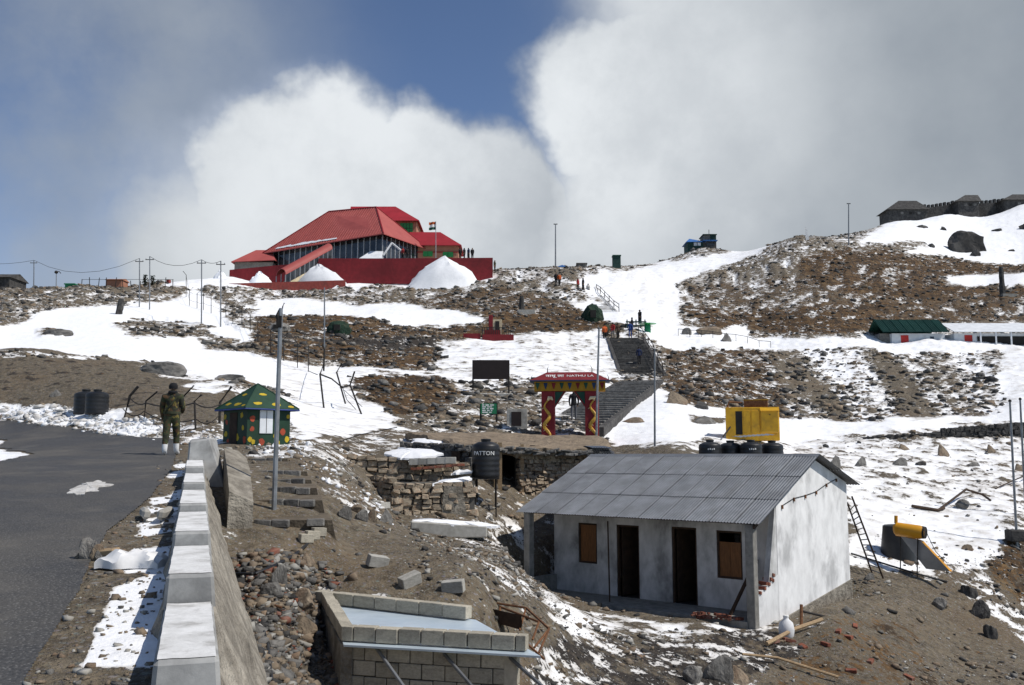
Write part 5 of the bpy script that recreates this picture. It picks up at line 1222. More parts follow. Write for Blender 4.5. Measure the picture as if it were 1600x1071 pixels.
# ------------------------------------------------------------------ red-roofed hall on the ridge
hallo = P(597, 402, 142)
hall = empty('red_roofed_hall', hallo, 0, 'large glass-walled hall with hipped red roof on the ridge behind a red terrace wall', 'building'); q0 = hallo.copy()
A2, B2 = P(427, 404, 154), P(597, 402, 142); A2.z = B2.z
da = (B2 - A2); Lf = da.length; da.normalize(); dn = Vector((-da.y, da.x, 0))
dep = 9.5; ze = P(600, 368, 142).z - q0.z
def hl(s, d, z): return B2 + da * (s - Lf) + dn * d + Vector((0, 0, z)) - q0     # s from the left corner
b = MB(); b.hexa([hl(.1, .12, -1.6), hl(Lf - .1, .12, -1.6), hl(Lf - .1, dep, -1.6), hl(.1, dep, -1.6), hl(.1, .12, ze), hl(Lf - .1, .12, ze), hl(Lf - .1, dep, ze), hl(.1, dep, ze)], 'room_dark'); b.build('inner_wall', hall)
npan = 19
for k in range(npan):
    s0_, s1_ = Lf * k / npan + .05, Lf * (k + 1) / npan - .05
    b = MB(); b.hexa([hl(s0_, .05, -1.2), hl(s1_, .05, -1.2), hl(s1_, .09, -1.2), hl(s0_, .09, -1.2), hl(s0_, .05, ze), hl(s1_, .05, ze), hl(s1_, .09, ze), hl(s0_, .09, ze)], 'window_glass'); b.build('pane', hall)
for k in range(npan + 1):
    s = Lf * k / npan; b = MB(); w_ = .07 if k % 5 else .12
    b.hexa([hl(s - w_, -.03, -1.3), hl(s + w_, -.03, -1.3), hl(s + w_, .1, -1.3), hl(s - w_, .1, -1.3), hl(s - w_, -.03, ze), hl(s + w_, -.03, ze), hl(s + w_, .1, ze), hl(s - w_, .1, ze)], 'mullion'); b.build('mullion', hall)
for k in range(9):
    d0, d1 = dep * k / 9 + .1, dep * (k + 1) / 9 - .05
    b = MB(); b.hexa([hl(Lf - .06, d0, -1.2), hl(Lf - .02, d0, -1.2), hl(Lf - .02, d1, -1.2), hl(Lf - .06, d1, -1.2), hl(Lf - .06, d0, ze), hl(Lf - .02, d0, ze), hl(Lf - .02, d1, ze), hl(Lf - .06, d1, ze)], 'window_glass'); b.build('pane', hall)
    b = MB(); b.hexa([hl(Lf - .04, d0 - .12, -1.2), hl(Lf + .04, d0 - .12, -1.2), hl(Lf + .04, d0 + .02, -1.2), hl(Lf - .04, d0 + .02, -1.2), hl(Lf - .04, d0 - .12, ze), hl(Lf + .04, d0 - .12, ze), hl(Lf + .04, d0 + .02, ze), hl(Lf - .04, d0 + .02, ze)], 'mullion'); b.build('mullion', hall)
ovh = 1.1
r_fl, r_fr, r_br, r_bl = hl(-ovh * 1.3, -ovh, ze - .25), hl(Lf + ovh, -ovh, ze - .05), hl(Lf + ovh, dep + 1, ze - .25), hl(-ovh, dep + 1, ze - .3)
g0, g1 = P(514, 331, 154.5) - q0, P(588, 324, 149.5) - q0
th = Vector((0, 0, -.14))
top = [r_fl, r_fr, r_br, r_bl, g0, g1]; vs = top + [p + th for p in top]
b = MB(); b.add(vs, [(0, 1, 5, 4), (1, 2, 5), (2, 3, 4, 5), (3, 0, 4), (7, 6, 10, 11), (8, 7, 11), (9, 8, 11, 10), (6, 9, 10), (0, 6, 7, 1), (1, 7, 8, 2), (2, 8, 9, 3), (3, 9, 6, 0)], 'red_roof'); hr = b.build('roof', hall)
for k in range(1, 46):                       # standing seams of the front slope
    u = k / 46; lo = r_fl.lerp(r_fr, u); sdir = (g0 + (g1 - g0) * .5 - (r_fl + r_fr) / 2)
    # clip at hips
    t_ = 1.0
    if u < .36: t_ = u / .36
    if u > .80: t_ = (1 - u) / .20
    if t_ < .1: continue
    e_ = r_fl.lerp(g0, t_) if u < .36 else (r_fr.lerp(g1, t_) if u > .80 else g0.lerp(g1, (u - .36) / .44))
    b = MB(); b.tube([lo + Vector((0, -.02, .03)), e_ + Vector((0, -.02, .02))], .035, 'red_roof', 4); b.build('seam', hr)
for a, c in ((r_fl, g0), (r_fr, g1), (g0, g1), (r_br, g1)):
    b = MB(); b.tube([a + Vector((0, 0, .04)), c + Vector((0, 0, .04))], .11, 'red_roof_dark', 5); b.build('ridge_cap', hr)
b = MB(); u0, u1 = .08, .62
pts = [r_fl.lerp(r_fr, u0 + (u1 - u0) * k / 20).lerp(g0.lerp(g1, .2 + .4 * k / 20), .05 + random.uniform(0, .02)) + Vector((0, -.02, .06)) for k in range(21)] + [r_fl.lerp(r_fr, u0 + (u1 - u0) * k / 20).lerp(g0.lerp(g1, .2 + .4 * k / 20), .085 + random.uniform(0, .05)) + Vector((0, -.02, .06)) for k in range(20, -1, -1)]
b.extr(pts, (0, -.02, .05), 'snow'); b.build('snow_streak', hr)
# tower behind, right wing, left wing
def simple_block(parent, px0, px1, pyt, pyb, Y, depth, mt, name='wall', z0=q0):
    a, c = P(px0, pyb, Y) - z0, P(px1, pyb, Y) - z0; zt_ = P(px0, pyt, Y).z - z0.z
    b = MB(); b.bb((a.x, a.y, a.z - 2), (c.x, a.y + depth, zt_), mt); return b.build(name, parent)
simple_block(hall, 556, 650, 344, 404, 156, 8, 'pink_wall', 'tower_wall')
w_ = P(625, 382, 155.95) - q0; w2_ = P(645, 349, 155.95) - q0
b = MB(); b.bb((w_.x, w_.y - .06, w_.z), (w2_.x, w_.y + .02, w2_.z), 'green_window'); gw = b.build('window', hall)
for k in range(1, 4):
    b = MB(); x = w_.x + (w2_.x - w_.x) * k / 4; b.bb((x - .03, w_.y - .09, w_.z), (x + .03, w_.y - .061, w2_.z), 'hut_green'); b.build('glazing_bar', gw)
for k in range(1, 4):
    b = MB(); z = w_.z + (w2_.z - w_.z) * k / 4; b.bb((w_.x, w_.y - .088, z - .03), (w2_.x, w_.y - .062, z + .03), 'hut_green'); b.build('glazing_bar', gw)
def hip(parent, px0, px1, pye, pyr, rx0, rx1, Y, depth, mt, name, z0=q0, pye1=None):
    a, c = P(px0, pye, Y) - z0, P(px1, pye1 or pye, Y) - z0; r0_, r1_ = P(rx0, pyr, Y + depth / 2) - z0, P(rx1, pyr, Y + depth / 2) - z0; r1_.z = r0_.z
    v = [a, c, c + Vector((0, depth, 0)), a + Vector((0, depth, 0)), r0_, r1_]; th_ = Vector((0, 0, -.12)); v += [p + th_ for p in v]
    b = MB(); b.add(v, [(0, 1, 5, 4), (1, 2, 5), (2, 3, 4, 5), (3, 0, 4), (7, 6, 10, 11), (8, 7, 11), (9, 8, 11, 10), (6, 9, 10), (0, 6, 7, 1), (1, 7, 8, 2), (2, 8, 9, 3), (3, 9, 6, 0)], mt); return b.build(name, parent)
hip(hall, 545, 655, 344.5, 323, 548, 618, 155.2, 9.5, 'red_roof_dark', 'tower_roof')
simple_block(hall, 648, 716, 383, 404, 150, 7, 'pink_wall', 'wing_wall')
hip(hall, 644, 721, 383, 363, 640, 688, 149.2, 8.5, 'red_roof_dark', 'wing_roof')
for (p0, p1, t0, t1) in ((661, 676, 393, 401), (692, 708, 394, 402)):
    a, c = P(p0, t1, 149.9) - q0, P(p1, t0, 149.9) - q0; b = MB(); b.bb((a.x, a.y - .05, a.z), (c.x, a.y + .05, c.z), 'green_window'); gw = b.build('window', hall)
    b = MB(); xm = (a.x + c.x) / 2; b.bb((xm - .03, a.y - .08, a.z), (xm + .03, a.y - .051, c.z), 'hut_green'); b.build('glazing_bar', gw)
a, c = P(648, 395, 149.9) - q0, P(716, 393, 149.9) - q0; b = MB(); b.bb((a.x, a.y - .04, a.z), (c.x, a.y + .02, c.z - .05), 'red_roof_dark'); b.build('string_course', hall)
simple_block(hall, 366, 426, 410, 425, 152, 6, 'concrete', 'wing_wall')
hip(hall, 361, 430, 409, 391, 400, 424, 151, 8, 'red_roof', 'wing_roof', pye1=406)
# covered stair: barrel roof
lo, hi = P(439, 431, 134) - q0, P(512, 391, 141.0) - q0
dv = hi - lo; dh = Vector((dv.x, dv.y, 0)).normalized(); sd_ = Vector((dh.y, -dh.x, 0)); rad_ = 1.1
ring = lambda c: [c + sd_ * (rad_ * math.cos(t)) + Vector((0, 0, rad_ * .95 * math.sin(t))) for t in np.linspace(0, math.pi, 11)]
r0_, r1_ = ring(lo), ring(hi); r2_, r3_ = [c + (p - c) * .93 for c, ps in ((lo, r0_),) for p in ps], [hi + (p - hi) * .93 for p in r1_]
vs = r0_ + r1_ + r2_ + r3_; n_ = 11
fs = [(i, i + 1, n_ + i + 1, n_ + i) for i in range(10)] + [(2 * n_ + i, 3 * n_ + i, 3 * n_ + i + 1, 2 * n_ + i + 1) for i in range(10)] + [(i, 2 * n_ + i, 2 * n_ + i + 1, i + 1) for i in range(10)] + [(n_ + i, n_ + i + 1, 3 * n_ + i + 1, 3 * n_ + i) for i in range(10)]
fs += [(0, n_, 3 * n_, 2 * n_), (10, 10 + 2 * n_, 10 + 3 * n_, 10 + n_)]
b = MB(); b.add(vs, fs, 'red_roof'); tun = b.build('stair_canopy', hall, smooth=True)
for k in range(11):
    u = k / 10
    for sgn in (-1, 1):
        p_ = lo.lerp(hi, u) + sd_ * rad_ * .96 * sgn; b = MB(); b.box(p_ + Vector((0, 0, -.75)), (.12, .12, 1.5), 'mullion'); b.build('post', tun)
for k in range(10):
    p_, p2 = lo.lerp(hi, k / 10) + sd_ * rad_ * .95, lo.lerp(hi, (k + 1) / 10) + sd_ * rad_ * .95; dz = Vector((0, 0, -1.35)); t_ = Vector((.02, .02, 0))
    b = MB(); b.hexa([p_ + dz, p2 + dz, p2 + dz - t_, p_ + dz - t_, p_, p2, p2 - t_, p_ - t_], 'window_glass'); b.build('pane', tun)
b = MB(); b.hexa([lo + sd_ * rad_ + Vector((0, 0, -2.4)), hi + sd_ * rad_ + Vector((0, 0, -2.4)), hi - sd_ * rad_ + Vector((0, 0, -2.4)), lo - sd_ * rad_ + Vector((0, 0, -2.4)), lo + sd_ * rad_ + Vector((0, 0, -1.4)), hi + sd_ * rad_ + Vector((0, 0, -1.4)), hi - sd_ * rad_ + Vector((0, 0, -1.4)), lo - sd_ * rad_ + Vector((0, 0, -1.4))], 'cream'); b.build('stair_base', tun)
# small white lean-to and gable canopy in front of the glass
b = MB(); a, c = P(561, 404, 140.2) - q0, P(596, 404, 140.2) - q0; zt_ = P(580, 391, 141).z - q0.z
b.add([a, c, c + Vector((0, 2, 0)), a + Vector((0, 2, 0)), Vector((a.x + 1.5, a.y + 1.6, zt_)), Vector((c.x, c.y + 1.6, zt_)), Vector((c.x, c.y + 2, zt_)), Vector((a.x + 1.5, a.y + 2, zt_))], [(0, 1, 5, 4), (3, 2, 1, 0), (1, 2, 6, 5), (4, 5, 6, 7), (0, 4, 7, 3), (2, 3, 7, 6)], 'white_sheet'); b.build('lean_to', hall)
for (a, c) in (((599, 399, 141), (612, 380, 142)), ((612, 380, 142), (628, 393, 143))):
    b = MB(); b.tube([P(*a) - q0, P(*c) - q0], .16, 'white_sheet', 5); b.build('gable_canopy', hall)
# ------------------------------------------------------------------ terrace walls
tw = empty('red_terrace_wall', P(630, 428, 138), 0, 'long dark red terrace wall in front of the glass hall', 'wall'); t0 = tw.location.copy()
def wall_run(parent, pts, th, mt, name='wall_run', drop=1.5, z0=None):
    z0 = z0 if z0 is not None else parent.location
    for (a, c) in zip(pts[:-1], pts[1:]):
        A_, B_ = P(a[0], a[1], a[2]), P(c[0], c[1], c[2]); d = Vector((B_.x - A_.x, B_.y - A_.y, 0)).normalized(); nn_ = Vector((-d.y, d.x, 0)) * th
        if nn_.y < 0: nn_ = -nn_
        hA, hB = P(a[0], a[3], a[2]).z - A_.z, P(c[0], c[3], c[2]).z - B_.z
        lo_ = Vector((0, 0, -drop)); b = MB()
        b.hexa([A_ + lo_ - z0, B_ + lo_ - z0, B_ + nn_ + lo_ - z0, A_ + nn_ + lo_ - z0, A_ + Vector((0, 0, hA)) - z0, B_ + Vector((0, 0, hB)) - z0, B_ + nn_ + Vector((0, 0, hB)) - z0, A_ + nn_ + Vector((0, 0, hA)) - z0], mt); b.build(name, parent)
wall_run(tw, [(497, 428, 138, 404), (612, 428, 137.5, 404), (768, 430, 138, 403)], .5, 'red_wall')
wall_run(tw, [(358, 440, 139.5, 422), (430, 436, 138.7, 415), (497, 430, 138.02, 410)], .45, 'red_wall')
b = MB(); a, c = P(770, 403, 138.1), P(766, 403, 150); b.hexa([a + Vector((-.5, 0, -3.5)) - t0, a + Vector((0, 0, -3.5)) - t0, c + Vector((0, 0, -3.5)) - t0, c + Vector((-.5, 0, -3.5)) - t0, a + Vector((-.5, 0, 0)) - t0, a - t0, c - t0, c + Vector((-.5, 0, 0)) - t0], 'red_wall'); b.build('return_wall', tw)
lw_ = empty('low_red_wall', P(400, 450, 130), 0, 'low weathered red boundary wall below the covered stair of the hall', 'wall')
wall_run(lw_, [(259, 456, 127, 437), (263, 456, 126.9, 437)], .5, 'red_brick_wall', 'gate_pier')
wall_run(lw_, [(264, 454, 127, 445), (330, 452, 128.5, 444), (440, 449, 131.5, 441), (540, 446, 134.5, 438)], .35, 'red_brick_wall')
# snow heaps against the wall
def snow_heap(label, px0, px1, pyb, apx, apy, Y, dep_):
    a, c, t_ = P(px0, pyb, Y), P(px1, pyb, Y), P(apx, apy, Y + dep_ * .35); n_ = 26; b = MB(); base = Vector(((a.x + c.x) / 2, Y, min(a.z, c.z)))
    vs = []; m_ = 9
    for j in range(m_):
        f = j / (m_ - 1)
        for i in range(n_):
            th_ = 2 * math.pi * i / n_; rx, ry = (c.x - a.x) / 2, dep_ / 2; k = (1 - f) ** 1.25 * (1 + .25 * (j == 0)) * (1 + (random.uniform(-.08, .08) if j < m_ - 1 else 0))
            bx, by = base.x + rx * math.cos(th_) * k, Y + ry * math.sin(th_) * k
            x = bx + (t_.x - base.x) * f; z = base.z - 3.2 * (1 - f) ** 4 + (t_.z - base.z) * (f ** .9) + random.uniform(-.22, .22) * (0 < j < m_ - 1)
            vs.append(Vector((x, by, z)) - base)
    fs = [(j * n_ + i, j * n_ + (i + 1) % n_, (j + 1) * n_ + (i + 1) % n_, (j + 1) * n_ + i) for j in range(m_ - 1) for i in range(n_)] + [tuple(range(n_ - 1, -1, -1))]
    b.add(vs, fs, 'snow'); o = b.build('snow_heap', None, smooth=True); o.location = base; tag(o, label, 'snow heap', 'snow heaps by the hall'); return o
snow_heap('tall white snow heap piled against the right of the red terrace wall', 622, 766, 438, 697, 404, 136.4, 6)
snow_heap('white snow heap beside the lower end of the covered stair', 452, 560, 440, 500, 416, 135.8, 5)
snow_heap('small snow heap left of the covered stair by the red wall', 376, 440, 445, 410, 427, 136, 4)
snow_heap('snow heap at the left end of the red terrace wall', 322, 372, 447, 348, 424, 136, 4)
# flag
fp, fv = pole(681, 404, 346, 147, .07, 'white flagpole standing on the terrace right of the hall', 'flagpole', mt='mullion')
fl_ = empty('flag', P(681, 346, 147), 0, 'saffron white and green flag flying from the pole by the hall', 'flag')
ztop, hgt = -.05, px2m(13, 147)
for k, mt in enumerate(('cloth_orange', 'lettering', 'gate_green')):
    b = MB(); z1_, z0_ = ztop - hgt * k / 3, ztop - hgt * (k + 1) / 3; n_ = 8; vs = []
    for th_ in (0, .02):
        for i in range(n_ + 1):
            x = -px2m(11, 147) * i / n_; y = .12 * math.sin(i * 1.3) + th_; sag = -.10 * i / n_ * 1.5
            vs += [(x, y, z1_ + sag), (x, y, z0_ + sag)]
    h_ = 2 * (n_ + 1); fs = [(2 * i, 2 * i + 2, 2 * i + 3, 2 * i + 1) for i in range(n_)] + [(h_ + 2 * i, h_ + 2 * i + 1, h_ + 2 * i + 3, h_ + 2 * i + 2) for i in range(n_)] + [(2 * i, h_ + 2 * i, h_ + 2 * i + 2, 2 * i + 2) for i in range(n_)] + [(2 * i + 1, 2 * i + 3, h_ + 2 * i + 3, h_ + 2 * i + 1) for i in range(n_)]
    b.add(vs, fs, mt); b.build('stripe', fl_)
# ------------------------------------------------------------------ fences
def bent_post(parent, base, knee, tip, Y, rad, mt='dark_iron', Yt=None):
    o0 = parent.location; Yt = Yt or Y
    b = MB(); a = P(base[0], base[1], Y); b.tube([a + Vector((0, 0, -.3)) - o0, P(knee[0], knee[1], Y) - o0, P(tip[0], tip[1], Yt) - o0], rad, mt, 6); return b.build('post', parent)
def wire(parent, pts, rad=.012, mt='dark_iron', sag=0.0, name='wire'):
    path = []
    for a, c in zip(pts[:-1], pts[1:]):
        for k in range(6):
            t_ = k / 6; path.append(a.lerp(c, t_) - Vector((0, 0, sag * 4 * t_ * (1 - t_))))
    path.append(pts[-1]); b = MB(); b.tube([p - parent.location for p in path], rad, mt, 4); return b.build(name, parent)
HP = [(291, 464, 425), (296, 478, 450), (308, 482, 454), (318, 485, 454), (330, 490, 456), (353, 496, 466), (364, 506, 470), (378, 508, 476), (391, 518, 487), (403, 537, 497), (423, 551, 512), (443, 564, 526), (465, 575, 532), (482, 581, 536)]
hf = empty('hill_fence', G(391, 518, 30), 0, 'long thin wire fence of bent posts running down the snowy slope from the hall', 'fence')
tops = []; mids = []
for k, (px, pb, pt) in enumerate(HP):
    g_ = G(px, pb, 30); Y = g_.y; r_ = .035 if Y > 80 else .03
    bent_post(hf, (px, pb), (px, pt + 5), (px + (6 if k % 4 else -5), pt - 1), Y, r_)
    tops.append(P(px, pt + 6, Y)); mids.append(P(px, (pt + pb) / 2 + 4, Y))
wire(hf, tops, .014, sag=.1); wire(hf, mids, .014, sag=.12)
bf = empty('broken_fence', P(505, 640, 47), 0, 'broken leaning fence posts with tangled wire in the snow above the rubble wall', 'fence')
for (base, knee, tip, Y, Yt) in (((509, 652), (500, 585), (506, 569), 44, 44), ((567, 643), (547, 602), (554, 581), 44.5, 44), ((540, 622), (526, 582), (534, 568), 47, 47), ((506, 570), (507, 546), (504, 540), 44, 44)):
    bent_post(bf, base, knee, tip, Y, .045, Yt=Yt)
wire(bf, [P(500, 585, 44), P(518, 592, 45), P(535, 606, 46), P(547, 602, 44.5)], .04); wire(bf, [P(535, 605, 46), P(542, 625, 45.5), P(556, 640, 45)], .02); wire(bf, [P(482, 580, 60), P(496, 586, 44.5)], .02); wire(bf, [P(538, 610, 46), P(566, 636, 45)], .015)
rf2 = empty('road_fence', P(260, 650, 30), 0, 'rusted bent fence posts with drooping cables between the black tanks and the hut', 'fence')
RP = [((192, 650), (203, 619), (216, 604)), ((225, 651), (228, 627), (246, 612)), ((307, 676), (304, 627), (315, 617)), ((343, 660), (344, 629), (362, 604))]
tk = []
for k, (a, c, e) in enumerate(RP):
    Y = (31.5, 30.8, 28.6, 30.5)[k]; bent_post(rf2, a, c, e, Y, .045 if k in (0, 3) else .03); tk.append((P(c[0], c[1] + 3, Y), P(a[0], (a[1] + c[1]) / 2 + 4, Y)))
wire(rf2, [a for a, _ in tk], .022, sag=.12); wire(rf2, [c for _, c in tk], .018, sag=.2)
# ridge fence on the left skyline
lf_ = empty('ridge_fence', G(190, 452, 60), 0, 'thin wire fence along the left skyline ridge', 'fence'); tp_ = []
for k in range(12):
    px = 128 + k * 13; Yk = 119; zt = P(px, 437, Yk); zb = Hz(zt.x, Yk)
    b = MB(); b.tube([Vector((zt.x, Yk, zb - .4)) - lf_.location, zt - lf_.location + Vector((random.uniform(-.2, .2), 0, random.uniform(-.2, .3)))], .05, 'dark_iron', 5); b.build('post', lf_); tp_.append(zt)
wire(lf_, tp_, .025)
# ------------------------------------------------------------------ utility poles and overhead wires
UP = [(53, 447, 407, 'leftmost thin utility pole on the left skyline'), (218, 480, 404, 'left one of the two close utility poles on the left snow field'), (234, 484, 401, 'right one of the two close utility poles on the left snow field'), (315, 506, 406, 'utility pole in the snow below the left end of the red wall'), (345, 511, 408, 'utility pole in front of the snow heap below the hall'), (507, 552, 450, 'lone thin pole on the slope below the covered stair')]
ptop = []
for (px, pb, pt, lab) in UP:
    g_ = G(px, min(pb, 560), 30) or P(px, pb, 118); Y = g_.y
    o, v = pole(px, pb, pt, Y, .07, lab, 'utility_pole', tape=.8); ptop.append(g_ + v)
    b = MB(); b.box(v + Vector((0, 0, -.35)), (.9, .07, .07), 'dark_iron'); ca_ = b.build('crossarm', o)
    for dx in (-.38, 0, .38):
        b = MB(); b.lathe([(.04, 0), (.05, .05), (.03, .12)], tuple(v + Vector((dx, 0, -.31))), 'mullion', 6); b.build('insulator', ca_)
o, v = pole(88, 448, 425, 117, .06, 'short lamp post with drooping head on the left skyline', 'lamp_post')
b = MB(); b.tube([v, v + Vector((.35, 0, .05)), v + Vector((.6, 0, -.2))], .05, 'dark_iron', 5); b.build('arm', o)
b = MB(); b.lathe([(.08, -.25), (.26, -.1), (.15, .12), (.03, .16)], tuple(v), 'dark_iron', 8); b.build('lamp_head', o)
def span(a, c, label, sag):
    o = empty('overhead_wire', a, 0, label, 'wire'); wire(o, [a, c], .022, sag=sag, name='strand'); return o
span(P(-60, 407, 125), ptop[0], 'overhead wire running off the left edge from the leftmost pole', .5)
span(ptop[0], ptop[1], 'overhead wire sagging between the leftmost pole and the paired poles', 1.6)
span(ptop[2], ptop[3], 'overhead wire between the paired poles and the pole by the red wall', .8)
span(ptop[3], ptop[4], 'short overhead wire between the two poles below the hall', .3)
for (px, pb, pt, Y, rad, lab) in [(868, 418, 350, 152, .13, 'tall bare pole on the skyline right of the hall'), (1326, 384, 318, 163, .13, 'tall bare pole on the skyline hump below the ridge fort'), (1023, 711, 545, 41.5, .05, 'tall steel pole on the snow between the stair and the yellow cabin')]:
    o, v = pole(px, pb, pt, Y, rad, lab, 'steel_pole' if Y < 60 else 'mast', tape=.7)
    b = MB(); b.box(v + Vector((0, 0, -.06)), (rad * 5, rad, rad), 'dark_iron'); b.build('top_bracket', o)
g1_, v_ = pole(931, 700, 512, 41.0, .055, 'steel pole standing in front of the right column of the red gate', 'steel_pole', pxt=936)
b = MB(); b.box(v_ + Vector((0, 0, -.04)), (.16, .06, .05), 'dark_iron'); b.build('top_bracket', g1_)
for (px, pb, pt, pxt, Y, lab) in [(1588, 835, 628, 1578, 34.5, 'left one of two steel poles at the right edge standing in a dark base'), (1602, 790, 625, 1594, 38, 'right one of two steel poles at the right edge')]:
    o, v = pole(px, pb, pt, Y, .05, lab, 'steel_pole', pxt=pxt)
    if px == 1588: b = MB(); b.bb((-.32, -.25, -.25), (.30, .25, .16), 'stone_dark'); b.build('base_block', o, bevel=.04)
    b = MB(); b.lathe([(.06, 0), (.06, .05), (.02, .09)], tuple(v), 'dark_iron', 8); b.build('pole_cap', o)
# ------------------------------------------------------------------ small structures on the left skyline
def hutlet(label, cat, px0, px1, pyb, pyt, Y, depth, wall_m, roof_m=None, name='small_cabin', gable_=.0, parts=True):
    a, c = P(px0, pyb, Y), P(px1, pyb, Y); zt = P(px0, pyt, Y).z; o = empty(name, ((a.x + c.x) / 2, Y, a.z), 0, label, cat); w_ = (c.x - a.x) / 2; h_ = zt - a.z
    b = MB(); b.bb((-w_, 0, -1.0), (w_, depth, h_ * (1 - gable_) - .01), wall_m); b.build('wall', o)
    e = h_ * (1 - gable_); ov_ = .12 * w_
    b = MB()
    if gable_: b.add([(-w_ - ov_, -.3, e), (w_ + ov_, -.3, e), (w_ + ov_, depth + .3, e), (-w_ - ov_, depth + .3, e), (-w_ - ov_, depth / 2, h_), (w_ + ov_, depth / 2, h_)], [(0, 1, 5, 4), (2, 3, 4, 5), (0, 4, 3), (1, 2, 5), (3, 2, 1, 0)], roof_m or wall_m)
    else: b.bb((-w_ - ov_, -.15, e), (w_ + ov_, depth + .15, e + .15), roof_m or wall_m)
    b.build('roof', o); return o, w_, h_
hutlet('small bright green box cabin on the left skyline ridge', 'cabin', 101, 116, 454, 445, 118, 1.2, 'sign_green')
hutlet('small terracotta coloured hut on the left skyline', 'hut', 165, 190, 446, 434, 121, 2, 'pink_wall', 'pink_wall', gable_=.3)
hutlet('stone building at the far left edge of the skyline', 'building', -30, 14, 452, 424, 114, 4, 'stone_dark', 'stone_dark', gable_=.35)
def tussock(label, px, pyb, pyt, wpx, Y, mt, name, cat, seed, n_=260):
    """bushy clump of small leaf faces round stems"""
    c = P(px, pyb, Y); h_ = P(px, pyt, Y).z - c.z; w_ = px2m(wpx, Y) / 2; o = empty(name, c, 0, label, cat); rr = random.Random(seed)
    b = MB()
    for k in range(5): b.tube([(0, 0, -.2), (rr.uniform(-.4, .4) * w_, rr.uniform(-.3, .3) * w_, h_ * .8)], .04, 'wood_dark', 4)
    b.build('stem', o); b = MB()
    for k in range(n_):
        t_ = rr.random(); r_ = w_ * math.sqrt(rr.random()) * (1 - .35 * abs(t_ - .5)); th = rr.uniform(0, 6.28); p_ = Vector((r_ * math.cos(th), r_ * math.sin(th) * .8, h_ * t_)); s_ = rr.uniform(.08, .2) * max(h_, .8) * .5
        u_ = Vector([rr.gauss(0, 1) for _ in range(3)]).normalized() * s_; v_ = Vector([rr.gauss(0, 1) for _ in range(3)]).normalized() * s_
        b.add([p_ - u_, p_ - v_ * .5, p_ + u_, p_ + v_ * .5], [(0, 1, 2, 3)], mt)
    b.build('foliage', o); return o
tussock('left one of the two dark bushes on the skyline left of the red wall', 226, 448, 430, 9, 123, 'camo_net', 'bush', 'bush', 1); tussock('right one of the two dark bushes on the skyline left of the red wall', 238, 448, 431, 9, 123, 'camo_net', 'bush', 'bush', 2)
# camouflage domes
def dome(label, px0, px1, pyb, pyt, mt, Y=None):
    g_ = G((px0 + px1) / 2, pyb, 30); Y = Y or g_.y; c = P((px0 + px1) / 2, pyb, Y); rx = px2m((px1 - px0) / 2, Y); h_ = P(800, pyt, Y).z - c.z
    bm = bmesh.new(); bmesh.ops.create_icosphere(bm, subdivisions=3, radius=1)
    for v in bm.verts:
        v.co *= 1 + random.uniform(-.09, .09); v.co.x *= rx; v.co.y *= rx; v.co.z = max(v.co.z, -.35) * h_
    me = bpy.data.meshes.new('dome_cover'); bm.to_mesh(me); bm.free(); me.materials.append(M[mt]); o = empty('dome_shelter', c, 0, label, 'shelter'); inst('dome_cover', me, o)
    b = MB(); b.box((0, -rx * .93, h_ * .25), (rx * .5, .3, h_ * .5), 'room_dark'); b.build('entrance', o); return o
dome('dark green netted dome beside the upper stair', 908, 943, 499, 476, 'camo_net'); dome('dark green netted dome on the brown slope above the fence', 511, 549, 519, 501, 'camo_net'); dome('pale grey dome beside the thin pole on the slope', 418, 454, 516, 504, 'stone_grey')
# ------------------------------------------------------------------ dark standing stones and red memorial
def standing(label, px, pyb, pyt, wpx, lean=0.0, plinth=None, name='standing_stone', mt='stone_dark'):
    g_ = G(px, pyb, 30); Y = g_.y; c = g_; h_ = P(px, pyt, Y).z - c.z; w_ = px2m(wpx, Y) / 2; o = empty(name, c, 0, label, 'stone')
    b = MB(); vs = []
    for k in range(7):
        f = k / 6; r_ = w_ * (1.1 - .25 * f) * (.75 if k == 6 else 1)
        for i in range(7): th = 2 * math.pi * i / 7; vs.append((r_ * math.cos(th) * random.uniform(.85, 1.1) + lean * f * h_, r_ * .8 * math.sin(th) * random.uniform(.85, 1.1), h_ * f - (.3 if k == 0 else 0)))
    b.add(vs, [(k * 7 + i, k * 7 + (i + 1) % 7, (k + 1) * 7 + (i + 1) % 7, (k + 1) * 7 + i) for k in range(6) for i in range(7)] + [tuple(range(6, -1, -1)), tuple(42 + i for i in range(7))], mt); b.build('shaft', o)
    if plinth: b = MB(); pw = px2m(plinth, Y) / 2; b.bb((-pw * .4, -.8, -.8), (pw * 1.6, .8, px2m(5, Y) * .5), 'concrete_pale'); b.build('plinth', o)
    return o
standing('black upright stone on a pale slab above the red memorial', 815, 488, 463, 9, plinth=26); standing('tall black upright stone on the brown hillside at the far right', 1567, 463, 417, 9, plinth=22)
standing('dark leaning stump standing alone in the left snow field', 186, 491, 467, 11, lean=.10, name='leaning_stump')
my = 93.0; mb = P(772, 527, my); mem = empty('red_memorial', (mb.x, my, mb.z), 0, 'red painted memorial with pale tablet behind an iron railing', 'memorial'); k_ = my / F_PX
b = MB(); b.bb((-18 * k_, -.6, -1.2), (31 * k_, 3.2, 3 * k_), 'red_wall'); b.build('base', mem)
b = MB(); b.bb((-48 * k_, -.4, -1.2), (-22 * k_, 1.6, 5 * k_), 'red_wall'); b.build('side_base', mem)
b = MB(); b.bb((-9 * k_, 1.2, 0), (-2.5 * k_, 2.2, 38 * k_), 'red_wall'); b.build('pillar', mem)
b = MB(); b.bb((-2.3 * k_, 1.2, 0), (12 * k_, 2.0, 31 * k_), 'cream'); tab = b.build('tablet', mem)
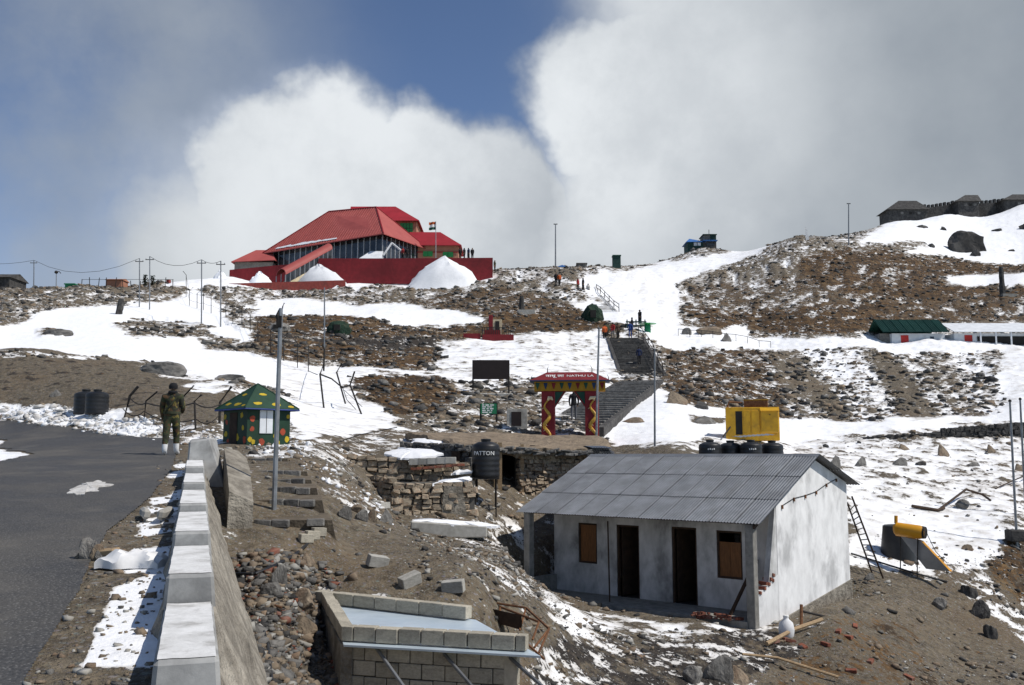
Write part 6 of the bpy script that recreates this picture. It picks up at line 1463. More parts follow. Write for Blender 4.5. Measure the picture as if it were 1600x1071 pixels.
b = MB(); b.bb((1.5 * k_, 1.15, 6 * k_), (8 * k_, 1.199, 28 * k_), 'room_dark'); b.build('niche', tab)
b = MB(); b.bb((-16 * k_, .3, 3 * k_), (10 * k_, .9, 12 * k_), 'red_wall'); b.build('step', mem)
rail = MB(); rail.bb((-18 * k_, -.52, 14 * k_), (26 * k_, -.46, 15 * k_), 'dark_iron'); rl = rail.build('railing', mem)
for k in range(14):
    x = -18 * k_ + k * 44 * k_ / 13; b = MB(); b.bb((x - .03, -.52, 3 * k_), (x + .03, -.46, 15 * k_), 'dark_iron'); b.build('baluster', rl)
# boards
def board(label, px0, px1, pyt, pyb, pyg, Y, mt, name, lines=0):
    a, c = P(px0, pyb, Y), P(px1, pyt, Y); g0_ = P(px0, pyg, Y); o = empty(name, ((a.x + c.x) / 2, Y, g0_.z), 0, label, 'sign'); w_ = (c.x - a.x) / 2; z0_, z1_ = a.z - g0_.z, c.z - g0_.z
    b = MB(); b.bb((-w_, -.05, z0_), (w_, .0, z1_), mt); p_ = b.build('panel', o)
    for sg in (-1, 1): b = MB(); b.bb((sg * w_ - .05, .003, -.5), (sg * w_ + .05, .08, z1_), 'dark_iron'); b.build('post', o)
    for k in range(lines):
        z = z1_ - (z1_ - z0_) * (k + .8) / (lines + .6); s = -w_ * .8; end = w_ * random.uniform(.4, .85)
        while s < end:
            e_ = min(s + random.uniform(.10, .28), end); b = MB(); b.bb((s, -.056, z - .03), (e_, -.0505, z + .03), 'lettering'); b.build('printed_word', p_); s = e_ + .06
    return o
board('large dark brown blank board on two posts above the green sign', 739, 795, 563, 593, 612, 61, 'board_dark', 'notice_board')
board('green sign with white print on two thin posts left of the gate', 751, 776, 631, 647, 669, 47, 'sign_green', 'notice_sign', 5)
b = MB(); a, c = P(728, 621, 59), P(800, 616, 59); b.bb((-1.6, -.3, -.5), (1.5, .3, .15), 'concrete_pale'); o = b.build('concrete_ledge', bevel=.03); o.location = P(765, 619, 60); tag(o, 'pale concrete ledge at the foot of the dark board', 'ledge')
pq = P(808, 672, 46.5); pl_ = empty('stone_plaque', pq, 0, 'beige stone plaque with dark panel left of the gate', 'plaque'); k_ = 46.5 / F_PX
b = MB(); b.bb((-16 * k_, 0, -.4), (16 * k_, .35, 33 * k_), 'pink_wall' if False else 'concrete_pale'); b.build('stone_block', pl_, bevel=.02)
b = MB(); b.bb((-9 * k_, -.03, 6 * k_), (6.5 * k_, .02, 28 * k_), 'board_dark'); b.build('dark_panel', pl_)
# ------------------------------------------------------------------ stone stairs up the slope
def flight(label, A_, B_, width, n_, name='stone_stair', side_drop=1.2):
    A_, B_ = Vector(A_), Vector(B_); d = Vector((B_.x - A_.x, B_.y - A_.y, 0)); L_ = d.length; d.normalize(); sd_ = Vector((d.y, -d.x, 0)); o = empty(name, A_, 0, label, 'stairs'); rs = (B_.z - A_.z) / n_; yaw = math.atan2(d.y, d.x)
    tr = L_ / n_
    me = MB().box((0, 0, 0), (tr * 1.08, width, side_drop), 'stone_dark' if 'middle' in label else 'stone_grey').mesh('step', bevel=.03)
    for k in range(n_):
        c = d * (tr * (k + .5)) + Vector((0, 0, rs * (k + 1) - side_drop / 2 + random.uniform(-.02, .02)))
        inst('step', me, o, c, (0, 0, yaw + random.uniform(-.01, .01)))
    for sg in (-1, 1):
        b = MB(); p_, q_ = sd_ * sg * (width / 2 + .003), d * L_ + Vector((0, 0, B_.z - A_.z)) + sd_ * sg * (width / 2 + .003); w_ = sd_ * sg * .3
        lo_, hi_ = Vector((0, 0, -1.4)), Vector((0, 0, .12))
        b.hexa([p_ + lo_, q_ + lo_, q_ + w_ + lo_, p_ + w_ + lo_, p_ + hi_, q_ + hi_, q_ + w_ + hi_, p_ + w_ + hi_], 'stone_dark'); b.build('side_kerb', o)
    return o, (lambda t_, off=0.0: A_ + d * (L_ * t_) + Vector((0, 0, rs * math.floor(t_ * n_ + 1e-6) + rs)) + sd_ * off)
s1o, s1 = flight('lower stone stair climbing right from behind the red gate', P(888, 672, 47.0), P(1003, 596, 75.5), 3.0, 26)
s2o, s2 = flight('middle stone stair with iron railing climbing to the crowd', P(1007, 592, 76.8), P(977, 529, 97), 3.4, 34)
s3o, s3 = flight('upper stone stair climbing left toward the crest', P(948, 490, 114), P(915, 455, 130), 3.0, 24)
rl = empty('stair_railing', P(1035, 588, 77), 0, 'dark iron railing along the right of the middle stone stair', 'railing')
RLP = [(1036, 588, 77), (1028, 571, 81), (1021, 556, 85.5), (1013, 543, 90), (1005, 532, 94), (998, 524, 97)]
tpz = []
for (px, py, Y) in RLP:
    a = P(px, py, Y); b = MB(); b.tube([a + Vector((0, 0, -.6)) - rl.location, a + Vector((0, 0, 1.05)) - rl.location], .04, 'dark_iron', 5); b.build('post', rl); tpz.append(a)
for h_ in (1.0, .55): wire(rl, [p + Vector((0, 0, h_)) for p in tpz], .035, name='rail')
r2 = empty('snow_railing', P(1150, 532, 106), 0, 'thin low railing along the snowy terrace right of the stair', 'railing'); t_ = []
for k in range(9):
    a = P(1060 + k * 18, 527 + k * .6, 105); a.z = Hz(a.x, a.y); b = MB(); b.tube([a + Vector((0, 0, -.3)) - r2.location, a + Vector((0, 0, .8)) - r2.location], .03, 'dark_iron', 5); b.build('post', r2); t_.append(a + Vector((0, 0, .78)))
wire(r2, t_, .03, name='rail')
r3 = empty('upper_railing', P(948, 480, 117), 0, 'dark railing along the right of the upper stone stair', 'railing'); t_ = []
for k in range(6):
    a = s3(k / 5.001, 1.55); b = MB(); b.tube([a + Vector((0, 0, -.3)) - r3.location, a + Vector((0, 0, 1.0)) - r3.location], .05, 'dark_iron', 5); b.build('post', r3); t_.append(a)
for h_ in (.95, .5): wire(r3, [p + Vector((0, 0, h_)) for p in t_], .05, name='rail')
# visitors
def cl(torso, leg, hair='hair', arm=None, foot='cloth_black'): return dict(head='skin', torso=torso, arm=arm or torso, leg=leg, hand='skin', foot=foot, hair=hair)
def stand_at(px, py, Y=None, lift=0.0):
    if Y is None: g_ = G(px, py, 30); return g_
    p_ = P(px, py, Y); return Vector((p_.x, p_.y, p_.z + lift))
VIS = [
 (s1(.10, -.3), 1.72, 0, cl('cloth_black', 'cloth_grey'), 'person in black jacket and grey trousers standing under the gate arch'),
 (s2(.28, .1), 1.60, .1, cl('cloth_navy', 'cloth_black'), 'person in navy and turquoise jacket climbing the middle stair alone'),
 (s2(.985, .5), 1.72, -.2, cl('cloth_blue', 'cloth_blue'), 'person in blue at the top of the middle stair right of the group'),
 (s2(.97, -.8), 1.72, .4, cl('cloth_brown', 'cloth_black'), 'person in dark brown in the middle of the group at the stair top'),
 (s2(.995, -1.3), 1.68, 2.6, cl('cloth_red', 'cloth_grey'), 'person in red jacket in the group at the stair top'),
]
for (loc, h_, fc, mt, lab) in VIS: person(loc, h_, fc, mt, lab, dict(stride=.09, la=(.2, .3), ra=(-.2, .3)), 1)
V2 = [(945, 532, 97.5, 1.7, 'cloth_orange', 'cloth_black', 'person in orange coat leftmost in the group at the stair top'), (948.5, 529, 98.2, 1.72, 'cloth_olive', 'cloth_black', 'person in olive coat just behind the orange coat at the stair top'),
 (988, 520, 101, 1.7, 'cloth_black', 'cloth_black', 'person in black above the blue figure near the green drum'), (1000, 507, 106, 1.7, 'cloth_black', 'cloth_black', 'dark figure standing highest beside the dark fence above the stair top'),
 (869, 445, None, 1.75, 'cloth_black', 'cloth_black', 'dark figure at the left of the pair near the crest of the path'), (874, 446, None, 1.7, 'cloth_orange', 'cloth_black', 'person in orange jacket near the crest of the path'),
 (903, 454, None, 1.7, 'cloth_red', 'cloth_black', 'person in dark red at the top of the upper stair'), (911, 454, None, 1.75, 'cloth_black', 'cloth_black', 'person in black at the top of the upper stair'), (919, 462, 128, 1.7, 'cloth_white', 'cloth_grey', 'person in pale clothes on the upper stair')]
for k, (px, py, Y, h_, a, c, lab) in enumerate(V2):
    person(stand_at(px, py, Y, 0), h_, k * .7, cl(a, c), lab, dict(stride=.07, la=(.1, .2), ra=(-.1, .3), bulk=1.1), 0)
# people up on the hall terrace
for k, (px, py, Y, c, lab) in enumerate([(719, 404, 147, 'cloth_black', 'leftmost dark figure in the row at the end of the hall terrace'), (725.5, 404, 147.5, 'cloth_black', 'second dark figure in the row at the end of the hall terrace'), (732, 404, 147, 'cloth_navy', 'third dark figure in the row at the end of the hall terrace'), (738, 404, 147.4, 'cloth_black', 'rightmost dark figure in the row at the end of the hall terrace'), (773, 424, 142, 'cloth_olive', 'figure in olive standing beyond the right end of the red wall'), (629, 404, 140.2, 'cloth_red', 'figure in red on the terrace beside the glass wall'), (636, 404, 140.4, 'cloth_black', 'dark figure on the terrace beside the glass wall')]):
    person(stand_at(px, py, Y), 1.72, k * 1.1, cl(c, 'cloth_black'), lab, dict(stride=.05, bulk=1.15), 0)
# green drum by the crowd
gd = empty('green_drum', P(1012, 520, 101), 0, 'bright green drum beside the stair top', 'drum'); k_ = 101 / F_PX
b = MB(); b.lathe([(5 * k_, -.2), (5 * k_, 4 * k_), (5.3 * k_, 5 * k_), (5 * k_, 6 * k_), (5 * k_, 12 * k_), (4.5 * k_, 13 * k_)], (0, 0, 0), 'sign_green', 14); b.build('drum_body', gd, smooth=True)
b = MB(); b.lathe([(4.9 * k_, 13 * k_), (5.2 * k_, 13.6 * k_), (1, 14 * k_ + 0.0), (.05, 14 * k_)], (0, 0, 0), 'green_window', 14); b.build('lid', gd)
cr = empty('crowd_barrier', P(992, 515, 103), 0, 'dark slatted barrier beside the green drum above the stair', 'fence'); 
for k in range(5): b = MB(); a = P(980 + k * 7, 519, 103) - cr.location; b.box(a + Vector((0, 0, .6)), (.12, .1, 1.6), 'teal_wall'); b.build('post', cr)
for k in range(3): b = MB(); a = P(994, 518 - k * 6, 102.9) - cr.location; b.box(a + Vector((0, 0, .2)), (2.3, .06, .16), 'teal_wall'); b.build('slat', cr)
# ------------------------------------------------------------------ lookout posts and forts on the crest
lk = empty('lookout_post', P(1095, 390, 190), 0, 'dark green lookout post with blue roof and upper cabin on the crest', 'lookout'); k_ = 190 / F_PX
b = MB(); b.bb((-21 * k_, 0, -3), (4 * k_, 4, 12 * k_), 'teal_wall'); b.build('wall', lk)
b = MB(); b.add([(-24 * k_, -.5, 11.5 * k_), (8 * k_, -.5, 11.5 * k_), (8 * k_, 4.5, 11.5 * k_), (-24 * k_, 4.5, 11.5 * k_), (-15 * k_, 2, 21 * k_), (-4 * k_, 2, 19 * k_)], [(0, 1, 5, 4), (1, 2, 5), (2, 3, 4, 5), (3, 0, 4), (3, 2, 1, 0)], 'blue_roof'); b.build('blue_roof', lk)
for x in (-11, -5): b = MB(); b.bb((x * k_, -.08, 6 * k_), ((x + 5) * k_, .05, 11 * k_), 'white_sheet'); b.build('window', lk)
b = MB(); b.bb((4.2 * k_, 0, -3), (25 * k_, 4, 13 * k_), 'stone_dark'); b.build('lower_wall', lk)
b = MB(); b.bb((9 * k_, -.08, 6 * k_), (22 * k_, .05, 10 * k_), 'window_glass'); b.build('window', lk)
b = MB(); b.bb((3 * k_, -.8, 13 * k_), (26 * k_, 4.4, 14 * k_), 'blue_roof'); b.build('balcony', lk)
b = MB(); b.bb((5 * k_, .2, 14 * k_), (25 * k_, 3.6, 23.5 * k_), 'stone_grey'); b.build('upper_cabin', lk)
b = MB(); b.bb((16 * k_, .1, 15 * k_), (25.2 * k_, .25, 24 * k_), 'teal_wall'); b.build('upper_shutter', lk)
b = MB(); b.bb((3.5 * k_, -.3, 23.6 * k_), (26 * k_, 4, 24.6 * k_), 'teal_wall'); b.build('upper_roof', lk)
b = MB(); b.tube([(17 * k_, 2, 24 * k_), (17 * k_, 2, 36 * k_)], .06, 'dark_iron', 4); b.build('aerial', lk)
hutlet('dark green square sentry box on the crest right of the tall pole', 'sentry box', 958, 970, 416, 400, 158, 1.4, 'teal_wall', 'green_roof', 'sentry_box')
hutlet('small grey stone hut on the crest between blue tent and sentry box', 'hut', 902, 917, 419, 409, 157, 2, 'stone_grey', 'stone_dark', 'stone_hut', .35)
tn = empty('blue_canopy', P(879, 420, 153), 0, 'small blue canopy on the crest at the foot of the tall pole', 'canopy'); k_ = 153 / F_PX
b = MB(); b.add([(-10 * k_, 0, 3 * k_), (10 * k_, 0, 3 * k_), (10 * k_, 2, 3 * k_), (-10 * k_, 2, 3 * k_), (0, 1, 8 * k_)], [(0, 1, 4), (1, 2, 4), (2, 3, 4), (3, 0, 4), (3, 2, 1, 0)], 'blue_roof'); b.build('cover', tn)
for x, y in ((-9, .1), (9, .1), (9, 1.9), (-9, 1.9)): b = MB(); b.tube([(x * k_, y, -.4), (x * k_, y, 3.2 * k_)], .05, 'dark_iron', 4); b.build('leg', tn)
# ridge fort: battlemented wall with three blockhouses
fw = empty('ridge_fort', P(1480, 336, 224), 0, 'dark battlemented stone fort wall along the upper right skyline', 'fort'); f0 = fw.location.copy(); k_ = 224 / F_PX
def fpt(px, py, Y=224): return P(px, py, Y) - f0
wl_ = [(1392, 346, 327), (1450, 341, 325), (1500, 336, 318), (1540, 330, 318), (1610, 322, 312), (1680, 312, 302)]
for a, c in zip(wl_[:-1], wl_[1:]):
    b = MB(); p_, q_ = fpt(a[0], a[1]), fpt(c[0], c[1]); za, zc = fpt(a[0], a[2]).z, fpt(c[0], c[2]).z; dd = Vector((0, 1.6, 0)); dz = Vector((0, 0, -3))
    b.hexa([p_ + dz, q_ + dz, q_ + dd + dz, p_ + dd + dz, Vector((p_.x, p_.y, za)), Vector((q_.x, q_.y, zc)), Vector((q_.x, q_.y + 1.6, zc)), Vector((p_.x, p_.y + 1.6, za))], 'stone_dark'); w_ = b.build('wall', fw)
    n_ = int((c[0] - a[0]) / 6.0)
    for i in range(n_):
        u = (i + .5) / n_; x = p_.x + (q_.x - p_.x) * u; z = za + (zc - za) * u
        b = MB(); b.box((x, p_.y + .5, z + .35), (px2m(3.4, 224), .8, .7 + random.uniform(0, .5)), 'stone_dark'); b.build('merlon', w_)
for (p0, p1, pb, pe, pr, rx0, rx1) in ((1390, 1450, 348, 327, 314, 1404, 1432), (1498, 1530, 330, 314, 305, 1508, 1528), (1570, 1640, 326, 312, 304, 1582, 1632)):
    b = MB(); a, c = fpt(p0, pb, 221), fpt(p1, pb, 221); zt = fpt(p0, pe, 221).z; b.bb((a.x, a.y, a.z - 2.5), (c.x, a.y + 6, zt), 'stone_dark'); bh = b.build('blockhouse', fw)
    for j in range(3):
        b = MB(); x = a.x + (c.x - a.x) * (.3 + .22 * j); b.bb((x, a.y - .06, zt - 1.3), (x + .7, a.y + .05, zt - .7), 'room_dark' if j % 2 else 'stone_grey'); b.build('loophole', bh)
    b = MB(); e0, e1 = fpt(p0 - 4, pe, 220.4), fpt(p1 + 4, pe, 220.4); r0_, r1_ = fpt(rx0, pr, 223.5), fpt(rx1, pr, 223.5); dd = Vector((0, 7, 0)); r1_.z = r0_.z
    b.add([e0, e1, e1 + dd, e0 + dd, r0_, r1_], [(0, 1, 5, 4), (1, 2, 5), (2, 3, 4, 5), (3, 0, 4), (3, 2, 1, 0)], 'stone_dark'); b.build('roof', bh)
# prayer-flag board on the hump
b = MB(); a = P(1262, 376, 163); b.extr([(-.35, 0, 0), (.3, 0, 0), (.05, 0, 1.7), (-.35, 0, 2.6)], (.05, .12, 0), 'bag_white'); o = b.build('flag_board'); o.location = a; tag(o, 'pale pointed flag board standing on the skyline hump', 'flag')
# ------------------------------------------------------------------ huts on the snowy terrace at the right
ht = empty('green_roofed_hut', P(1430, 540, 109), 0, 'white hut with green corrugated roof and red door on the snowy terrace', 'hut'); k_ = 109 / F_PX
b = MB(); b.bb((-36 * k_, 0, -1.5), (48 * k_, 4.5, 19 * k_), 'white_sheet'); b.build('wall', ht)
b = MB(); b.hexa([(-54 * k_, .6, -1.5), (-36.3 * k_, .6, -1.5), (-36.3 * k_, 4.5, -1.5), (-54 * k_, 4.5, -1.5), (-52 * k_, .6, 20 * k_), (-36.3 * k_, .6, 20 * k_), (-36.3 * k_, 4.5, 20 * k_), (-52 * k_, 4.5, 20 * k_)], 'stone_grey'); b.build('stone_end', ht)
me_g = corr_sheet(104 * k_ / 8 + .05, 3.3, 5, .06, 'green_roof', .02)
for k in range(8): inst('roof_sheet', me_g, ht, (-54 * k_ + k * 104 * k_ / 8, -.7, 20 * k_), (R(34), 0, 0))
for k in range(8): inst('roof_sheet', me_g, ht, (-54 * k_ + k * 104 * k_ / 8, 4.75, 20 * k_), (R(146), 0, 0))
b = MB(); b.bb((-22 * k_, -.05, -1), (-10 * k_, .04, 16 * k_), 'red_door'); b.build('door', ht)
b = MB(); b.bb((24 * k_, -.05, 7 * k_), (30 * k_, .04, 14 * k_), 'window_glass'); b.build('window', ht)
ws = empty('white_shed', P(1560, 541, 108), 0, 'long white-roofed open shed at the right edge of the snowy terrace', 'shed'); k_ = 108 / F_PX
b = MB(); b.add([(-72 * k_, -.6, 22 * k_), (90 * k_, -.6, 22 * k_), (90 * k_, 4.5, 45 * k_), (-62 * k_, 4.5, 45 * k_)] + [(-72 * k_, -.6, 21 * k_), (90 * k_, -.6, 21 * k_), (90 * k_, 4.5, 44 * k_), (-62 * k_, 4.5, 44 * k_)], [(0, 1, 2, 3), (7, 6, 5, 4), (0, 4, 5, 1), (1, 5, 6, 2), (2, 6, 7, 3), (3, 7, 4, 0)], 'white_sheet'); b.build('roof', ws)
b = MB(); b.bb((-66 * k_, .4, -1.5), (88 * k_, 4.2, 21 * k_), 'white_sheet'); b.build('wall', ws)
b = MB(); b.bb((-30 * k_, .3, 2 * k_), (88 * k_, .39, 16 * k_), 'room_dark'); b.build('opening', ws)
b = MB(); b.bb((-50 * k_, .33, 4 * k_), (-38 * k_, .395, 18 * k_), 'red_door'); b.build('door', ws)
for k in range(6): b = MB(); x = (-30 + k * 24) * k_; b.bb((x - .07, -.5, -1), (x + .07, -.36, 21 * k_), 'white_sheet'); b.build('post', ws)
# ------------------------------------------------------------------ yellow cabin
cy = 47.5; cb_ = P(1176, 680, cy); yc = empty('yellow_cabin', (cb_.x, cy, cb_.z), R(-14), 'battered yellow metal generator cabin standing in snow behind the tanks', 'cabin'); k_ = cy / F_PX
b = MB(); b.bb((-40 * k_, -.75, -.3), (40 * k_, .9, 42 * k_), 'cabin_yellow'); b.build('body', yc, bevel=.02)
b = MB(); b.bb((13 * k_, -.95, 3 * k_), (39 * k_, -.753, 38 * k_), 'cabin_yellow'); dr = b.build('door_panel', yc, bevel=.04)
b = MB(); b.add([(12 * k_, -1.02, 36 * k_), (40 * k_, -1.02, 36 * k_), (40 * k_, -.75, 41 * k_), (12 * k_, -.75, 41 * k_), (12 * k_, -.75, 36 * k_), (40 * k_, -.75, 36 * k_)], [(0, 1, 2, 3), (0, 4, 5, 1), (1, 5, 2), (0, 3, 4), (4, 3, 2, 5)], 'cabin_yellow'); b.build('rain_hood', dr)
b = MB(); b.box((26 * k_, -.97, 30 * k_), (.05, .03, .05), 'dark_iron'); b.build('lock', dr)
for (x0, x1) in ((-13, -3), (-1, 11)):
    b = MB(); b.bb((x0 * k_, -.79, 2 * k_), (x1 * k_, -.753, 37 * k_), 'cabin_yellow'); b.build('side_panel', yc, bevel=.015)
b = MB(); b.bb((-25 * k_, -.76, 0), (-15 * k_, -.70, 36 * k_), 'room_dark'); b.build('open_slot', yc)
b = MB(); b.bb((-12 * k_, -.5, 42.1 * k_), (24 * k_, .5, 53 * k_), 'rust'); b.build('roof_box', yc, bevel=.02)
b = MB(); b.bb((-12.5 * k_, -.52, 53.1 * k_), (25 * k_, .52, 54.2 * k_), 'cabin_yellow'); b.build('roof_lid', yc)
b = MB(); b.tube([(-38 * k_, -.2, 42 * k_), (-34 * k_, -.2, 52 * k_), (-14 * k_, 0, 50 * k_)], .05, 'rust', 6); b.build('exhaust', yc)
b = MB(); b.tube([(-44 * k_, -1.3, -.1), (-33 * k_, -.8, 12 * k_)], .04, 'dark_iron', 6); b.build('tow_bar', yc)
# dark rubble retaining wall under the snow track
rw = empty('track_retaining_wall', P(1450, 680, 55), 0, 'dark rubble retaining wall below the snowy track at right', 'wall')
a, c = P(1472, 686, 55.0), P(1640, 690, 56); stone_wall(rw, (a.x, a.y), (c.x, c.y), .5, .3, 1.45, 1.95, 1.0, (.25, .5), (.18, .30), [stone_mesh(90 + i, 'stone_dark') for i in range(4)], 'stone_dark')
a, c = P(1355, 684, 53.5), P(1472, 686, 54.6); stone_wall(rw, (a.x, a.y), (c.x, c.y), .45, .5, 1.1, 1.4, 1.0, (.3, .6), (.18, .30), ROCKS_D, 'stone_dark')
# ------------------------------------------------------------------ named boulders
def boulder(px0, px1, pyb, pyt, label, pool, Y=None, name='boulder', sink=.35, yd=.7, rotz=None):
    g_ = G((px0 + px1) / 2, pyb - 1, 9) if Y is None else P((px0 + px1) / 2, pyb, Y)
    w_ = px2m(px1 - px0, g_.y); h_ = px2m(pyb - pyt, g_.y) * 1.05
    me_ = pool[sum(map(ord, label)) % len(pool)]; co_ = np.array([v.co[:] for v in me_.vertices]); ext = co_.max(0) - co_.min(0)
    o = inst(name, me_, None, (g_.x, g_.y + w_ * .3, g_.z + h_ * .22), (0, 0, (sum(map(ord, label)) % 2) * math.pi + random.uniform(-.25, .25)), (w_ * 1.05 / ext[0], w_ * yd / ext[1], h_ * 1.6 / ext[2]))
    tag(o, label, 'rock'); return o
for t_ in [(1484, 1546, 398, 362, 'largest dark boulder lying in the upper right snow', ROCKS_D), (1594, 1625, 358, 345, 'dark boulder at the right edge of the upper snow slope', ROCKS_D), (1450, 1462, 388, 379, 'small dark boulder left of the largest one in the upper snow', ROCKS_D), (1518, 1534, 402, 391, 'pointed dark boulder just below the largest one', ROCKS_D), (1552, 1568, 363, 357, 'flat dark rock right of and above the largest boulder', ROCKS_D), (1470, 1481, 361, 354, 'small rock high on the upper right snow slope', ROCKS_D), (1574, 1592, 395, 390, 'flat rock in smooth snow below the largest boulder', ROCKS_D), (1434, 1455, 358, 352, 'thin rock ledge highest on the upper right snow', ROCKS_D),
 (1090, 1132, 524, 510, 'long brown boulder on the snowy terrace right of the stair', ROCKS_B), (1127, 1144, 535, 522, 'round grey boulder by the low terrace railing', ROCKS), (1066, 1081, 524, 512, 'grey boulder left of the long brown one on the terrace', ROCKS),
 (1040, 1074, 632, 612, 'brown tilted boulder in the snow right of the stair foot', ROCKS_B), (975, 1012, 662, 653, 'flat brown rock in the snow right of the gate', ROCKS_B), (1075, 1128, 664, 652, 'flat grey rock showing through snow left of the yellow cabin', ROCKS), (1085, 1110, 640, 628, 'dark rock at the foot of the brown slope', ROCKS_D),
 (207, 280, 585, 563, 'large grey slab rock on the crest of the earth mound', ROCKS), (327, 378, 595, 583, 'low grey rock in snow right of the slab rock', ROCKS), (75, 92, 622, 611, 'pale rock set in the face of the earth bank', ROCKS), (56, 106, 524, 513, 'low rock lying alone in the left snow field', ROCKS),
 (1295, 1316, 734, 716, 'grey boulder right of the roof ridge on the snow', ROCKS), (1336, 1357, 730, 717, 'dark boulder in snow above the gable', ROCKS), (1405, 1422, 705, 695, 'brown boulder under the retaining wall', ROCKS_B), (1466, 1485, 714, 696, 'upright brown boulder in the right snow', ROCKS_B), (1396, 1420, 730, 718, 'grey boulder left of the upright brown one', ROCKS), (1434, 1450, 729, 720, 'small dark boulder between larger ones in the right snow', ROCKS_D), (1543, 1557, 709, 696, 'squat brown boulder below the retaining wall at right', ROCKS_B), (1508, 1535, 731, 724, 'flat rock in the right snow below the squat boulder', ROCKS), (1587, 1605, 738, 726, 'brown boulder at the right edge by the poles', ROCKS_B), (1497, 1520, 797, 785, 'grey rock under the broken timber in the right snow', ROCKS), (1506, 1524, 862, 853, 'small brown rock in smooth snow right of the solar heater', ROCKS_B),
 (448, 492, 950, 924, 'largest flat rock in the rubble left of the block tank', ROCKS_B), (402, 436, 936, 914, 'angular rock beside the parapet foot in the rubble', ROCKS), (452, 490, 990, 966, 'reddish tilted slab in the rubble left of the block tank', ROCKS_B), (420, 446, 920, 890, 'dark angular rock above the reddish slab', ROCKS), (468, 488, 884, 866, 'orange brown stone above the rubble heap', ROCKS_B), (523, 548, 812, 795, 'pale boulder at the foot of the snow pile by the rubble wall', ROCKS), (548, 566, 803, 790, 'brown stone in the pile below the snow', ROCKS_B), (552, 574, 815, 800, 'round pale stone in the pile below the snow', ROCKS), (572, 590, 816, 798, 'dark brown stone in the pile beside the rubble wall', ROCKS_B), (590, 612, 818, 800, 'pale stone against the corner of the rubble wall', ROCKS),
 (1100, 1148, 1068, 1035, 'largest rock at the bottom in front of the porch', ROCKS), (1140, 1170, 1071, 1045, 'pale rock beside the largest one at the bottom', ROCKS_B), (1070, 1100, 1071, 1050, 'light stone left of the largest rock at the bottom', ROCKS), (112, 140, 1012, 978, 'pale boulder on the road shoulder near the parapet', ROCKS), (130, 152, 998, 973, 'white stone leaning on the pale shoulder boulder', ROCKS_B), (102, 136, 1034, 1018, 'flat tan stone on the road shoulder', ROCKS_B), (136, 162, 1040, 1024, 'rounded grey stone on the road shoulder', ROCKS), (155, 172, 1022, 1004, 'small grey stone on the shoulder near the parapet foot', ROCKS), (1350, 1368, 910, 899, 'flat stone at the foot of the ladder', ROCKS), (1462, 1484, 955, 940, 'pale stone on the earth slope below the solar heater', ROCKS), (1520, 1552, 970, 945, 'large dark rock where snow meets the earth slope', ROCKS_D), (1505, 1530, 935, 918, 'dark rock in the snow edge below the collector panel', ROCKS_D), (1540, 1562, 1000, 980, 'lower dark rock on the snowy gully edge', ROCKS_D)]:
    boulder(*t_)
# ------------------------------------------------------------------ loose things
def rod(name, pts, rad, mt, label, cat, n_=7, taper=None):
    pts = [Vector(p) for p in pts]; o0 = pts[0].copy(); b = MB(); b.tube([p - o0 for p in pts], taper or rad, mt, n_); o = b.build(name, None, smooth=n_ > 5); o.location = o0; tag(o, label, cat); return o
def gp(px, py, dz=0.0, y0=8): g_ = G(px, py, y0); return g_ + Vector((0, 0, dz))
rod('wooden_pole', [gp(1160, 1030, .10), gp(1215, 1040, .16), gp(1310, 1066, .10)], .03, 'wood_pale', 'long pale wooden pole lying on the soil below the porch pillar', 'pole')
rod('wooden_pole', [gp(1198, 1012, .08), gp(1240, 992, .12), gp(1285, 975, .10)], .05, 'wood_pale', 'pale timber lying along the foot of the white gable', 'pole')
rod('pipe', [P(1252, 955, 23.3), P(1300, 966, 23.9)], .028, 'dark_iron', 'dark pipe sticking out from the gable footing', 'pipe')
rod('pipe', [P(1252, 978, 23.15), P(1252, 945, 23.3)], .04, 'rust', 'short rusty upright pipe at the gable corner', 'pipe')
rod('hose', [gp(368, 902, .04), gp(400, 902, .05), gp(430, 890, .06), gp(462, 872, .06), gp(480, 855, .05)], .025, 'black_plastic', 'black hose curving over rubble from the parapet to the path', 'hose')
rod('hose', [gp(410, 985, .03), gp(418, 1010, .04), gp(425, 1071, .04)], .018, 'black_plastic', 'thin black cable along the foot of the parapet', 'cable')
rod('rusty_rod', [gp(382, 937, .05), gp(440, 957, .06)], .015, 'rust', 'thin rusty rod lying on the rubble left of the tank', 'rod')
rod('plank', [gp(1425, 795, .10), gp(1465, 800, .06), gp(1475, 798, .10)], .07, 'wood_dark', 'dark plank lying in the snow behind the solar heater', 'plank', 5)
rod('timber', [gp(1468, 798, .05), gp(1510, 778, .35), gp(1535, 780, .2), gp(1548, 784, .05)], .05, 'wood_dark', 'broken bent timber in the right snow field', 'timber', 5)
rod('timber', [gp(1556, 765, .05), gp(1605, 750, .25)], .03, 'wood_dark', 'thin stick poking from the snow near the right poles', 'stick', 5)
rod('pipe', [gp(1330, 868, .06), gp(1375, 882, .06), gp(1433, 900, .06), gp(1480, 912, .05)], .03, 'black_plastic', 'black pipe running through snow under the solar heater', 'pipe')
rod('cable', [P(620, 668, 38), P(560, 680, 34), P(505, 700, 30)], .02, 'dark_iron', 'thin cable arching over the snow left of the mud roof', 'cable')
for (a, c, lab) in (((758, 790, 30.6), (818, 786, 31.6), 'upper brown timber lying across in front of the ruin doorway'), ((757, 800, 30.2), (820, 799, 31), 'lower brown timber lying across in front of the ruin doorway')):
    rod('timber', [P(*a), P(*c)], .05, 'wood_pale', lab, 'timber', 6)
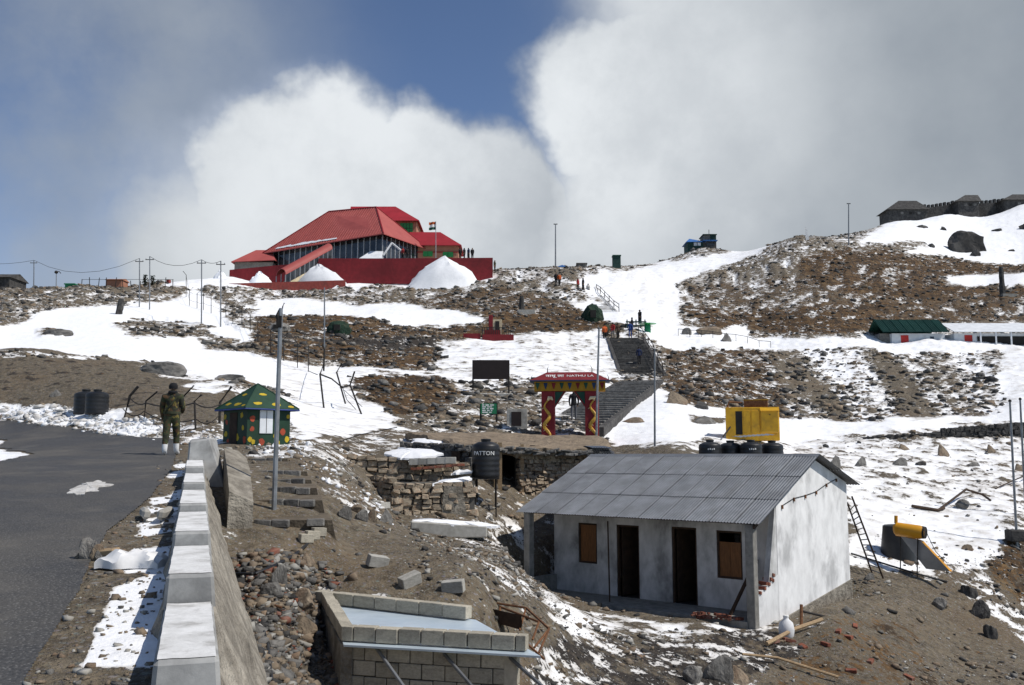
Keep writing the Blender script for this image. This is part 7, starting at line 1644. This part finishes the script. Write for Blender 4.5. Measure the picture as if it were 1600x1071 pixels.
# stone slabs on the shoulder
for (px, py, l_, rz, lab) in ((226, 812, .5, .12, 'left one of two grey stone slabs on the road shoulder'), (258, 812, .6, -.08, 'right one of two grey stone slabs against the parapet foot')):
    g_ = gp(px, py, .08, 4); b = MB(); b.box((0, 0, 0), (.10, l_ * 1.3, .12), 'concrete_pale'); o = b.build('stone_slab', None, bevel=.03); o.location = g_; o.rotation_euler = (0, .15, rz + .3); tag(o, lab, 'slab')
b = MB(); 
for i in range(1): pass
# crumpled cement bag and board on the shoulder
sg_ = gp(208, 886, .06, 4); n_ = 14; vs = []; 
for j in range(8):
    for i in range(n_):
        u, v = i / (n_ - 1) - .5, j / 7 - .5; z = .10 * (1 - (2 * v) ** 2) * (1 - (2 * u) ** 4) + random.uniform(-.02, .03)
        vs.append((u * .56 + .04 * v, v * .30 + .03 * math.sin(u * 11), z * .75 + .012 * math.sin(u * 17 + v * 9) + .008 * math.sin(v * 31 + u * 5)))
b = MB(); k = len(vs); vs2 = vs + [(x, y, z * .2 - .06) for x, y, z in vs]
fs = [(j * n_ + i, j * n_ + i + 1, (j + 1) * n_ + i + 1, (j + 1) * n_ + i) for j in range(7) for i in range(n_ - 1)]; rim = list(range(n_)) + [j * n_ + n_ - 1 for j in range(1, 8)] + [7 * n_ + i for i in range(n_ - 2, -1, -1)] + [j * n_ for j in range(6, 0, -1)]
fs += [tuple(k + a for a in reversed(f)) for f in list(fs)] + [(rim[i], k + rim[i], k + rim[(i + 1) % len(rim)], rim[(i + 1) % len(rim)]) for i in range(len(rim))]
b.add(vs2, fs, 'bag_white'); o = b.build('plastic_sack', None, smooth=True); o.location = sg_; o.rotation_euler = (0, 0, .1); tag(o, 'crumpled white plastic sack on the road shoulder by the parapet', 'sack')
b = MB(); b.box((0, 0, 0), (.34, .12, .06), 'wood_pale'); o = b.build('wood_offcut', None, bevel=.01); o.location = gp(158, 874, .06, 4); o.rotation_euler = (.1, -.1, -.25); tag(o, 'short wooden offcut at the edge of the asphalt beside the white sack', 'wood')
# concrete slab with snow
sl0 = P(700, 822, 25.6); slab = empty('concrete_slab', sl0, R(4), 'grey concrete slab with snow on top below the black tank', 'slab')
b = MB(); b.hexa([(-1.0, -.3, -.3), (1.05, -.25, -.3), (1.1, .5, -.3), (-1.0, .5, -.3), (-1.0, -.3, .15), (1.05, -.25, .0), (1.1, .5, .02), (-1.0, .5, .15)], 'concrete_pale'); b.build('slab_body', slab, bevel=.03)
snow_lump(slab, [Vector(p) for p in ((-1.0, -.2, .15), (.2, -.22, .07), (1.1, -.2, .0), (1.5, .3, -.02), (0, .5, .09), (-.9, .45, .15))], 'snow_cap', 'snow', .06)
# dark iron sheet scraps and white container by the gable
wc = empty('white_container', P(1229, 992, 22.8), 0, 'rounded white plastic container standing at the gable foot', 'container')
b = MB(); b.lathe([(.12, -.15), (.17, -.02), (.19, .12), (.16, .28), (.07, .36), (.06, .40)], (0, 0, 0), 'bag_white', 16); b.build('container_body', wc, smooth=True)
b = MB(); b.lathe([(.065, .40), (.07, .41), (.068, .45), (.02, .455)], (0, 0, 0), 'lettering', 12); b.build('cap', wc)
# red brick chips heap on the porch step
for k in range(46):
    a_ = random.uniform(0, 6.28); r_ = math.sqrt(random.random())
    q = hloc(-1.0 + r_ * .75 * math.cos(a_), .0 + r_ * .28 * math.sin(a_) - .1, FLOOR + .02 + (1 - r_) * .10)
    if k == 0:
        chips = MB(); c0 = q.copy()
    s_ = random.uniform(.03, .08); rot = Matrix.Rotation(random.uniform(0, 6.28), 3, 'Z') @ Matrix.Rotation(random.uniform(-.5, .5), 3, 'X'); chips.box(q - c0, (s_ * 2, s_ * 1.3, s_), 'brick', rot)
o = chips.build('brick_chips'); o.location = c0; tag(o, 'heap of broken red brick chips at the porch edge', 'brick heap', kind='stuff')
for k, (px, py) in enumerate([(1310, 988), (1336, 980), (1325, 997), (1210, 1005), (1222, 1000), (1236, 1003), (1255, 1012), (1290, 1008), (1360, 1035), (1420, 1060), (1330, 1050)]):
    g_ = gp(px, py, .02); o = inst('brick', brick_me, None, g_, (random.uniform(-.3, .3), random.uniform(-.3, .3), random.uniform(0, 3))); tag(o, 'loose red brick lying on the bare soil below the white gable', 'brick', 'bricks on the soil below the gable')
# concrete blocks on the ramp
for k, (px, py, lab) in enumerate([(590, 885, 'concrete block fallen on its corner on the earth ramp'), (640, 915, 'concrete block standing on the ramp behind the block tank'), (708, 925, 'concrete block nearest the end of the rusty frame'), (600, 795, 'dark block by the foot of the stone pile')]):
    g_ = gp(px, py, .08); o = inst('block', BLK['concrete_pale'], None, g_, (random.uniform(-.3, .3), random.uniform(-.3, .3), random.uniform(0, 3)), (.34, .16, .18)); tag(o, lab, 'block')
for k in range(3):
    g_ = gp(478 + k * 10, 846 - k * 5, .05); o = inst('block', BLK['block'], None, g_, (0, .05, .55), (.22, .16, .14)); tag(o, ('nearest', 'middle', 'farthest')[k] + ' pale block of the row edging the path below the steps', 'block', 'blocks edging the path')
# ------------------------------------------------------------------ scattered stones and rubble: too many to count
def scatter(name, label, n_, test, size, mats, cat='stones', seed=5, tall=.7, ico=1):
    rg = np.random.default_rng(seed); bm = bmesh.new(); (bmesh.ops.create_icosphere(bm, subdivisions=ico, radius=.5) if ico else (bmesh.ops.create_cube(bm, size=.8), bmesh.ops.triangulate(bm, faces=bm.faces)))
    bv = np.array([v.co[:] for v in bm.verts]); bf = np.array([[v.index for v in f.verts] for f in bm.faces]); bm.free()
    wt = test.astype(np.float64)
    cell = np.abs(np.gradient(XX, axis=1) * np.gradient(YY, axis=0)); pw = (wt * cell / np.maximum(YY, 6) ** 1.0).ravel(); pw[~np.isfinite(pw)] = 0; pw /= pw.sum()
    ids = rg.choice(pw.size, n_, p=pw); x = XX.ravel()[ids] + rg.normal(0, .15, n_); y = YY.ravel()[ids] + rg.normal(0, .15, n_); z = np.array([Hz(a, b_) for a, b_ in zip(x, y)])
    sz = size[0] * (size[1] / size[0]) ** (rg.random(n_) ** 2.2) * np.clip(YY.ravel()[ids] / 24, .55, 2.6)
    V = []; Fc = []
    for k in range(n_):
        v = bv * (1 + rg.normal(0, .24 if ico else .20, bv.shape)) * rg.uniform(.5, 1.4, 3); tl = rg.normal(0, .35, 2); v = np.stack([v[:, 0], v[:, 1] - v[:, 2] * tl[0], v[:, 2] + v[:, 1] * tl[0] + v[:, 0] * tl[1]], -1); a_ = rg.uniform(0, 6.28); c_, s_ = math.cos(a_), math.sin(a_)
        v = np.stack([v[:, 0] * c_ - v[:, 1] * s_, v[:, 0] * s_ + v[:, 1] * c_, v[:, 2] * tall], -1) * sz[k]; V.append(v + (x[k], y[k], z[k] + sz[k] * .12)); Fc.append(bf + k * len(bv))
    V = np.concatenate(V); Fc = np.concatenate(Fc); me = bpy.data.meshes.new(name)
    me.vertices.add(len(V)); me.vertices.foreach_set('co', V.astype(np.float32).ravel()); me.loops.add(Fc.size); me.loops.foreach_set('vertex_index', Fc.astype(np.int32).ravel()); me.polygons.add(len(Fc)); me.polygons.foreach_set('loop_start', np.arange(0, Fc.size, 3, dtype=np.int32))
    for m_ in mats: me.materials.append(M[m_])
    mi = np.repeat(rg.integers(0, len(mats), n_), len(bf)).astype(np.int32); me.polygons.foreach_set('material_index', mi); me.update(calc_edges=True)
    o = link(bpy.data.objects.new(name, me)); tag(o, label, cat, kind='stuff'); return o
view = (np.abs(UU) < .6)
rub = inpoly([(370,870),(440,865),(520,890),(500,1100),(400,1100)], PX, PY) & (YY < 30) & (side > .5)
scatter('rubble', 'grey and brown rubble stones heaped between parapet and block tank', 2600, rub, (.05, .30), ['stone_grey', 'rock_brown', 'rock_brown', 'stone_grey', 'rock_brown', 'stone_grey', 'concrete_pale', 'stone_dark', 'rock_brown', 'rock_brown', 'stone_grey', 'brick'], 'rubble', 1, .6, 0)
mid_ = ((YY > 8) & (YY < 34) & (side > .6) & view & (PY > 700)) * (.25 + 1.6 * (fbm(XX * .5, YY * .5, 3, 15) > .55) + 1.5 * inpoly([(640,850),(760,815),(840,900),(880,980),(800,940)], PX, PY) + 1.5 * inpoly([(820,990),(1180,985),(1250,1071),(800,1100)], PX, PY) + .8 * inpoly([(500,720),(620,800),(600,830),(520,800)], PX, PY)) * (1 - .85 * inpoly([(410,705),(480,705),(510,840),(410,840)], PX, PY))
scatter('loose_stones', 'small loose stones scattered over the foreground soil', 6000, mid_, (.03, .20), ['stone_grey', 'rock_brown', 'concrete_pale', 'stone_dark', 'rock_brown'], 'stones', 2, .55, 0)
scatter('pebbles', 'fine pebbles strewn over the foreground soil', 9000, mid_ * 1.0, (.015, .06), ['stone_grey', 'rock_brown', 'concrete_pale', 'snow_dirty'], 'stones', 12)
shl = shoulder & (YY > 4) & (YY < 22)
scatter('shoulder_gravel', 'gravel and small stones on the road shoulder', 900, shl, (.03, .13), ['rock_brown', 'stone_grey', 'concrete_pale', 'rock_brown'], 'gravel', 3, .6, 0)
hil = (YY > 34) & (YY < 190) & view & (rough > .11) & (snow < .7)
scatter('slope_rocks', 'rocks lying over the mottled hill slopes', 12000, hil * (.3 + (n1 > .62)), (.07, .26), ['stone_dark', 'stone_grey', 'stone_dark', 'rock_brown'], 'rocks', 4, .5, 0)
rsn = (YY > 30) & (YY < 56) & (XX / YY > .32) & (PY > 690)
scatter('snow_field_stones', 'small stones poking through the right snow field', 700, rsn, (.04, .16), ['stone_grey', 'rock_brown', 'stone_dark'], 'stones', 6)
rgr = blur(road_m.astype(np.float32), 9); grit = (rgr < .98) & road_m & (YY < 24) & (side < -.5)
scatter('road_grit', 'loose grit and small stones along the edge of the asphalt', 1100, grit.astype(float) + .06 * (road_m & (YY < 24) & (YY > 4)), (.012, .06), ['rock_brown', 'stone_grey', 'concrete_pale', 'rock_brown'], 'grit', 21, .6, 0)
# broken snow along the road bank and below the hut
bank_ = inpoly([(0,634),(110,640),(165,655),(258,655),(262,684),(180,681),(110,669),(0,656)], PX, PY) & (YY > 24) & (YY < 45)
scatter('snow_lumps', 'broken dirty snow lumps banked along the far side of the road', 480, bank_, (.05, .26), ['snow', 'snow_dirty', 'snow_dirty'], 'snow', 7, .55)
b2 = (inpoly([(255,655),(335,672),(335,690),(300,704),(262,692)], PX, PY) & (YY > 18) & (YY < 34)) | (inpoly([(380,690),(470,686),(560,770),(610,785),(608,815),(540,800),(470,730)], PX, PY) & (YY < 30))
scatter('snow_clods', 'broken snow clods round the hut and down to the rubble wall', 420, b2, (.05, .24), ['snow', 'snow_dirty', 'snow', 'rock_brown'], 'snow', 8, .55)

# thin dirty snow smear on the asphalt
sm0 = gp(138, 765, .03, 6); o = snow_lump(None, [gp(*p_, .022, 6) - sm0 for p_ in ((108, 772), (125, 776), (150, 770), (168, 760), (160, 753), (135, 757), (122, 762))], 'snow_smear', 'snow_dirty', .03); o.location = sm0; tag(o, 'thin dirty snow patch lying on the asphalt left of the parapet', 'snow patch')
o = rod('wooden_pole', [hloc(-4.5, .35, FLOOR), hloc(-4.5, .30, FLOOR + 2.2)], .022, 'wood_dark', 'thin upright stick in front of the left doorway of the white house', 'stick')
